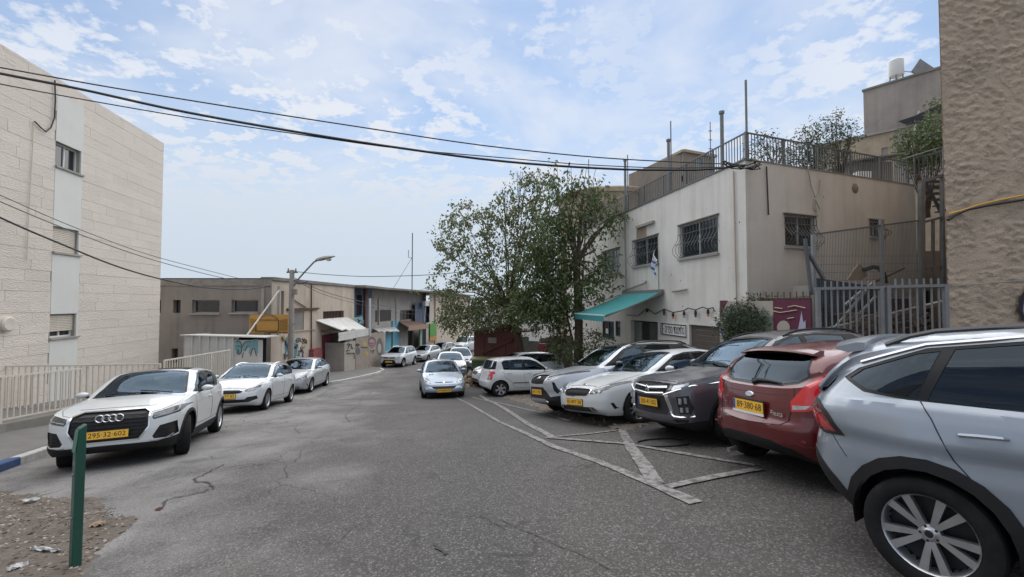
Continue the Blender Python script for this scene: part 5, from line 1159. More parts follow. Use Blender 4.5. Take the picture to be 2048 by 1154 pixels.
q = MB(); p = [on(WU, *v, .3) for v in ((1797, 243), (1830, 232), (1890, 205), (1892, 222), (1840, 246), (1815, 250))]; q.prism(p, (0, 0, 0), (0, .05, .03)); tag(q.build('roof_tarp', mat('black_tarp', (.02, .02, .022), .7, var=.4, scale=3), None), 'torn black tarp sagging from the grey upper building', 'tarp')
q = MB(); p = on(WY, 1838, 320, .2); q.tube([on(WY, 1815, 320, .2), on(WY, 1826, 275, .25), on(WY, 1838, 222, .3)], .04, 5); tag(q.build('leaning_pole', M_STEEL2, None, True), 'pale leaning pole in front of the yellowish annexe wall', 'pole')
b = MB(); p0 = atd(1700, 345, 17.2); Tr = Thing('terrace_shed', p0, 'low grey terrace shed with a tilted sheet roof behind the railing', 'shed'); Tr.add(MB().box(p0 + Vector((.9, .6, .0)), (1.6, 1.0, .9)).build('shed_box', M_CONC, None)); Tr.add(MB().box(p0 + Vector((.9, .5, .55)), (2.2, 1.4, .05), Matrix.Rotation(R(-8), 3, 'Y')).build('sheet_roof', M_GALV, None)); Tr.add(MB().box(p0 + Vector((.3, -.2, -.25)), (.5, .3, .4)).build('crate', WHITEP, None))
# ---- steel stair between the house and the tan building
St = Thing('steel_staircase', (e_.x + .3, e_.y - .5, -1), 'grey galvanised steel staircase climbing beside the darker house wall', 'staircase')
def sbar(a, c, w=.09, nm='post', m=None): St.add(MB().bar(a, c, w).build(nm, m or M_GALV, None))
D0 = 15.2; A = lambda px, py, d=D0: atd(px, py, d)
for px in (1843, 1887): sbar(A(px, 362 if px < 1860 else 350), A(px, 640), .14)
sbar(A(1838, 364), A(1890, 350), .10, 'landing_beam'); sbar(A(1838, 447), A(1893, 432), .08, 'cross_beam'); sbar(A(1866, 440), A(1866, 640), .07); sbar(A(1843, 538), A(1893, 530), .06, 'cross_beam')
for k in range(8):
    y = 362 + k * 12; x = 1857 + k * 5; p = A(x, y, D0 + .3); St.add(MB().box(p + Vector((.45, .1, 0)), (.9, .28, .04)).build('tread', M_DSTEEL, None))
sbar(A(1850, 362, D0 + .2), A(1900, 460, D0 + .2), .07, 'stringer', M_DSTEEL)
railing('stair_railing', [tuple(A(1830, 357, D0 + .4)), tuple(A(1892, 343, D0 - .2))], .72, M_DSTEEL, 'grey railing around the top landing of the steel staircase', gap=.1)
q = MB(); q.tube([A(1807, 318, 15.6), A(1870, 298, 15.3), A(1886, 293, 15.2), A(1887, 350, 15.2)], .025, 6); tag(q.build('handrail', M_GALV, None, True), 'thin bent handrail above the steel stair landing', 'handrail')
# dark wall under the stairs so the gap does not show the sky
Wd = Wall((e_.x - .1, e_.y + 1.2), (e_.x + 3.2, e_.y + .8)); t = Thing('yard_wall', Wd.P(1.5, -1), 'dark back wall behind the steel staircase', 'wall'); t.add(Wd.panel('wall', M_BRH, None, 0, Wd.len, -3, 3.6, -.3, 0)); t.add(Wd.panel('barred_opening', M_VOID, None, .35, 1.5, -.2, 2.1, .002, .01))
for k in range(7): t.add(Wd.panel('security_bar', M_DSTEEL, None, .4 + k * .17, .42 + k * .17, -.2, 2.1, .02, .04))
# ================================================================ tan roughcast building on the right
TW = Wall((9.30, 9.6), (13.6, 9.3)); T = Thing('roughcast_building', (9.6, 9.6, ground(9.6, 9.6)), 'tall tan building with a lumpy roughcast wall beside the steel gate', 'building')
def rough(W, u0, u1, z0, z1, st, name, seed):
    nu, nz = int((u1 - u0) / st), int((z1 - z0) / st); b = MB()
    for j in range(nz + 1):
        for i in range(nu + 1):
            u, z = lerp(u0, u1, i / nu), lerp(z0, z1, j / nz); p = Vector((u * 6.0 + seed, z * 9.5, 0)); d = .42 * mnoise.noise(p) + .40 * (.5 - abs(mnoise.noise(p * 1.7 + Vector((3, 5, 0))))) + .26 * mnoise.noise(p * 3.3) + .16 * mnoise.noise(p * 7.5); d *= .6 + .9 * abs(mnoise.noise((u * 1.1, z * 1.1, 4)))
            q = abs(mnoise.noise((u * .8, z * .8, seed))); d = max(d, -.12) * (1 if q > .06 else .3)
            b.v.append(tuple(W.P(u, z, .085 * d)))
    for j in range(nz):
        for i in range(nu): k = j * (nu + 1) + i; b.f.append((k, k + 1, k + nu + 2, k + nu + 1))
    return b.build(name, M_TAN, None, True, fix=False, sharp=180)
T.add(rough(TW, 0, 2.4, -3, 9.2, .026, 'front_wall', 1.0)); T.add(rough(TW, 2.4, 11.0, -3, 9.2, .08, 'front_wall', 1.0)); TS = Wall((9.30, 9.6), (15.5, 15.6)); T.add(rough(TS, 0, 2.0, -3, 9.2, .05, 'side_wall', 6.0)); b = MB(); b.prism([(9.36, 9.68, -3), (20.2, 8.93, -3), (21.0, 15.6, -3), (15.3, 15.7, -3)], (0, 0, 0), (0, 0, 12.1)); T.add(b.build('core', M_TAN, None))
q = MB(); q.tube([TW.P(*TW.pix(*p, .1), .1) for p in ((1896, 440), (1910, 430), (1935, 419), (1990, 408), (2060, 397))], .03, 6); tag(q.build('wall_cable', M_WIRE, None, True), 'thick black cable fixed across the tan roughcast wall', 'cable')
q = MB(); q.tube([TW.P(*TW.pix(*p, .1), .1) for p in ((1897, 428), (1920, 422), (1960, 409), (2000, 400), (2060, 388))], .022, 6); tag(q.build('wall_cable', mat('yellow_conduit', (.60, .33, .04), .6), None, True), 'yellow conduit fixed across the tan roughcast wall', 'cable')
q = MB(); q.tube([TW.P(*TW.pix(*p, .12), .12) for p in ((1905, 571), (1960, 568), (2060, 560))], .012, 5); tag(q.build('wall_cable', M_CONCL, None, True), 'thin pale wire stretched along the foot of the tan wall', 'cable')
M_PURP = mat('purple_spray', (.17, .10, .28), .85, var=.5, scale=5, col2=(.45, .42, .5)); gpix = [(2044, 640), (2037, 618), (2040, 596), (2050, 578), (2080, 562), (2115, 600), (2095, 640)]
blob(T, TW, gpix, mat('spray_black2', (.025, .022, .03), .85), .075, 'spray_outline'); blob(T, TW, [(x + 8, y + 3) for x, y in gpix], M_PURP, .082, 'spray_fill')
# ================================================================ gate, mesh fence and yard on the right
F0, F1, F2 = Vector((6.72, 10.0)), Vector((8.05, 9.72)), Vector((9.22, 9.5))
def picket(Wv, u0, u1, zt, label, n, tops):
    z0 = ground(*Wv.P((u0 + u1) / 2, 0).xy); t = Thing('steel_gate', Wv.P(u0, z0), label, 'gate')
    t.add(MB().bar(Wv.P(u0, zt), Wv.P(u1, zt + .02), .07, .06).build('top_rail', M_GALV, None)); t.add(MB().bar(Wv.P(u0, z0 + .15), Wv.P(u1, z0 + .15), .05).build('bottom_rail', M_GALV, None))
    for u in (u0 + .05, u1 - .06): t.add(MB().bar(Wv.P(u, z0), Wv.P(u, zt + .03), .08).build('post', M_GALV, None))
    for k in range(n): u = lerp(u0 + .2, u1 - .18, k / (n - 1)); t.add(MB().bar(Wv.P(u, z0 + .1, .0), Wv.P(u, zt + tops, .0), .026, .026).build('picket', M_GALV, None))
    return t
GA, GB = Wall(F0, F1), Wall(F1, F2)
picket(GA, .02, GA.len - .01, GA.pix(1700, 577)[1], 'left leaf of the grey steel picket gate by the maroon mural', 9, .17); picket(GB, .01, GB.len, GB.pix(1840, 573)[1], 'right leaf of the grey steel picket gate against the tan wall', 7, .17)
MF = Wall((7.0, 10.6), (11.6, 12.3)); Tm = Thing('mesh_fence', MF.P(0, ground(7, 10.6)), 'tall wire mesh fence standing behind the steel gate', 'fence')
mp = [MF.pix(x, y) for x, y in ((1626, 469), (1762, 451), (1838, 441))]
for i, (u, z) in enumerate(mp): Tm.add(MB().bar(MF.P(u, -1.6), MF.P(u, z + (.15 if i == 1 else 0)), .07).build('post', M_GALV, None))
for i in range(2): Tm.add(MB().bar(MF.P(*mp[i]), MF.P(*mp[i + 1]), .04).build('top_rail', M_DSTEEL, None))
b = MB(); ztop_ = lambda u: mp[0][1] + (mp[2][1] - mp[0][1]) * (u - mp[0][0]) / (mp[2][0] - mp[0][0]); u = mp[0][0]
while u < mp[2][0]: b.bar(MF.P(u, -.8), MF.P(u, ztop_(u)), .006); u += .055
for k in range(14): z = 1.9 - k * .2 + 1.0; b.bar(MF.P(mp[0][0], z - .15), MF.P(mp[2][0], z), .007)
Tm.add(b.build('wire_mesh', M_DSTEEL, None))
q = MB(); q.bar(MF.P(*MF.pix(1610, 477, .2), .2), MF.P(*MF.pix(1623, 590, .2), .2), .06).bar(MF.P(*MF.pix(1613, 500, .2), .2), MF.P(*MF.pix(1647, 558, .2), .2), .06); tag(q.build('steel_prop', M_DSTEEL, None), 'dark grey steel props leaning by the mesh fence post', 'prop')
# yard behind: retaining slope, navy sheet, planks, ramp, brush heap
Yd = Wall((7.0, 11.6), (12.2, 13.2)); t = Thing('yard_ramp', Yd.P(2, -1), 'pale concrete ramp and slab edge in the yard behind the gate', 'ramp'); t.add(Yd.panel('slab_edge', M_CONCL, None, Yd.pix(1640, 575)[0], 5.2, Yd.pix(1800, 586)[1] - .1, Yd.pix(1800, 572)[1], -.8, 0)); b = MB(); b.bar(on(Yd, 1655, 660, .4), on(Yd, 1905, 600, .4), .16, .10); t.add(b.build('ramp_edge', M_CONCL, None)); t.add(Yd.panel('earth_bank', M_DIRT, None, .0, 5.2, -2.5, Yd.pix(1800, 590)[1] - .1, -.8, -.3))
q = MB(); q.prism([on(Yd, *v, .15) for v in ((1634, 556), (1762, 575), (1764, 622), (1700, 640), (1660, 625), (1636, 600))], (0, 0, 0), (0, .04, 0)); tag(q.build('navy_sheet', mat('navy_sheet', (.02, .028, .055), .6, var=.5, scale=2), None), 'dark navy metal sheet leaning in the yard behind the gate', 'sheet')
for i, (a, c) in enumerate((((1690, 610), (1728, 578)), ((1715, 632), (1752, 592)), ((1670, 655), (1745, 565)))): tag(MB().bar(on(Yd, *a, .5), on(Yd, *c, .5), .05).build('timber_batten', M_CONCL, None), ('short pale batten leaning on the upper middle of the navy sheet', 'pale batten leaning on the navy sheet beside its right edge', 'longest pale batten leaning right across the navy sheet')[i], 'batten', 'battens in the yard')
q = MB(); q.prism([on(Yd, *v, .1) for v in ((1695, 560), (1708, 540), (1718, 527), (1728, 535), (1735, 552), (1722, 560))], (0, 0, 0), (0, .03, .01)); tag(q.build('cardboard_scrap', mat('cardboard', (.33, .24, .16), .9), None), 'torn piece of brown cardboard above the navy sheet', 'cardboard')
q = MB(); q.tube([on(Yd, *v, .15) for v in ((1728, 540), (1745, 534), (1758, 536), (1768, 548), (1772, 566))], .06, 6); tag(q.build('bent_pipe', PLASTIC, None, True), 'bent black plastic pipe on the slab behind the gate', 'pipe'); q = MB(); q.bar(on(Yd, 1745, 566, .1), on(Yd, 1808, 536, .1), .05); tag(q.build('loose_bar', M_RUST, None), 'rusty loose bar sticking up behind the gate', 'bar')
rs = random.Random(12); b = MB()
for _ in range(260): p = on(Yd, rs.uniform(1690, 1895), rs.uniform(625, 690), .9 + rs.uniform(-.3, .3)); d = Vector((rs.uniform(-1, 1), rs.uniform(-.3, .3), rs.uniform(-.25, .25))) * .35; b.bar(p - d, p + d, rs.uniform(.01, .03))
tag(b.build('brush_heap', mat('dry_brush', (.17, .13, .10), .95, var=.6, scale=8), None), 'heap of dry brushwood and sticks behind the steel gate', kind='stuff')
# maroon and cream mural hoarding with spikes
HB = Wall((5.62, 12.2), (6.80, 10.25)); zt_ = HB.pix(1540, 602)[1]; T = Thing('mural_hoarding', HB.P(1, ground(6.2, 11.2)), 'painted board hoarding in cream and maroon with steel spikes on top', 'hoarding'); M_CRM = mat('cream_mural', (.47, .41, .34), .8, var=.4, scale=2); M_MAR = mat('maroon_mural', (.13, .028, .055), .75, var=.4, scale=2, col2=(.09, .02, .04)); um = HB.pix(1547, 640)[0]
T.add(HB.panel('cream_board', M_CRM, None, 0, um - .003, -2.5, zt_, -.05, 0)); T.add(HB.panel('maroon_board', M_MAR, None, um, HB.len, -2.5, zt_ + .03, -.05, .01))
blob(T, HB, [(1440, 601), (1456, 601), (1446, 618), (1441, 640)], M_MAR, .004); blob(T, HB, [(1526, 612), (1546, 640), (1546, 688), (1520, 688), (1512, 650)], mat('olive_mural', (.20, .22, .17), .8), .004)
for pp in ([(1576, 614), (1590, 611), (1611, 616)], [(1547, 622), (1560, 625), (1594, 620)], [(1575, 637), (1588, 635)], [(1550, 615), (1565, 617)]): lines(T, HB, pp, .035, mat('cream_stroke', (.6, .5, .38), .8), .02, 'painted_stroke')
blob(T, HB, [(1596, 660), (1600, 640), (1603, 622), (1607, 645), (1611, 640), (1612, 662)], mat('lilac_mural', (.42, .40, .50), .8), .02); blob(T, HB, ell(1567, 655, 13, 14), M_CRM, .02)
lines(T, HB, [(1448, 620), (1456, 613), (1464, 616), (1467, 610), (1462, 608), (1460, 614), (1470, 620)], .02, M_DLINE, .006, 'painted_line'); lines(T, HB, [(1442, 660), (1446, 675), (1452, 680), (1456, 670)], .04, mat('violet_line', (.16, .13, .45), .8), .006, 'painted_line')
for k in range(9): u = lerp(um - .35, HB.len - .05, k / 8); T.add(MB().bar(HB.P(u, zt_ - .1, -.07), HB.P(u, zt_ + .22, -.07), .018).build('spike', M_RUST, None))
# ================================================================ lamp post and wires
pb = Vector((-11.75, 24.0, 0)); pb.z = ground(pb.x, pb.y); zpt = atd(582, 540, 24).z
T = Thing('utility_pole', pb, 'concrete utility pole with a curved street lamp arm beside the workshops', 'street lamp'); b = MB(); b.tube([pb, (pb.x, pb.y, zpt)], .15, 10, radii=[.17, .12]); T.add(b.build('pole_shaft', M_CONCL, None, True))
T.add(MB().bar((pb.x - .28, pb.y, zpt - .12), (pb.x + .3, pb.y, zpt - .12), .08).build('cross_arm', M_DSTEEL, None)); arm = [atd(585, 577, 24), atd(595, 560, 24), atd(612, 541, 24), atd(628, 524, 24), atd(634, 521, 24)]; T.add(MB().tube(arm, .045, 8).build('lamp_arm', M_GALV, None, True))
for x in (-.2, .2): T.add(MB().lathe([(.03, 0), (.05, .05), (.03, .12), (.04, .16), (0, .18)], 10, None, (pb.x + x, pb.y, zpt - .08)).build('insulator', M_CONC, None, True))
b = MB(); c0, c1 = atd(631, 521.5, 24), atd(670, 512.5, 24); n = 12
for i in range(n + 1):
    t = i / n; c = c0.lerp(c1, t); w = .19 * math.sin(math.pi * min(.96, max(.05, t ** .7))) ** .6; h = w * .75
    for k in range(12):
        a = 2 * math.pi * k / 12; b.v.append((c.x - .03 * math.sin(a), c.y + w * math.cos(a), c.z + h * math.sin(a) * (1 if math.sin(a) > 0 else .45)))
for i in range(n):
    for k in range(12): b.f.append((i * 12 + k, i * 12 + (k + 1) % 12, (i + 1) * 12 + (k + 1) % 12, (i + 1) * 12 + k))
b.f += [tuple(range(12)), tuple(n * 12 + k for k in range(12))]; hd = T.add(b.build('lamp_head', M_CONCL, None, True)); T.add(MB().lathe([(.0, -.13), (.1, -.11), (.15, -.03), (.15, 0)], 14, None, c0.lerp(c1, .68) + Vector((0, 0, -.06))).build('lamp_bowl', mat('lamp_bowl', (.5, .5, .48), .25, coat=.6), None, True))
T.add(MB().box((pb.x + .2, pb.y - .1, atd(590, 584, 24).z), (.22, .2, .3)).build('junction_box', M_CONC, None)); T.add(MB().tube([atd(588, 560, 24), atd(596, 568, 24), atd(606, 566, 24), atd(616, 563, 24)], .03, 5).build('service_cable', M_WIRE, None, True))
def wire(pa, pb_, pix, rad, label, m=None):
    W = Wall(pa, pb_); pts = []
    f = pchip([(x, y) for x, y in pix]); n = 36
    for i in range(n + 1):
        x = lerp(pix[0][0], pix[-1][0], i / n); u, z = W.pix(x, f(x)); pts.append(W.P(u, z))
    return tag(MB().tube(pts, rad, 6).build('overhead_wire', m or M_WIRE, None, True), label, 'wire')
LA, RA = (-13.0, 9.6), (6.75, 12.9)
wire(LA, RA, [(-250, 91), (-80, 121), (0, 135), (200, 171), (400, 204), (700, 251), (1000, 295), (1240, 318), (1495, 330)], .016, 'topmost of the thin black wires crossing the sky to the white house')
wire(LA, RA, [(-250, 96), (-80, 131), (0, 147), (150, 176), (350, 220), (600, 265), (800, 296), (1000, 322), (1150, 334), (1300, 340), (1400, 340), (1490, 330)], .030, 'thick black cable crossing the sky to the white house roof corner')
wire(LA, RA, [(-250, 118), (-80, 152), (0, 168), (200, 205), (400, 239), (600, 269), (800, 297), (1000, 315), (1200, 331), (1350, 336), (1490, 333)], .013, 'lowest thin wire crossing the sky to the white house')
LB = (-13.6, 9.4)
wire(LB, (-12.4, 24.4), [(-140, 327), (-40, 372), (0, 390), (150, 455), (300, 510), (400, 537), (475, 556)], .012, 'upper thin grey wire sagging past the stone apartment block', M_DSTEEL); wire(LB, (-12.4, 24.2), [(-140, 340), (-40, 385), (0, 403), (150, 465), (300, 518), (400, 545), (455, 558)], .014, 'lower thin grey wire sagging past the stone apartment block', M_DSTEEL)
wire(LB, (-12.6, 23.5), [(-140, 365), (-40, 415), (0, 435), (120, 487), (250, 538), (330, 560), (420, 576), (480, 579), (558, 570)], .026, 'thick black cable sagging from the stone block to the workshop corner')
wire((-11.7, 24.0), (2.6, 20.5), [(590, 543), (650, 549), (740, 553), (830, 551), (950, 541), (1060, 523)], .018, 'green overhead wire running from the lamp post into the trees', mat('green_wire', (.02, .10, .09), .6)); wire((-11.7, 24.0), (-9.4, 52.0), [(588, 555), (640, 580), (700, 598), (760, 610), (800, 617), (850, 623)], .018, 'black wire running from the lamp post along the workshop fronts'); wire((-11.7, 24.0), (-9.6, 54.0), [(588, 558), (640, 586), (700, 604), (760, 618), (800, 626), (860, 630)], .014, 'thin black wire hung just under the other along the workshop fronts')
# ================================================================ trees and bushes
def leafmat(name, a, b_, rough=.5):
    m = bpy.data.materials.new(name); m.use_nodes = True; t = m.node_tree; p = t.nodes['Principled BSDF']; p.inputs['Roughness'].default_value = rough; p.inputs['Specular IOR Level'].default_value = .4
    at = t.nodes.new('ShaderNodeAttribute'); at.attribute_name = 'tint'; mx = t.nodes.new('ShaderNodeMix'); mx.data_type = 'RGBA'; t.links.new(at.outputs['Fac'], mx.inputs[0]); mx.inputs[6].default_value = (*a, 1); mx.inputs[7].default_value = (*b_, 1); t.links.new(mx.outputs[2], p.inputs['Base Color'])
    tl = t.nodes.new('ShaderNodeBsdfTranslucent'); t.links.new(mx.outputs[2], tl.inputs[0]); ms = t.nodes.new('ShaderNodeMixShader'); ms.inputs[0].default_value = .28; t.links.new(p.outputs[0], ms.inputs[1]); t.links.new(tl.outputs[0], ms.inputs[2]); t.links.new(ms.outputs[0], t.nodes['Material Output'].inputs[0]); return m
LEAF1 = leafmat('ficus_leaf', (.095, .115, .05), (.225, .25, .12)); LEAF2 = leafmat('broad_leaf', (.058, .088, .032), (.15, .19, .075)); LEAF3 = leafmat('shrub_leaf', (.03, .05, .028), (.065, .095, .045))
def leaves(name, m, clumps, size, seed, parent=None, droop=.3, fill=.55, aspect=.55):
    """clumps: (centre, (rx, ry, rz), count); leaves sit in twig tufts so that gaps stay open"""
    r = random.Random(seed); vs = []; fs = []; tint = []
    for c, rad, cnt in clumps:
        c = Vector(c); nt_ = max(3, cnt // 9)
        for _ in range(nt_):
            while True:
                p = Vector((r.uniform(-1, 1), r.uniform(-1, 1), r.uniform(-1, 1)))
                if p.length < 1 and (p.length > fill or r.random() < .45): break
            tw = c + Vector((p.x * rad[0], p.y * rad[1], p.z * rad[2])); dirv = (p + Vector((r.uniform(-.5, .5), r.uniform(-.5, .5), r.uniform(-.2, .5)))).normalized(); tt = r.random()
            for k in range(9):
                q = tw + dirv * (k * size * .33) + Vector((r.gauss(0, 1), r.gauss(0, 1), r.gauss(0, 1))) * size * .55; L = size * r.uniform(.7, 1.25)
                d = Vector((r.uniform(-1, 1), r.uniform(-1, 1), r.uniform(-1, .5) - droop)).normalized(); sd_ = d.cross(Vector((r.uniform(-1, 1), r.uniform(-1, 1), r.uniform(-1, 1)))).normalized() * L * aspect * .5; nn = d.cross(sd_).normalized() * L * .1; n0 = len(vs)
                vs += [tuple(q), tuple(q + d * L * .45 + sd_ - nn), tuple(q + d * L), tuple(q + d * L * .45 - sd_ - nn)]; fs += [(n0, n0 + 1, n0 + 2), (n0, n0 + 2, n0 + 3)]; tv = min(1, max(0, tt * .7 + r.uniform(-.1, .4))); tint += [tv] * 4
    me = bpy.data.meshes.new(name); me.from_pydata(vs, [], fs); a = me.attributes.new('tint', 'FLOAT', 'POINT'); a.data.foreach_set('value', tint); me.materials.append(m); return link(name, me, parent)
def tree(name, label, base, fork, clumps, m, size, seed, rt=.18, extra=(), **kw):
    T = Thing(name, base, label, 'tree'); r = random.Random(seed); b = MB(); f = Vector(fork); mid = Vector(base).lerp(f, .5) + Vector((r.uniform(-.15, .15), 0, 0)); b.tube([Vector(base) - Vector((0, 0, .3)), mid, f], rt, 10, radii=[rt * 1.25, rt, rt * .8]); T.add(b.build('trunk', M_BARK, None, True)); b = MB()
    for c, rad, cnt in clumps:
        c = Vector(c); m1 = f.lerp(c, .45) + Vector((r.uniform(-.3, .3), r.uniform(-.3, .3), r.uniform(.0, .4))); b.tube([f, m1, c], .05, 6, radii=[rt * .42, rt * .2, .012])
        for _ in range(6):
            e = c + Vector((r.uniform(-1, 1) * rad[0], r.uniform(-1, 1) * rad[1], r.uniform(-.6, 1) * rad[2])); b.tube([m1.lerp(c, r.uniform(.4, 1)), (c + e) / 2 + Vector((0, 0, .1)), e], .015, 4, radii=[.014, .009, .004])
    for pts, rd in extra: b.tube(pts, rd, 7, radii=[rd, rd * .8, rd * .5][:len(pts)] if len(pts) == 3 else None)
    T.add(b.build('branches', M_BARK, None, True)); o = leaves('crown', m, clumps, size, seed, None, **kw); T.add(o); return T
rt_ = random.Random(21)
def cl(px, py, rpx, rpy, d, dens=1.0):
    k = d / FPX; c = atd(px, py, d + rt_.uniform(-.5, .5)); return (c, (rpx * k, (rpx + rpy) * .5 * k, rpy * k), int(rpx * rpy * dens * 1.75))
D1 = 24.5
c1 = [cl(*v) for v in ((905, 470, 34, 36, D1, .28), (890, 505, 26, 28, D1, .30), (925, 430, 30, 24, D1, .26), (965, 445, 30, 34, D1, .26), (1000, 425, 34, 28, D1, .28), (1045, 390, 30, 30, D1, .26), (1070, 358, 22, 16, D1, .22), (1010, 475, 46, 40, D1, .26), (950, 505, 40, 38, D1, .22), (900, 560, 36, 30, D1, .20), (985, 545, 50, 42, D1, .24), (1050, 450, 40, 45, D1, .28), (1060, 520, 45, 45, D1, .28), (930, 600, 45, 34, D1 + .5, .26), (860, 583, 22, 10, D1, .2), (1000, 600, 50, 40, D1, .4), (925, 640, 42, 30, D1 + .5, .5), (985, 622, 50, 30, D1, .6), (1040, 615, 45, 34, D1, .6), (900, 625, 28, 28, D1, .4), (1010, 385, 18, 14, D1, .2), (1040, 350, 14, 12, D1, .2), (1080, 430, 30, 40, D1, .3), (1085, 500, 30, 40, D1, .3), (1080, 380, 24, 26, D1, .24))]
b1 = Vector((1.0, 24.6, 0)); b1.z = ground(b1.x, b1.y); tree('ficus_tree', 'wide airy ficus tree with small pale leaves beside the rusty shack', b1, atd(1015, 610, D1), c1, LEAF1, .15, 5, .16, droop=.5, aspect=.7)
D2 = 21.0
c2 = [cl(*v) for v in ((1118, 430, 34, 26, D2, .30), (1165, 400, 36, 26, D2, .22), (1205, 412, 34, 26, D2, .22), (1240, 428, 26, 16, D2, .26), (1150, 455, 40, 30, D2, .20), (1098, 480, 34, 36, D2, .36), (1205, 455, 34, 24, D2, .16), (1110, 530, 38, 36, D2, .42), (1075, 545, 36, 36, D2, .45), (1130, 585, 38, 34, D2, .42), (1085, 600, 44, 32, D2, .5), (1200, 540, 24, 16, D2, .45), (1196, 575, 24, 18, D2, .42), (1185, 505, 18, 14, D2, .2), (1060, 625, 40, 26, D2 + .8, .5), (1120, 635, 30, 24, D2, .36), (1150, 372, 40, 16, D2, .14), (1105, 355, 24, 14, D2, .14), (1130, 400, 30, 20, D2, .2))]
b2 = Vector((3.05, 21.0, 0)); b2.z = ground(b2.x, b2.y); f2 = atd(1152, 520, D2); A2 = lambda x, y: atd(x, y, D2)
tw = [([A2(x, 400), A2(x + dx * .5, 365), A2(x + dx, 335)], .018) for x, dx in ((1120, -6), (1132, 4), (1145, -3), (1152, 12), (1165, 8), (1090, -14), (1178, 14))]
tree('broadleaf_tree', 'tall dark broadleaf tree with a reddish trunk in front of the teal awning', b2, f2, c2, LEAF2, .22, 6, .19, extra=[([A2(1156, 560), A2(1158, 480), A2(1165, 400)], .12), ([A2(1150, 700), A2(1140, 660), A2(1128, 600)], .07), ([A2(1158, 680), A2(1163, 600), A2(1172, 440)], .06), ([A2(1160, 520), A2(1190, 470), A2(1230, 430)], .06)] + tw, droop=.5, aspect=.42)
def bush(name, label, base, clumps, m, size, seed, stems=6, **kw):
    T = Thing(name, base, label, 'shrub'); r = random.Random(seed); b = MB()
    for c, rad, cnt in clumps:
        for _ in range(stems): e = Vector(c) + Vector((r.uniform(-.8, .8) * rad[0], r.uniform(-.8, .8) * rad[1], r.uniform(-.2, .9) * rad[2])); b.tube([Vector(base) + Vector((r.uniform(-.1, .1), r.uniform(-.1, .1), -.05)), (Vector(base) + e) / 2 + Vector((r.uniform(-.1, .1), 0, .1)), e], .015, 4, radii=[.022, .015, .005])
    if stems: T.add(b.build('stems', M_BARK, None, True))
    o = leaves('foliage', m, clumps, size, seed, None, **kw); T.add(o); return T
gb = lambda x, y: Vector((x, y, ground(x, y)))
bush('leafy_shrub', 'dark leafy shrub growing in front of the cream mural board', gb(5.9, 11.35), [cl(1495, 645, 44, 32, 11.35, 1.5), cl(1515, 615, 24, 16, 11.35, .8), cl(1466, 655, 20, 22, 11.35, .8)], LEAF3, .10, 3, 5, droop=.1, aspect=.3)
bush('garden_shrub', 'tangled shrub at the foot of the tree by the shop wall', gb(4.2, 20.2), [cl(1190, 690, 34, 24, 20.2, .6), cl(1130, 700, 30, 22, 20.6, .5)], LEAF2, .12, 9, droop=.2); bush('ivy_shrub', 'olive green climbing shrub between the tree trunk and the grey planks', gb(2.2, 21.6), [cl(1112, 690, 14, 40, 21.6, 1.0), cl(1122, 665, 12, 24, 21.6, .9)], leafmat('olive_leaf', (.05, .055, .02), (.11, .11, .045)), .09, 10)
zr2 = zr_l
for i, (px, d, lab, cs) in enumerate(((1545, 14.6, 'low feathery plant behind the roof railing nearest the corner post', [(1530, 300, 24, 30), (1565, 305, 20, 26)]), (1625, 15.4, 'tall bushy plant in the middle of the roof terrace', [(1605, 305, 28, 42), (1640, 285, 26, 46), (1622, 320, 34, 26)]), (1680, 15.8, 'spreading leafy plant with upright shoots on the roof terrace', [(1675, 290, 22, 40), (1697, 265, 14, 22), (1670, 250, 10, 22)]))):
    p = atd(px, 340, d); p.z = zr2; bush('terrace_plant', lab, p, [cl(*c, d, .42) for c in cs], LEAF3, .10, 40 + i, 7, droop=.05, aspect=.38)
p = atd(1850, 330, 18.5); p.z = zr2 - .6; bush('fig_bush', 'dark green bush over the steel stair against the yellowish annexe', p, [cl(*c, 18.5, .5) for c in ((1840, 300, 34, 30), (1865, 275, 26, 36), (1818, 275, 12, 16), (1885, 235, 14, 40), (1845, 320, 40, 18))], LEAF2, .14, 60, 8, droop=.3)
# ================================================================ rusty shack, skip and rubble between the tree trunks
Sk = Wall((-2.2, 25.6), (3.4, 23.4)); T = Thing('rusty_shack', Sk.P(Sk.len / 2, ground(.6, 24.6)), 'patched shack of rust brown sheets and grey planks under the trees', 'shack'); M_MAROON = mat('maroon_sheet', (.15, .05, .04), .8, var=.6, scale=2, col2=(.07, .03, .028)); M_PLANK = mat('grey_plank', (.20, .175, .15), .9, var=.7, scale=2, col2=(.11, .095, .08), stretch=(4, 4, .6)); rk = random.Random(4)
x = 948; i = 0
while x < 1132:
    w = rk.uniform(9, 17); r = Sk.rect(x, 660, x + w, 720); big_ = x < 1030; T.add(Sk.panel('sheet' if big_ else 'plank', rk.choice((M_MAROON, M_MAROON, M_RUST)) if big_ else rk.choice((M_PLANK, M_PLANK, M_CONC)), None, r[0] + .005, r[1] - .005, -3.4, Sk.pix(x, rk.uniform(655, 664) if big_ else rk.uniform(670, 684))[1], -.04, rk.uniform(0, .04))); x += w
T.add(Sk.panel('upper_sheet', M_MAROON, None, *Sk.rect(990, 648, 1034, 676), .05, .09)); T.add(Sk.panel('white_notice', mat('dirty_white', (.33, .31, .28), .8, var=.8, scale=4), None, *Sk.rect(977, 675, 994, 686), .06, .08)); T.add(MB().bar(on(Sk, 948, 661, .1), on(Sk, 1000, 652, .1), .08).build('roof_beam', M_PLANK, None)); T.add(MB().bar(on(Sk, 965, 706, .1), on(Sk, 1025, 680, .1), .10).build('brace', M_RUST, None)); T.add(Sk.panel('roof_sheet', M_RUST, None, 0, Sk.len * .55, .05, .12, -2.5, .3))
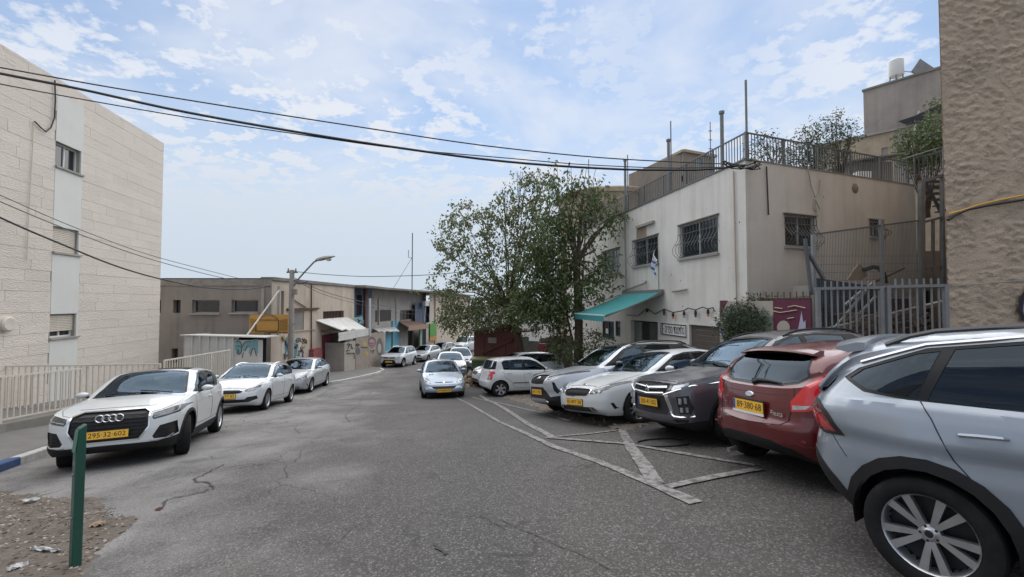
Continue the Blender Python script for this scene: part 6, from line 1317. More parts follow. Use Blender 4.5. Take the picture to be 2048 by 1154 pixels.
q = MB(); c = on(Sk, 1088, 700, .8); q.lathe([(.0, .35), (.25, .33), (.3, .1), (.22, -.3), (0, -.32)], 12, None, c); tag(q.build('red_barrel', mat('faded_red', (.20, .03, .035), .6), None, True), 'small faded red tub standing in front of the grey planks', 'tub')
dpos = gb(-1.25, 24.0); T = Thing('waste_skip', dpos, 'green steel waste container beside the rusty shack', 'container'); M_SKIP = mat('skip_green', (.06, .10, .05), .6, var=.5, scale=3, col2=(.035, .05, .03)); b = MB(); h = 1.15
pr = [(-.75, .15), (-.85, h), (.85, h), (.75, .15)]; b.prism([dpos + Vector((a, -.5, z)) for a, z in pr], (0, 0, 0), (0, 1.0, 0)); T.add(b.build('skip_body', M_SKIP, None)); T.add(MB().box(dpos + Vector((0, 0, h + .05)), (1.85, 1.15, .07)).build('lid', mat('skip_lid', (.20, .20, .08), .6), None))
for k in range(4): T.add(MB().bar(dpos + Vector((-.5 + k * .34, -.52, .2)), dpos + Vector((-.55 + k * .37, -.52, h)), .05).build('rib', M_SKIP, None))
for x in (-.6, .6): T.add(MB().lathe([(0, .04), (.1, .04), (.1, -.04), (0, -.04)], 10, Matrix.Rotation(R(90), 3, 'X'), dpos + Vector((x, -.4, .1))).build('castor', RUBBER, None))
def pile(r): a = r.uniform(0, 6.28); d = r.random() ** .7; return -2.05 + .65 * d * math.cos(a), 22.2 + 1.1 * d * math.sin(a), ground(-2.05, 22.2) + (1 - d) * .55 * r.random()
scatter('rubble_pile', mat('rubble_tan', (.30, .24, .18), .95, var=.7, scale=5, col2=(.16, .12, .09)), 170, pile, .05, .19, 15, .9, 'pile of broken tan rubble beside the silver oncoming car')
# ================================================================ green post and litter in front
bp_ = gp(150, 1138); T = Thing('green_post', bp_, 'dark green steel barrier post with a slanted cut top standing in the dirt', 'bollard'); M_GRN = mat('green_enamel', (.010, .075, .05), .4, var=.5, scale=6, col2=(.02, .04, .035), coat=.3); M_GRNL = mat('green_enamel_pale', (.10, .20, .16), .45, var=.6, scale=9, col2=(.03, .12, .085))
Hh = atd(150, 848, bp_.y).z - bp_.z; M_ = Matrix.Rotation(R(-28), 3, 'Z') @ Matrix.Rotation(R(1.2), 3, 'Y'); w = .033
def gpt(x, y, z): return bp_ + M_ @ Vector((x, y, z))
b = MB(); lv = [(0, w), (Hh * .78, w), (Hh * .79, w)]
prof = [(-w, -w), (w, -w), (w, w), (-w, w)]
for z in (-.1, Hh * .80): b.v += [tuple(gpt(x, y, z)) for x, y in prof]
b.v += [tuple(gpt(x * .96, y * (1 if y > 0 else .55), Hh - (.03 if y < 0 else 0))) for x, y in prof]
for k in range(2): b.f += [(4 * k + i, 4 * k + (i + 1) % 4, 4 * k + 4 + (i + 1) % 4, 4 * k + 4 + i) for i in range(4)]
b.f += [(8, 9, 10, 11)]; o = T.add(b.build('post_tube', M_GRN, None)); bv = o.modifiers.new('bevel', 'BEVEL'); bv.width = .008; bv.segments = 2
b = MB(); b.v += [tuple(gpt(x, y, z)) for x, y, z in ((-w * .9, -w - .004, Hh * .81), (w * .9, -w - .004, Hh * .81), (w * .85, -w * .58, Hh - .04), (-w * .85, -w * .58, Hh - .04))]; b.f.append((0, 1, 2, 3)); b.prism([gpt(x, y, z) for x, y, z in ((-w * .9, -w - .003, Hh * .815), (w * .9, -w - .003, Hh * .815), (w * .85, -w * .60, Hh - .045), (-w * .85, -w * .60, Hh - .045))], (0, 0, 0), M_ @ Vector((0, -.004, .001))); T.add(b.build('pale_face', M_GRNL, None));  # slanted upper face in a paler green than the tube
for z in (Hh * .66, Hh * .36): T.add(MB().lathe([(0, .012), (.010, .010), (.012, 0)], 8, M_ @ Matrix.Rotation(R(90), 3, 'X'), gpt(0, -w, z)).build('bolt', M_GALV, None))
M_LIT = mat('crumpled_white', (.46, .455, .44), .7, var=.3, scale=9)
def litter(px, py, sx, sy, rot, label, seed, m=None):
    c = gp(px, py); r = random.Random(seed); b = MB(); n = 7; Mz = Matrix.Rotation(R(rot), 3, 'Z')
    for j in range(n + 1):
        for i in range(n + 1): u, v = i / n - .5, j / n - .5; p = Mz @ Vector((u * sx * (1 - .3 * abs(v)), v * sy * (1 - .4 * abs(u)), 0)); b.v.append((c.x + p.x + r.uniform(-.006, .006), c.y + p.y + r.uniform(-.006, .006), c.z + .06 + .035 * mnoise.noise((u * 4 + seed, v * 4, seed)) + r.uniform(0, .012)))
    for j in range(n):
        for i in range(n): k = j * (n + 1) + i; b.f.append((k, k + 1, k + n + 2, k + n + 1))
    return tag(b.build('litter', m or M_LIT, None, fix=False), label, 'litter')
litter(62, 1010, .16, .09, 20, 'folded scrap of white paper lying on the dirt past the green post', 1); litter(90, 1113, .32, .05, -8, 'long twisted white rag lying on the dirt beside the green post', 2); litter(36, 1148, .12, .10, 30, 'crumpled white tissue at the edge of the dirt patch', 3); litter(195, 1060, .12, .10, 10, 'small flattened piece of tan cardboard right of the green post', 4, mat('cardboard', (.33, .24, .16), .9))
for i, (px, py) in enumerate(((112, 1066), (215, 1052), (60, 1040))):
    p = gp(px, py); p.z += .02; bush('weed', ('low green weed growing in the dirt left of the green post', 'small weed growing in the dirt right of the green post', 'sparse weed at the far edge of the dirt patch')[i], p, [(p + Vector((0, 0, .04)), (.16 - .04 * i, .12, .04), 90 - 20 * i)], LEAF3, .028, 70 + i, 0, droop=-.2, aspect=.3)
c = gp(318, 1020); scatter('brick_chip', mat('brick_red', (.17, .075, .055), .9, var=.5, scale=20), 1, lambda r: (c.x, c.y, c.z), .045, .05, 2, .7, 'single broken red brick chip at the end of the road crack')
q = MB(); c = gp(1330, 886); q.tube([c + Vector((.42 * math.cos(t), .26 * math.sin(t), .012 + ground(c.x + .42 * math.cos(t), c.y + .26 * math.sin(t)) - ground(c.x, c.y))) for t in [k * 2 * math.pi / 24 for k in range(22)]], .012, 5); tag(q.build('loose_hose', M_WIRE, None, True), 'loop of black hose lying under the dark grey car bumper', 'hose')
def poly_rear_win(zb, zt, yb, yt): return [(0, zb), (yb, zb), (yb + .02, zb + .04), (yt, zt), (0, zt)]
def q2_extra(B, root, pm):
    ring_badge(B, root, .765, 0, .052, CHROME, n=4, gap=.082)
    grille_bars(B, root, [.47, .525, .58, .635, .69, .745, .80], lambda z: .46 if z > .55 else .36 + (z - .42) * .7, PLASTIC, .011, lift=-.012, wave=.004)
    for sg in (1, -1):
        for zz in (.44, .49, .54):
            pts = [B.front(sg * y, zz)[0] for y in (.62, .69, .76)]; one('intake_bar', PLASTIC, lambda b: b.tube([p + Vector((-.01, 0, 0)) for p in pts], .008, 5), root)
        pts = [B.front(sg * y, z)[0] + Vector((.004, 0, 0)) for y, z in ((.53, .385), (.60, .375), (.72, .39), (.80, .44))]
        one('intake_trim', SATIN, lambda b: b.tube(pts, .011, 5), root)
        pts = [B.front(sg * y, z)[0] + Vector((.002, 0, 0)) for y, z in ((.56, .735), (.66, .755), (.76, .78), (.82, .80), (.825, .845))]
        one('running_light', LAMPW, lambda b: b.tube(pts, .009, 5), root)
Q2 = dict(L=4.19, W=1.79, H=1.51, wb=2.60, ov=.80, tr=.34, rim=.225, wheel=(5, 'd'), clad=.055, flare=.03,
  zb=[(0, .25), (.5, .23), (1, .26), (3.2, .26), (3.8, .27), (4.19, .36)],
  zs=[(0, .80), (.25, .87), (.8, .95), (1.3, 1.0), (2.2, 1.02), (3.2, 1.04), (3.9, 1.05), (4.19, 1.0)],
  zc=[(0, .83), (.15, .91), (.5, .985), (1.05, 1.04), (1.2, 1.06), (2.02, 1.45), (2.25, 1.49), (2.8, 1.51), (3.4, 1.47), (3.72, 1.40), (4.02, 1.13), (4.1, 1.06), (4.19, 1.02)],
  F=[(0, .16), (.08, .06), (.22, 0), (.5, 0), (.75, .015), (.9, .03), (1, .08)],
  cuts=[('bumper_lip', PLASTIC, 'front', 'C', .004, [(0, .37), (.62, .36), (.80, .40), (.95, .43), (.95, .1), (0, .1)]),
    ('sill_trim', PLASTIC, 'side', 'S', .006, [(.9, .2), (3.5, .2), (3.5, .40), (.9, .38)]),
    ('rear_trim', PLASTIC, 'rear', 'C', .004, [(0, .1), (.95, .1), (.95, .46), (.6, .5), (0, .5)]),
    ('grille_frame', CHROME, 'front', 'C', .006, [(0, .885), (.40, .885), (.505, .83), (.515, .60), (.40, .415), (0, .415)]),
    ('grille', INK, 'front', 'C', -.028, [(0, .870), (.39, .870), (.485, .82), (.495, .605), (.385, .432), (0, .432)]),
    ('side_intake', INK, 'front', 'S', -.03, [(.555, .44), (.64, .60), (.83, .64), (.84, .44), (.78, .40), (.58, .40)]),
    ('headlight', LAMPD, 'front', 'S', -.008, [(.54, .80), (.535, .735), (.56, .70), (.72, .735), (.845, .775), (.88, .87), (.82, .882)]),
    ('windscreen', TRIMBLK, 'top', 'C', -.003, [(1.16, 0), (1.17, .45), (1.24, .66), (1.30, .70), (2.03, .555), (2.06, .5), (2.08, 0)], .98),
    ('windscreen_glass', G_CLEAR, 'top', 'C', -.004, [(1.19, 0), (1.20, .42), (1.27, .63), (1.32, .665), (1.98, .535), (2.0, .5), (2.01, 0)], .98),
    ('roof_panel', GLOSSBLK, 'top', 'C', -.002, [(2.08, 0), (2.08, .50), (3.1, .5), (3.55, .5), (3.62, .45), (3.62, 0)], 1.3),
    ('window_trim', TRIMBLK, 'side', 'S', -.003, [(1.38, 1.035), (1.60, 1.16), (2.05, 1.375), (2.35, 1.425), (2.9, 1.425), (3.3, 1.375), (3.5, 1.30), (3.3, 1.07), (2.4, 1.045)]),
    ('door_window', G_CLEAR, 'side', 'S', -.005, [(1.60, 1.06), (1.72, 1.19), (2.08, 1.355), (2.35, 1.40), (2.44, 1.40), (2.44, 1.06)]),
    ('door_window', G_TINT, 'side', 'S', -.005, [(2.52, 1.06), (2.52, 1.40), (2.9, 1.40), (3.18, 1.36), (3.05, 1.08)]),
    ('rear_window', G_TINT, 'rear', 'C', -.004, poly_rear_win(1.10, 1.38, .56, .48)),
    ('tail_light', REDL, 'rear', 'S', .002, [(.45, .98), (.45, .88), (.95, .86), (.95, 1.0)])],
  lines=[('door_seam', INK, 'side', [(1.28, .97), (1.22, .8), (1.30, .45), (2.42, .44), (2.46, .7), (2.47, 1.03)], .004, True), ('door_seam', INK, 'side', [(2.46, .44), (3.0, .46), (3.16, .62), (3.25, .85), (3.3, 1.0)], .004, True),
    ('bonnet_seam', INK, 'top', [(.10, .46), (.22, .64), (.5, .76), (.9, .79), (1.15, .78)], .004, True),
    ('bonnet_seam', INK, 'front', [(-.5, .905), (-.2, .912), (.2, .912), (.5, .905)], .004, False)],
  handles=[(2.22, .90), (3.12, .93)], mirror=(1.62, 1.03), cab=(1.55, 1.02), wsb=1.19,
  plates=[('f', 0, .535, '295\u00b732\u00b7602', {})], extra=[q2_extra])
def spoiler(ss, z, w, ln=.16, th=.03, m=None):
    def fn(B, root, pm):
        x = B.x0 - ss; b = MB()
        prof = [(.06, .012), (-.02, .016), (-ln, -.012), (-ln - .01, -.03), (-ln * .5, -th - .012), (.04, -th)]
        n = 13; rows = []
        for i in range(n):
            u = i / (n - 1) * 2 - 1; yy = u * w; k = 1 - .25 * abs(u) ** 3
            rows.append([(x + p[0] * k - .03 * (1 - abs(u) ** 2), yy, z - .05 * abs(u) ** 2.5 + p[1]) for p in prof])
        m_ = len(prof)
        for r in rows: b.v += r
        for i in range(n - 1):
            for k in range(m_): b.f.append((i * m_ + k, i * m_ + (k + 1) % m_, (i + 1) * m_ + (k + 1) % m_, (i + 1) * m_ + k))
        b.f.append(tuple(range(m_))); b.f.append(tuple((n - 1) * m_ + k for k in range(m_)))
        b.build('spoiler', m or pm, root, True)
    return fn
def lamps(name, m, pts, rad, proj='front'):
    def fn(B, root, pm):
        f = {'front': B.front, 'rear': B.rear, 'side': B.side}[proj]
        for sg in (1, -1):
            P = []
            for a, z in pts:
                if proj == 'side': p = f(a, z)[0].copy(); p.y *= sg
                else: p = f(sg * a, z)[0]
                P.append(p)
            one(name, m, lambda b: b.tube(P, rad, 6), root, True)
    return fn
def oval(z, r, ell, m, rear=False):
    def fn(B, root, pm):
        p, n = (B.rear if rear else B.front)(0, z); M = frame(p + n * .006, (0, 1, 0), n)
        o = MB().lathe([(0, .008), (r * .8, .008), (r, 0), (r, -.01)], 24).build('badge', m, root, True); M2 = M @ Matrix.Diagonal((ell, 1, 1, 1)); o.matrix_local = M2
    return fn
def slats(zs_, half, m=PLASTIC, rad=.009, lift=-.012): return lambda B, root, pm: grille_bars(B, root, zs_, half, m, rad, lift=lift)
def roundlamp(y, z, r, m=LAMPW):
    def fn(B, root, pm):
        for sg in (1, -1):
            p, n = B.front(sg * y, z); M = frame(p + n * .004, (0, 1, 0), n); o = MB().lathe([(0, -.012), (r * .55, -.008), (r * .8, .002), (r, .004), (r, -.01)], 18).build('lamp', m, root, True); o.matrix_local = M
    return fn
def plate(t, z, kind='f', **kw): return [(kind, 0, z, t, kw)]
SEAM = lambda pts: ('door_seam', INK, 'side', pts, .004, True)
BON = lambda pts: ('bonnet_seam', INK, 'top', pts, .004, True)
def ws(b, t, yb, yt, lim, edge=.035):
    return [('windscreen', TRIMBLK, 'top', 'C', -.003, [(b - .03, 0), (b - .02, yb * .65), (b + .07, yb), (b + .14, yb + .03), (t, yt), (t + .03, yt * .9), (t + .05, 0)], lim),
            ('windscreen_glass', G_CLEAR, 'top', 'C', -.004, [(b, 0), (b + .01, yb * .63), (b + .10, yb - .03), (b + .16, yb - .005), (t - .05, yt - .02), (t - .03, yt * .88), (t - .02, 0)], lim)]
def dlo(out, panes):
    return [('window_trim', TRIMBLK, 'side', 'S', -.003, out)] + [('door_window', g, 'side', 'S', -.005, p) for g, p in panes]
# ---- estate with the narrow nose grille
CEED = dict(L=4.50, W=1.78, H=1.485, wb=2.65, ov=.90, tr=.318, rim=.205, wheel=(5, 'v'), arch=.35,
  zb=[(0, .22), (.5, .19), (1, .22), (3.4, .22), (4.1, .25), (4.5, .34)],
  zs=[(0, .66), (.25, .76), (.8, .87), (1.35, .95), (2.2, .97), (3.4, 1.0), (4.2, 1.02), (4.5, .98)],
  zc=[(0, .68), (.15, .78), (.5, .89), (1.0, .97), (1.2, 1.0), (2.1, 1.41), (2.4, 1.46), (2.9, 1.48), (3.7, 1.44), (4.05, 1.37), (4.36, 1.05), (4.42, 1.0), (4.5, .99)],
  F=[(0, .14), (.1, .04), (.25, 0), (.5, .0), (.75, .03), (.9, .07), (1, .15)], drop=.08,
  cuts=[('grille', INK, 'front', 'C', -.02, [(0, .665), (.30, .66), (.43, .62), (.36, .575), (.2, .56), (0, .56)]),
    ('lower_intake', INK, 'front', 'C', -.02, [(0, .40), (.5, .40), (.56, .46), (.78, .49), (.80, .40), (.60, .315), (0, .30)]),
    ('headlight', LAMPD, 'front', 'S', -.006, [(.46, .665), (.47, .61), (.60, .615), (.76, .67), (.865, .80), (.83, .81), (.60, .71)]),
    ] + ws(1.17, 2.1, .66, .56, .92) + dlo([(1.40, .985), (2.05, 1.31), (2.4, 1.385), (2.9, 1.40), (3.6, 1.36), (3.95, 1.27), (4.0, 1.18), (3.75, 1.05), (2.5, 1.0)],
      [(G_CLEAR, [(1.62, 1.01), (2.1, 1.30), (2.45, 1.37), (2.52, 1.37), (2.52, 1.015)]), (G_TINT, [(2.6, 1.02), (2.6, 1.375), (2.9, 1.38), (3.4, 1.35), (3.36, 1.04)]), (G_TINT, [(3.43, 1.045), (3.46, 1.345), (3.9, 1.25), (3.92, 1.17), (3.72, 1.07)])]),
  lines=[SEAM([(1.30, .92), (1.26, .7), (1.34, .38), (2.5, .37), (2.55, .7), (2.56, .98)]), SEAM([(2.54, .37), (3.1, .38), (3.3, .6), (3.42, .95)]), BON([(.12, .42), (.3, .62), (.6, .72), (1.1, .76)]), ('bonnet_seam', INK, 'front', [(-.45, .70), (-.2, .715), (.2, .715), (.45, .70)], .004, False)],
  handles=[(2.3, .83), (3.2, .86)], mirror=(1.66, .98), cab=(1.6, .98), wsb=1.17, rails=(2.2, 4.0, CHROME), plates=plate('91\u00b7677\u00b785', .49),
  extra=[lamps('running_light', LAMPW, [(.56, .635), (.66, .655), (.74, .69), (.83, .78)], .013), roundlamp(.68, .665, .035), slats([.345, .365], .5), oval(.745, .032, 1.9, CHROME), slats([.60, .62], .34)])
# ---- compact saloon (one silver, one white)
CERATO = dict(L=4.56, W=1.78, H=1.435, wb=2.70, ov=.88, tr=.318, rim=.21, wheel=(5, 'v'), arch=.35,
  zb=[(0, .22), (.5, .19), (1, .21), (3.4, .21), (4.1, .25), (4.56, .36)],
  zs=[(0, .68), (.25, .76), (.8, .86), (1.35, .93), (2.2, .96), (3.4, 1.0), (4.2, 1.03), (4.56, 1.0)],
  zc=[(0, .70), (.15, .79), (.5, .89), (1.05, .97), (1.22, 1.0), (2.15, 1.37), (2.45, 1.42), (2.9, 1.435), (3.4, 1.39), (4.02, 1.10), (4.15, 1.06), (4.5, 1.05), (4.56, 1.02)],
  F=[(0, .14), (.1, .04), (.25, 0), (.5, .0), (.75, .02), (.9, .05), (1, .12)],
  cuts=[('grille_frame', CHROME, 'front', 'C', .004, [(0, .715), (.33, .71), (.45, .675), (.43, .60), (.36, .55), (0, .54)]),
    ('grille', INK, 'front', 'C', -.022, [(0, .70), (.32, .695), (.43, .665), (.41, .605), (.345, .565), (0, .556)]),
    ('lower_intake', INK, 'front', 'C', -.02, [(0, .36), (.45, .36), (.60, .285), (.58, .265), (0, .26)]),
    ('fog_trim', SATIN, 'front', 'S', .003, [(.44, .375), (.56, .37), (.68, .29), (.62, .275), (.50, .29)]),
    ('fog_light', LAMPD, 'front', 'S', -.006, [(.47, .36), (.55, .355), (.64, .295), (.52, .30)]),
    ('side_slit', INK, 'front', 'S', -.02, [(.815, .44), (.832, .44), (.838, .34), (.822, .32)]),
    ('headlight', LAMPD, 'front', 'S', -.006, [(.46, .675), (.45, .605), (.50, .595), (.64, .62), (.79, .69), (.865, .815), (.84, .83), (.62, .725)])]
    + ws(1.19, 2.16, .66, .55, .92) + dlo([(1.45, .97), (2.1, 1.28), (2.45, 1.345), (2.9, 1.355), (3.3, 1.31), (3.75, 1.13), (3.7, 1.06), (2.5, .985)],
      [(G_CLEAR, [(1.65, .995), (2.14, 1.265), (2.45, 1.325), (2.54, 1.33), (2.54, 1.0)]), (G_TINT, [(2.62, 1.0), (2.62, 1.333), (2.9, 1.335), (3.25, 1.295), (3.45, 1.2), (3.4, 1.03)])])
    + [('rear_window', G_TINT, 'top', 'C', -.004, [(3.42, 0), (3.44, .52), (3.98, .62), (4.02, 0)], 1.02)],
  lines=[SEAM([(1.32, .9), (1.27, .7), (1.35, .37), (2.5, .36), (2.56, .7), (2.58, .97)]), SEAM([(2.54, .36), (3.1, .38), (3.3, .6), (3.5, .98)]), BON([(.13, .42), (.3, .62), (.6, .71), (1.12, .75)]), ('bonnet_seam', INK, 'front', [(-.45, .735), (-.2, .75), (.2, .75), (.45, .735)], .005, False)],
  handles=[(2.3, .82), (3.22, .85)], mirror=(1.68, .965), cab=(1.6, .97), wsb=1.19,
  extra=[lamps('running_light', CHROME, [(.50, .69), (.62, .715), (.72, .755), (.845, .82)], .006), roundlamp(.68, .665, .042), roundlamp(.57, .645, .034), oval(.765, .032, 1.9, CHROME), slats([.585, .605, .625, .645, .665, .685], .38, PLASTIC, .006)])
# ---- small silver coupe-cabriolet driving up
P206 = dict(L=3.83, W=1.67, H=1.38, wb=2.44, ov=.80, tr=.30, rim=.195, wheel=(7, 's'), arch=.33,
  zb=[(0, .20), (.5, .18), (1, .2), (2.8, .2), (3.83, .32)],
  zs=[(0, .60), (.2, .68), (.6, .80), (1.1, .89), (2, .92), (3, .97), (3.83, .93)],
  zc=[(0, .62), (.12, .70), (.4, .82), (.85, .925), (1.0, .96), (1.78, 1.32), (2.05, 1.37), (2.4, 1.375), (2.85, 1.25), (3.1, 1.05), (3.3, 1.02), (3.83, .95)],
  F=[(0, .12), (.1, .03), (.3, 0), (.5, .01), (.62, .05), (.8, .09), (1, .2)],
  cuts=[('lower_intake', INK, 'front', 'C', -.03, [(0, .475), (.47, .48), (.40, .41), (.30, .375), (0, .36)]),
    ('grille', INK, 'front', 'C', -.02, [(0, .625), (.34, .62), (.32, .60), (0, .598)]),
    ('bumper_lip', PLASTIC, 'front', 'C', .003, [(0, .265), (.7, .275), (.7, .1), (0, .1)]),
    ('headlight', LAMPW, 'front', 'S', -.004, [(.41, .625), (.42, .585), (.55, .59), (.70, .65), (.735, .76), (.60, .725), (.5, .68)])]
    + ws(.97, 1.80, .63, .51, .85) + dlo([(1.3, .94), (1.85, 1.2), (2.1, 1.27), (2.5, 1.24), (2.8, 1.05), (2.7, .97)], [(G_CLEAR, [(1.45, .95), (1.9, 1.18), (2.1, 1.24), (2.4, 1.22), (2.4, .965)])]),
  lines=[SEAM([(1.15, .85), (1.1, .6), (1.2, .34), (2.4, .34), (2.5, .6), (2.55, .94)]), BON([(.2, .45), (.4, .58), (.9, .66)]), ('bumper_strip', CHROME, 'front', [(-.72, .545), (-.4, .535), (0, .53), (.4, .535), (.72, .545)], .010, False)],
  handles=[(2.2, .8)], mirror=(1.30, .94), cab=(1.35, .93), wsb=.97, plates=plate('39\u00b7808\u00b760', .33),
  extra=[roundlamp(.52, .625, .04), roundlamp(.635, .675, .045), roundlamp(.63, .42, .04), oval(.61, .045, 1, CHROME),
    lambda B, root, pm: [one('bonnet_vent', INK, lambda b: b.box(B.top(.80, y)[0] + Vector((0, 0, .002)), (.10, .07, .008)), root) for y in (-.40, -.50)]])
# ---- large silver-blue SUV with black roof
RAV = dict(L=4.60, W=1.855, H=1.685, wb=2.69, ov=.93, tr=.355, rim=.235, wheel=(5, 'd'), clad=.06, flare=.03,
  zb=[(0, .27), (.5, .25), (1, .27), (3.5, .27), (4.1, .30), (4.6, .42)],
  zs=[(0, .90), (.25, .96), (.8, 1.02), (1.35, 1.07), (2.2, 1.10), (3.4, 1.14), (4.2, 1.16), (4.6, 1.1)],
  zc=[(0, .93), (.15, 1.0), (.5, 1.06), (1.05, 1.11), (1.2, 1.14), (2.05, 1.58), (2.35, 1.65), (2.9, 1.685), (3.8, 1.65), (4.15, 1.58), (4.4, 1.2), (4.48, 1.15), (4.6, 1.12)],
  F=[(0, .18), (.08, .07), (.2, .01), (.45, .02), (.6, 0), (.8, .0), (.92, .03), (1, .10)],
  cuts=[('lower_bumper', PLASTIC, 'front', 'C', -.004, [(0, .68), (.36, .68), (.62, .47), (.95, .52), (.95, .1), (0, .1)]),
    ('skid_plate', SATIN, 'front', 'C', .012, [(0, .42), (.40, .42), (.52, .36), (.46, .33), (0, .31)]),
    ('grille', INK, 'front', 'C', -.03, [(0, .955), (.30, .955), (.42, .87), (.36, .755), (0, .745)]),
    ('fog_vent', INK, 'front', 'S', -.03, [(.70, .80), (.76, .79), (.84, .60), (.80, .54), (.74, .60)]),
    ('headlight', LAMPD, 'front', 'S', -.006, [(.45, .90), (.50, .835), (.60, .85), (.84, .945), (.895, 1.015), (.86, 1.02), (.62, .955)]),
    ('sill_trim', PLASTIC, 'side', 'S', .008, [(1.0, .2), (3.7, .2), (3.7, .46), (1.0, .44)])]
    + ws(1.17, 2.08, .69, .58, 1.05) + [('roof_panel', GLOSSBLK, 'top', 'C', .001, [(2.10, 0), (2.10, .70), (4.2, .7), (4.2, 0)], 1.4)]
    + dlo([(1.36, 1.10), (2.02, 1.50), (2.3, 1.575), (2.9, 1.60), (3.7, 1.56), (4.05, 1.42), (3.8, 1.19), (2.4, 1.12)], [(G_CLEAR, [(1.62, 1.13), (2.08, 1.48), (2.4, 1.55), (2.48, 1.56), (2.48, 1.14)]), (G_TINT, [(2.58, 1.15), (2.58, 1.565), (2.9, 1.575), (3.3, 1.555), (3.3, 1.17)])]),
  lines=[('roof_strip', CHROME, 'side', [(1.5, 1.185), (2.04, 1.525), (2.3, 1.60), (2.9, 1.62), (3.6, 1.585)], .012, True), SEAM([(1.34, 1.04), (1.28, .8), (1.36, .48), (2.5, .48), (2.54, .8), (2.56, 1.1)]), BON([(.12, .5), (.3, .7), (.7, .8), (1.1, .83)])],
  handles=[(2.3, .97), (3.2, 1.0)], mirror=(1.66, 1.10), mm=GLOSSBLK, cab=(1.62, 1.1), wsb=1.17, rails=(2.3, 3.9, GLOSSBLK), plates=plate('415\u00b711\u00b7302', .565),
  extra=[lamps('running_light', LAMPW, [(.53, .86), (.62, .875), (.76, .93)], .012), oval(.89, .05, 1.35, CHROME), slats([.77, .80, .83, .86, .89, .92], .36, PLASTIC, .010)])
# ---- dark grey SUV with the broad chrome nose
def asx_extra(B, root, pm):
    for sg in (1, -1):
        for y0, z0 in ((.70, .655), (.765, .665), (.705, .53), (.77, .535)):
            p, n = B.front(sg * y0, z0); one('lamp', LAMPW, lambda b: b.box(p + Vector((-.004, 0, 0)), (.02, .052, .085 if z0 > .6 else .07)), root)
        P = [B.front(sg * y, z)[0] + Vector((.006, 0, 0)) for y, z in ((.42, .735), (.52, .765), (.66, .81), (.80, .87), (.87, .905))]
        one('chrome_strip', CHROME, lambda b: b.tube(P, .014, 6), root, True)
        P = [B.front(sg * y, z)[0] + Vector((.006, 0, 0)) for y, z in ((.535, .50), (.555, .455), (.60, .43), (.70, .425), (.82, .44))]
        one('chrome_strip', CHROME, lambda b: b.tube(P, .016, 6), root, True)
    for z, w in ((.855, .46), (.765, .42)):
        P = [B.front(y, z - .03 * (1 - abs(y) / .5))[0] + Vector((.004, 0, 0)) for y in [lerp(-w, w, i / 16) for i in range(17)]]
        one('grille_bar', CHROME, lambda b: b.tube(P, .017, 6), root, True)
    p, n = B.front(0, .80)
    for a in (90, 210, 330):
        d = Vector((0, math.cos(R(a)), math.sin(R(a)))); e = Vector((0, -d.z, d.y)); c = p + Vector((.022, 0, 0))
        one('badge', CHROME, lambda b: b.prism([c, c + d * .033 + e * .019, c + d * .066, c + d * .033 - e * .019], (0, 0, 0), (.008, 0, 0)), root)
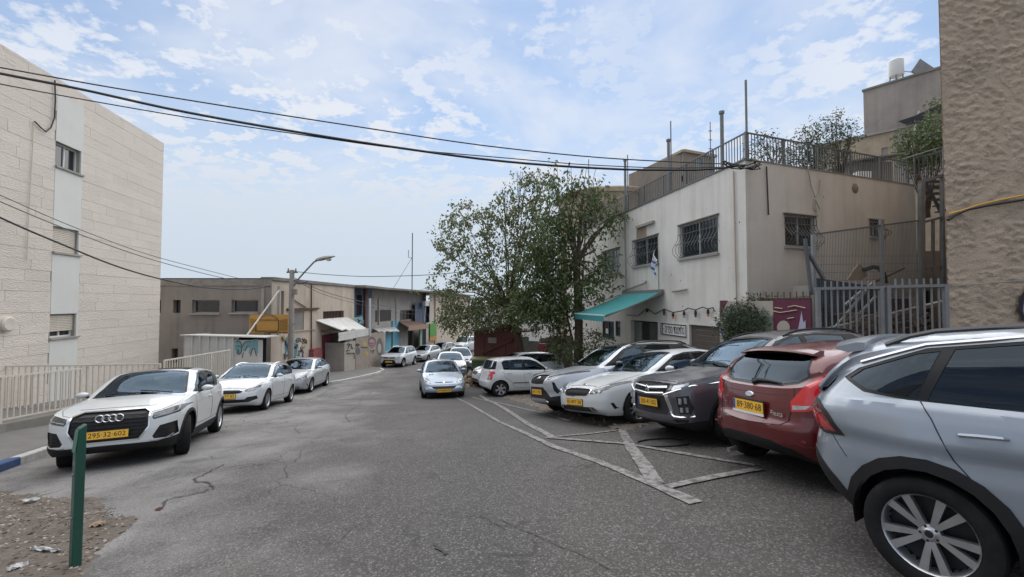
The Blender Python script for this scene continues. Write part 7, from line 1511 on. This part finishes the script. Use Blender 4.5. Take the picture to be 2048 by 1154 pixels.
ASX = dict(L=4.36, W=1.81, H=1.64, wb=2.67, ov=.89, tr=.345, rim=.23, wheel=(5, 'd'), clad=.045, flare=.03,
  zb=[(0, .25), (.5, .23), (1, .25), (3.3, .25), (3.9, .28), (4.36, .4)],
  zs=[(0, .86), (.25, .93), (.8, .99), (1.35, 1.03), (2.2, 1.06), (3.4, 1.12), (4.0, 1.14), (4.36, 1.08)],
  zc=[(0, .89), (.12, .97), (.45, 1.03), (1.0, 1.075), (1.16, 1.10), (2.0, 1.52), (2.3, 1.60), (2.8, 1.635), (3.6, 1.59), (3.95, 1.50), (4.2, 1.16), (4.28, 1.11), (4.36, 1.09)],
  F=[(0, .17), (.08, .06), (.22, .0), (.45, .01), (.7, .0), (.88, .02), (1, .07)],
  cuts=[('lower_bumper', PLASTIC, 'front', 'C', .003, [(0, .315), (.60, .32), (.80, .36), (.92, .40), (.92, .1), (0, .1)]),
    ('grille', INK, 'front', 'C', -.03, [(0, .905), (.44, .895), (.49, .86), (.43, .735), (0, .725)]),
    ('plate_panel', INK, 'front', 'C', -.02, [(0, .71), (.42, .715), (.50, .52), (.46, .44), (0, .43)]),
    ('chrome_corner', CHROME, 'front', 'S', .004, [(.43, .735), (.50, .75), (.56, .56), (.57, .45), (.53, .46), (.505, .52)]),
    ('corner_lamp', INK, 'front', 'S', -.015, [(.655, .715), (.80, .735), (.825, .56), (.80, .475), (.68, .47)]),
    ('lower_slot', INK, 'front', 'S', -.02, [(.56, .385), (.78, .40), (.76, .355), (.62, .345)]),
    ('headlight', LAMPW, 'front', 'S', -.006, [(.50, .875), (.46, .785), (.60, .81), (.80, .89), (.885, .975), (.84, .985), (.62, .92)]),
    ('headlight_edge', LAMPD, 'front', 'S', -.005, [(.50, .875), (.46, .785), (.53, .80), (.56, .89)]),
    ('headlight_edge', LAMPD, 'front', 'S', -.005, [(.78, .882), (.885, .975), (.84, .985), (.76, .955)])]
    + ws(1.13, 2.02, .67, .57, 1.01) + dlo([(1.32, 1.06), (1.98, 1.45), (2.3, 1.53), (2.8, 1.55), (3.5, 1.50), (3.85, 1.36), (3.6, 1.16), (2.4, 1.08)], [(G_CLEAR, [(1.58, 1.09), (2.04, 1.43), (2.35, 1.505), (2.44, 1.51), (2.44, 1.10)]), (G_TINT, [(2.54, 1.11), (2.54, 1.52), (2.8, 1.525), (3.3, 1.49), (3.3, 1.14)])]),
  lines=[SEAM([(1.30, 1.0), (1.24, .8), (1.32, .45), (2.44, .45), (2.50, .8), (2.52, 1.05)]), BON([(.10, .46), (.25, .66), (.6, .77), (1.08, .80)]), ('bonnet_seam', INK, 'front', [(-.48, .915), (-.2, .925), (.2, .925), (.48, .915)], .005, False)],
  handles=[(2.26, .95), (3.1, .98)], mirror=(1.62, 1.07), cab=(1.58, 1.06), wsb=1.13, rails=(2.2, 3.75, PLASTIC), plates=plate('205\u00b741\u00b7502', .60, blue=True),
  extra=[asx_extra, slats([.76, .79, .82, .85, .88], .42, PLASTIC, .009)])
# ---- red hatchback seen from behind
FIESTA = dict(L=3.95, W=1.722, H=1.48, wb=2.49, ov=.80, tr=.30, rim=.2, wheel=(5, 's'), arch=.335, drop=.07,
  zb=[(0, .2), (.5, .18), (1, .2), (2.9, .2), (3.5, .24), (3.95, .34)],
  zs=[(0, .68), (.3, .78), (.9, .90), (1.4, .96), (2.2, 1.0), (3.0, 1.07), (3.5, 1.10), (3.95, 1.02)],
  zc=[(0, .70), (.15, .78), (.5, .90), (.95, 1.0), (1.1, 1.03), (1.9, 1.40), (2.2, 1.46), (2.6, 1.475), (3.2, 1.435), (3.47, 1.37), (3.74, 1.07), (3.8, 1.045), (3.95, 1.03)],
  B=[(0, .12), (.08, .05), (.2, .0), (.42, .0), (.55, .06), (.75, .085), (1, .14)], ra=[(0, 0), (.02, .4), (.07, .65), (.16, .83), (.30, .925), (.48, .965)],
  cuts=[('lower_bumper', PLASTIC, 'rear', 'C', .003, [(0, .50), (.35, .485), (.58, .42), (.72, .29), (.74, .1), (0, .1)]),
    ('rear_window_trim', TRIMBLK, 'rear', 'C', -.003, [(0, 1.035), (.40, 1.045), (.56, 1.075), (.635, 1.14), (.53, 1.375), (0, 1.40)]),
    ('rear_window', G_TINT, 'rear', 'C', -.005, [(0, 1.065), (.38, 1.07), (.53, 1.095), (.605, 1.15), (.51, 1.36), (0, 1.385)]),
    ('tail_light', REDL, 'rear', 'S', .006, [(.545, .90), (.555, .80), (.70, .815), (.815, .87), (.83, 1.0), (.795, 1.20), (.755, 1.215), (.66, 1.06)], 1.4),
    ('reverse_light', LAMPW, 'rear', 'S', .007, [(.565, .865), (.57, .82), (.69, .835), (.73, .875), (.66, .87)]),
    ('window_trim', TRIMBLK, 'side', 'S', -.003, [(1.3, .99), (1.9, 1.30), (2.2, 1.37), (2.7, 1.385), (3.15, 1.34), (3.32, 1.27), (3.1, 1.12), (2.3, 1.03)]),
    ('door_window', G_TINT, 'side', 'S', -.005, [(2.36, 1.06), (2.36, 1.355), (2.7, 1.36), (3.1, 1.32), (3.24, 1.265), (3.05, 1.13)])],
  lines=[('hatch_seam', INK, 'rear', [(-.555, 1.04), (-.575, .93), (-.55, .80), (-.53, .70), (-.46, .655), (0, .635), (.46, .655), (.53, .70), (.55, .80), (.575, .93), (.555, 1.04)], .005, False),
    ('hatch_crease', INK, 'rear', [(-.5, .965), (-.3, .955), (.3, .955), (.5, .965)], .004, False), ('bumper_crease', 'PAINT', 'rear', [(.60, .50), (.68, .46), (.80, .47), (.86, .49)], .010, True),
    ('hatch_seam', INK, 'side', [(3.02, 1.42), (3.04, 1.40)], .003, True), SEAM([(2.3, 1.0), (2.34, .6), (2.3, .3)])],
  mirror=(1.5, 1.0), cab=(1.5, .98), plates=plate('89\u00b7380\u00b768', .795, 'r', dealer=True, blue=True, h=.12),
  extra=[oval(.925, .034, 2.0, SATIN, True), spoiler(3.36, 1.44, .56, .13, .03),
    lambda B, root, pm: one('rear_wiper', INK, lambda b: b.tube([B.rear(y, z)[0] + Vector((-.025, 0, 0)) for y, z in ((.02, 1.06), (-.05, 1.085), (-.2, 1.085), (-.38, 1.075))], .014, 6, radii=[.03, .024, .014, .008]), root, True),
    lambda B, root, pm: one('exhaust', SATIN, lambda b: b.tube([(B.x0 - B.L + .12, .35, .24), (B.x0 - B.L + .01, .35, .22)], .03, 8), root, True),
    lambda B, root, pm: [one('reflector', REDD, lambda b: b.box(B.rear(sg * .67, .52)[0] + Vector((-.002, 0, 0)), (.012, .10, .02)), root) for sg in (1, -1)]])
def script_badge(txt, y, z, size=.075):
    def fn(B, root, pm):
        p, n = B.rear(y, z); me = text_mesh(txt, size, .003); o = link('model_script', me, root, CHROME); o.matrix_local = frame(p + n * .006, (0, -1, 0), n)
    return fn
FIESTA['extra'].append(script_badge('Fiesta', -.40, .76))
# ---- pale blue-silver crossover, rear quarter
COROLLA = dict(L=4.46, W=1.825, H=1.62, wb=2.64, ov=.95, tr=.345, rim=.238, wheel=(5, 'd'), clad=.075, flare=.035, q=1.5,
  zb=[(0, .26), (.5, .24), (1, .26), (3.3, .26), (3.9, .34), (4.46, .46)],
  zs=[(0, .86), (.3, .93), (.9, 1.0), (1.4, 1.03), (2.2, 1.06), (3.2, 1.11), (3.9, 1.145), (4.2, 1.145), (4.46, 1.12)],
  zc=[(0, .88), (.15, .97), (.5, 1.03), (1.05, 1.09), (1.2, 1.11), (2.05, 1.52), (2.4, 1.59), (2.9, 1.625), (3.6, 1.605), (3.95, 1.565), (4.08, 1.49), (4.34, 1.20), (4.40, 1.15), (4.46, 1.13)],
  ra=[(0, 0), (.03, .3), (.10, .55), (.22, .76), (.36, .88), (.52, .95)], B=[(0, .16), (.12, .05), (.3, .0), (.5, .02), (.66, .05), (.85, .02), (1, .08)],
  S=[(0, .07), (.1, .035), (.3, .015), (.5, .012), (.66, .022), (.76, .0), (.88, .012), (1, .05)], drop=.08,
  cuts=[('rear_bumper', PLASTIC, 'side', 'S', .006, [(3.96, .2), (3.96, .40), (4.10, .56), (4.30, .72), (4.6, .72), (4.6, .2)]),
    ('sill_trim', PLASTIC, 'side', 'S', .008, [(.9, .1), (3.7, .1), (3.7, .42), (.9, .40)]),
    ('tail_light', INK, 'side', 'S', .006, [(4.60, 1.125), (4.20, 1.11), (4.10, 1.03), (4.0, .885), (4.16, .87), (4.60, .92)]),
    ('tail_lens', REDD, 'side', 'S', .010, [(4.60, 1.10), (4.22, 1.085), (4.14, 1.02), (4.05, .905), (4.18, .89), (4.60, .94)]),
    ('tail_lens', REDL, 'side', 'S', .011, [(4.30, 1.04), (4.17, 1.0), (4.08, .915), (4.32, .92)]),
    ('window_trim', TRIMBLK, 'side', 'S', -.003, [(1.35, 1.05), (2.0, 1.43), (2.35, 1.51), (2.9, 1.535), (3.5, 1.495), (3.92, 1.36), (4.02, 1.29), (3.86, 1.20), (3.6, 1.165), (2.4, 1.09)]),
    ('door_window', G_CLEAR, 'side', 'S', -.005, [(1.60, 1.09), (2.05, 1.41), (2.38, 1.485), (2.48, 1.495), (2.48, 1.11)]),
    ('door_window', G_TINT, 'side', 'S', -.005, [(2.57, 1.115), (2.57, 1.505), (2.9, 1.512), (2.98, 1.51), (3.0, 1.125)]),
    ('door_window', G_TINT, 'side', 'S', -.005, [(3.03, 1.13), (3.02, 1.508), (3.36, 1.485), (3.50, 1.17)]),
    ('quarter_window', G_TINT, 'side', 'S', -.005, [(3.56, 1.18), (3.43, 1.475), (3.55, 1.46), (3.88, 1.355), (3.97, 1.29), (3.84, 1.22)]),
    ('rear_window', G_TINT, 'rear', 'C', -.004, poly_rear_win(1.17, 1.48, .6, .52))],
  lines=[SEAM([(1.3, 1.0), (1.24, .8), (1.32, .44), (2.44, .44), (2.5, .8), (2.52, 1.05)]), ('door_seam', INK, 'side', [(3.54, 1.17), (3.48, 1.06), (3.44, .95), (3.40, .83), (3.34, .74)], .004, True),
    ('window_strip', SATIN, 'side', [(2.2, 1.495), (2.9, 1.555), (3.5, 1.515), (3.9, 1.40)], .014, True), ('bumper_seam', INK, 'side', [(4.12, .90), (4.06, .82), (4.0, .74)], .003, True), ('sill_line', INK, 'side', [(2.6, .53), (2.9, .52)], .010, True)],
  handles=[(2.3, .95), (3.26, .985)], mirror=(1.64, 1.07), cab=(1.6, 1.06), rails=(2.3, 3.75, GLOSSBLK),
  extra=[spoiler(3.92, 1.58, .60, .20, .045), lamps('tail_bar', REDL, [(4.2, .945), (4.30, .95)], .008, 'side'), lamps('tail_bar', REDL, [(4.17, .97), (4.31, .98)], .008, 'side')])
# ---- small white hatchback, right side and tail
SWIFT = dict(L=3.70, W=1.69, H=1.50, wb=2.38, ov=.75, tr=.305, rim=.205, wheel=(6, 'w'), arch=.345, tum=.26, drop=.07,
  zb=[(0, .22), (.5, .2), (1, .22), (2.8, .22), (3.4, .26), (3.7, .34)],
  zs=[(0, .72), (.3, .80), (.9, .90), (1.3, .94), (2.2, .96), (3.0, .99), (3.7, .97)],
  zc=[(0, .74), (.15, .82), (.5, .92), (.85, .99), (1.0, 1.02), (1.6, 1.42), (1.85, 1.48), (2.3, 1.50), (3.0, 1.475), (3.35, 1.43), (3.52, 1.05), (3.58, 1.0), (3.7, .985)],
  B=[(0, .07), (.12, .0), (.35, .0), (.5, .05), (.7, .09), (1, .14)],
  cuts=ws(.98, 1.62, .66, .58, .9) + [('window_trim', TRIMBLK, 'side', 'S', -.003, [(1.12, .965), (1.60, 1.30), (1.85, 1.39), (2.4, 1.41), (2.95, 1.38), (3.06, 1.30), (2.98, 1.02), (2.2, .985)]),
    ('door_window', G_CLEAR, 'side', 'S', -.005, [(1.30, .995), (1.66, 1.29), (1.88, 1.365), (2.10, 1.375), (2.10, 1.0)]), ('door_window', G_CLEAR, 'side', 'S', -.005, [(2.22, 1.005), (2.22, 1.38), (2.72, 1.37), (2.74, 1.03)]), ('quarter_window', G_TINT, 'side', 'S', -.005, [(2.78, 1.035), (2.77, 1.365), (2.92, 1.345), (3.0, 1.28), (2.93, 1.045)]),
    ('tail_light', REDL, 'side', 'S', .008, [(3.33, .97), (3.32, .89), (3.42, .87), (3.46, .68), (3.66, .66), (3.66, .88), (3.55, .98)]), ('reverse_light', LAMPW, 'side', 'S', .010, [(3.50, .80), (3.51, .71), (3.58, .70), (3.58, .80)]),
    ('rear_window', G_TINT, 'rear', 'C', -.004, poly_rear_win(1.04, 1.38, .58, .52)), ('rear_quarter', G_TINT, 'side', 'S', -.003, [(3.22, 1.36), (3.30, 1.05), (3.52, 1.05), (3.42, 1.36)]),
    ('headlight', LAMPD, 'front', 'S', -.004, [(.45, .68), (.5, .60), (.74, .66), (.8, .84), (.62, .76)])],
  lines=[SEAM([(1.10, .92), (1.05, .7), (1.12, .34), (2.1, .33), (2.15, .7), (2.16, .97)]), SEAM([(2.14, .33), (2.55, .34), (2.72, .6), (2.95, .75), (3.0, .98)]), ('side_strip', PLASTIC, 'side', [(1.2, .50), (1.8, .50), (2.62, .52)], .016, True)],
  handles=[(1.96, .88), (2.78, .90)], mirror=(1.28, .97), cab=(1.3, .97), wsb=.98, extra=[])
# ---- compact white SUV further down
VITARA = dict(L=4.17, W=1.775, H=1.61, wb=2.50, ov=.85, tr=.335, rim=.215, wheel=(5, 'd'), clad=.05, flare=.02, q=.75,
  zb=[(0, .25), (.5, .23), (3.3, .25), (4.17, .4)], zs=[(0, .84), (.25, .92), (.8, .98), (1.35, 1.02), (2.2, 1.05), (3.4, 1.09), (4.17, 1.08)],
  zc=[(0, .87), (.12, .96), (.45, 1.02), (.98, 1.06), (1.12, 1.09), (1.85, 1.50), (2.1, 1.57), (2.6, 1.60), (3.6, 1.56), (3.85, 1.48), (4.05, 1.13), (4.17, 1.09)],
  F=[(0, .14), (.1, .04), (.25, 0), (.5, .02), (.75, .01), (1, .08)],
  cuts=[('grille', INK, 'front', 'C', -.02, [(0, .80), (.50, .81), (.52, .75), (.44, .70), (0, .69)]), ('lower_intake', INK, 'front', 'C', -.02, [(0, .60), (.42, .60), (.58, .36), (.5, .32), (0, .30)]), ('bumper_lip', PLASTIC, 'front', 'C', .004, [(0, .30), (.9, .34), (.9, .1), (0, .1)]),
    ('headlight', LAMPW, 'front', 'S', -.004, [(.54, .82), (.54, .71), (.70, .71), (.83, .76), (.855, .87), (.7, .86)])] + ws(1.10, 1.88, .66, .57, 1.0)
    + dlo([(1.3, 1.06), (1.86, 1.43), (2.1, 1.50), (2.7, 1.52), (3.5, 1.47), (3.7, 1.36), (3.5, 1.13), (2.3, 1.07)], [(G_TINT, [(1.55, 1.09), (1.92, 1.41), (2.3, 1.49), (2.32, 1.09)]), (G_TINT, [(2.40, 1.10), (2.40, 1.495), (3.1, 1.47), (3.1, 1.12)])]),
  lines=[SEAM([(1.25, 1.0), (1.2, .8), (1.28, .45), (2.3, .45), (2.36, 1.04)]), ('grille_bar', CHROME, 'front', [(-.48, .735), (0, .725), (.48, .735)], .012, False)], handles=[(2.15, .92)], mirror=(1.55, 1.05), cab=(1.5, 1.05), wsb=1.10, rails=(2.0, 3.5, SATIN), plates=plate('47\u00b7256\u00b738', .45), extra=[oval(.75, .035, 1.2, CHROME), roundlamp(.70, .42, .05)])
# ---- plainer far cars
def far_car(L, W, H, belt, hood, ws0, ws1, rf, rb, q=.6, **kw):
    d = dict(L=L, W=W, H=H, wb=L * .6, ov=L * .2, tr=.32, rim=.21, wheel=(5, 's'), q=q, zb=[(0, .24), (.5, .22), (L - .8, .24), (L, .36)],
      zs=[(0, hood - .10), (.3, hood), (.9, belt - .06), (1.4, belt - .02), (2.4, belt), (L - .8, belt + .06), (L, belt + .02)],
      zc=[(0, hood - .07), (.15, hood + .04), (.5, hood + .10), (ws0 - .15, belt + .03), (ws0, belt + .06), (ws1, H - .08), (ws1 + .3, H - .01), ((ws1 + rf) / 2 + .1, H), (rf, H - .06), (rb, belt + .10), (rb + .08, belt + .06), (L, belt + .03)],
      cuts=[('grille', INK, 'front', 'C', -.02, [(0, hood - .13), (.42, hood - .12), (.46, hood - .2), (.36, hood - .26), (0, hood - .26)]), ('lower_intake', INK, 'front', 'C', -.02, [(0, .42), (.55, .42), (.62, .32), (0, .30)]),
        ('headlight', LAMPW, 'front', 'S', -.004, [(.50, hood - .12), (.50, hood - .22), (.72, hood - .19), (W / 2 - .06, hood + .02), (W / 2 - .12, hood + .03)])] + ws(ws0 - .02, ws1 + .02, W / 2 - .23, W / 2 - .33, belt - .08)
      + dlo([(ws0 + .2, belt + .03), (ws1, H - .16), (ws1 + .35, H - .09), ((ws1 + rf) / 2, H - .08), (rf - .1, H - .14), (rb - .25, belt + .14), (ws1 + .5, belt + .04)], [(G_TINT, [(ws0 + .45, belt + .05), (ws1 + .05, H - .175), (ws1 + .35, H - .12), (ws1 + .42, H - .12), (ws1 + .42, belt + .06)]), (G_TINT, [(ws1 + .5, belt + .06), (ws1 + .5, H - .12), (ws1 + 1.1, H - .12), (ws1 + 1.1, belt + .08)])]),
      lines=[SEAM([(ws0 + .1, belt - .05), (ws0 + .06, .7), (ws0 + .12, .4), (ws1 + .4, .4), (ws1 + .45, belt)])], mirror=(ws0 + .42, belt + .02), cab=(ws0 + .4, belt), wsb=ws0, handles=[(ws1 + .2, belt - .12)], extra=[])
    d.update(kw); return d
# ================================================================ cars
P_WHITE = paint('white_paint', (.54, .56, .56), 0, .32, .2); P_WHITE2 = paint('white_paint_cool', (.54, .565, .59), 0, .3, .2); P_SILV = paint('silver_paint', (.42, .44, .46), .45, .34, .15); P_BLUESILV = paint('blue_silver_paint', (.30, .36, .43), .45, .32, .15)
P_RAV = paint('ice_silver_paint', (.43, .45, .485), .3, .32, .15); P_GREY = paint('graphite_paint', (.085, .085, .10), .45, .32, .2); P_RED = paint('red_paint', (.105, .004, .006), .15, .30, .15); P_BLACK = paint('black_paint', (.015, .016, .018), .2, .25, .1); P_DSILV = paint('dark_silver_paint', (.20, .21, .22), .45, .34, .15); P_COR = paint('pale_blue_silver', (.27, .305, .35), .35, .30, .12)
CW = dict(CERATO); CW['plates'] = plate('85\u00b7897\u00b738', .44); CS_ = dict(CERATO); CS_['q'] = .8; CS_['plates'] = []
Q2['group'] = CEED['group'] = CS_['group'] = 'cars parked along the left side'
for s_ in (RAV, CW, ASX, FIESTA, COROLLA, SWIFT): s_['group'] = 'cars parked in the right hand row'
build_car(Q2, P_WHITE, -6.56, 7.73, -67.6, 'white crossover with four ring badge and dark roof parked by the pavement', steer=17)
build_car(CEED, P_WHITE2, -8.49, 13.97, -78.7, 'white estate car with roof rails parked behind the white crossover')
build_car(CS_, P_SILV, -9.59, 19.6, -81.2, 'silver saloon parked behind the white estate car')
P206['name'] = 'oncoming_car'; build_car(P206, P_BLUESILV, -2.71, 17.71, -77, 'silver blue cabriolet driving up the middle of the street')
build_car(VITARA, P_WHITE2, -9.39, 35.7, -98.5, 'white compact SUV parked at the end of the apron')
build_car(far_car(4.3, 1.8, 1.50, .97, .80, 1.15, 2.0, 3.7, 4.08), P_SILV, -8.5, 41.6, -103, 'silver hatchback parked behind the white compact SUV')
build_car(far_car(4.4, 1.8, 1.55, 1.0, .84, 1.15, 2.0, 3.8, 4.2, .5), P_BLACK, -7.9, 47.5, -106, 'black car parked behind the silver hatchback')
build_car(far_car(5.0, 1.9, 1.95, 1.20, 1.02, .95, 1.5, 4.7, 4.9, .5, cat='van'), P_WHITE, -6.3, 56, -104, 'white van parked beyond the black car under the tree')
build_car(far_car(4.2, 1.78, 1.50, .99, .84, 1.1, 1.9, 3.6, 4.0, .7), P_WHITE, -3.45, 25.6, -80, 'white car waiting just behind the silver blue cabriolet')
build_car(far_car(4.4, 1.82, 1.66, 1.05, .88, 1.0, 1.75, 4.0, 4.28, .6), P_DSILV, -3.45, 30.6, -78, 'dark silver people carrier behind the white car in the street')
build_car(far_car(4.4, 1.83, 1.58, 1.03, .86, 1.15, 2.0, 3.9, 4.2, .8), P_WHITE, -.95, 21.2, -162, 'white car with its nose showing behind the small white hatchback')
build_car(SWIFT, P_WHITE, 1.58, 18.84, 18, 'small white hatchback parked nose in with its red tail lamp to the street')
build_car(RAV, P_RAV, 1.48, 10.89, -161, 'pale silver SUV with black roof parked nose out')
build_car(CW, P_WHITE, 2.07, 9.45, -154, 'white saloon with narrow grille parked between two SUVs')
build_car(ASX, P_GREY, 3.07, 7.42, -165.6, 'dark grey SUV with chrome nose parked nose out')
build_car(FIESTA, P_RED, 5.80, 5.82, 11.5, 'red hatchback parked nose in next to the dark grey SUV')
yaw = R(-58); hx, hy = math.cos(yaw), math.sin(yaw); lx, ly = -hy, hx; wx, wy = 2.64, 2.85
build_car(COROLLA, P_COR, wx + hx * 2.64 + lx * .86, wy + hy * 2.64 + ly * .86, -58, 'pale blue silver crossover with black wheel arches parked beside the red hatchback')
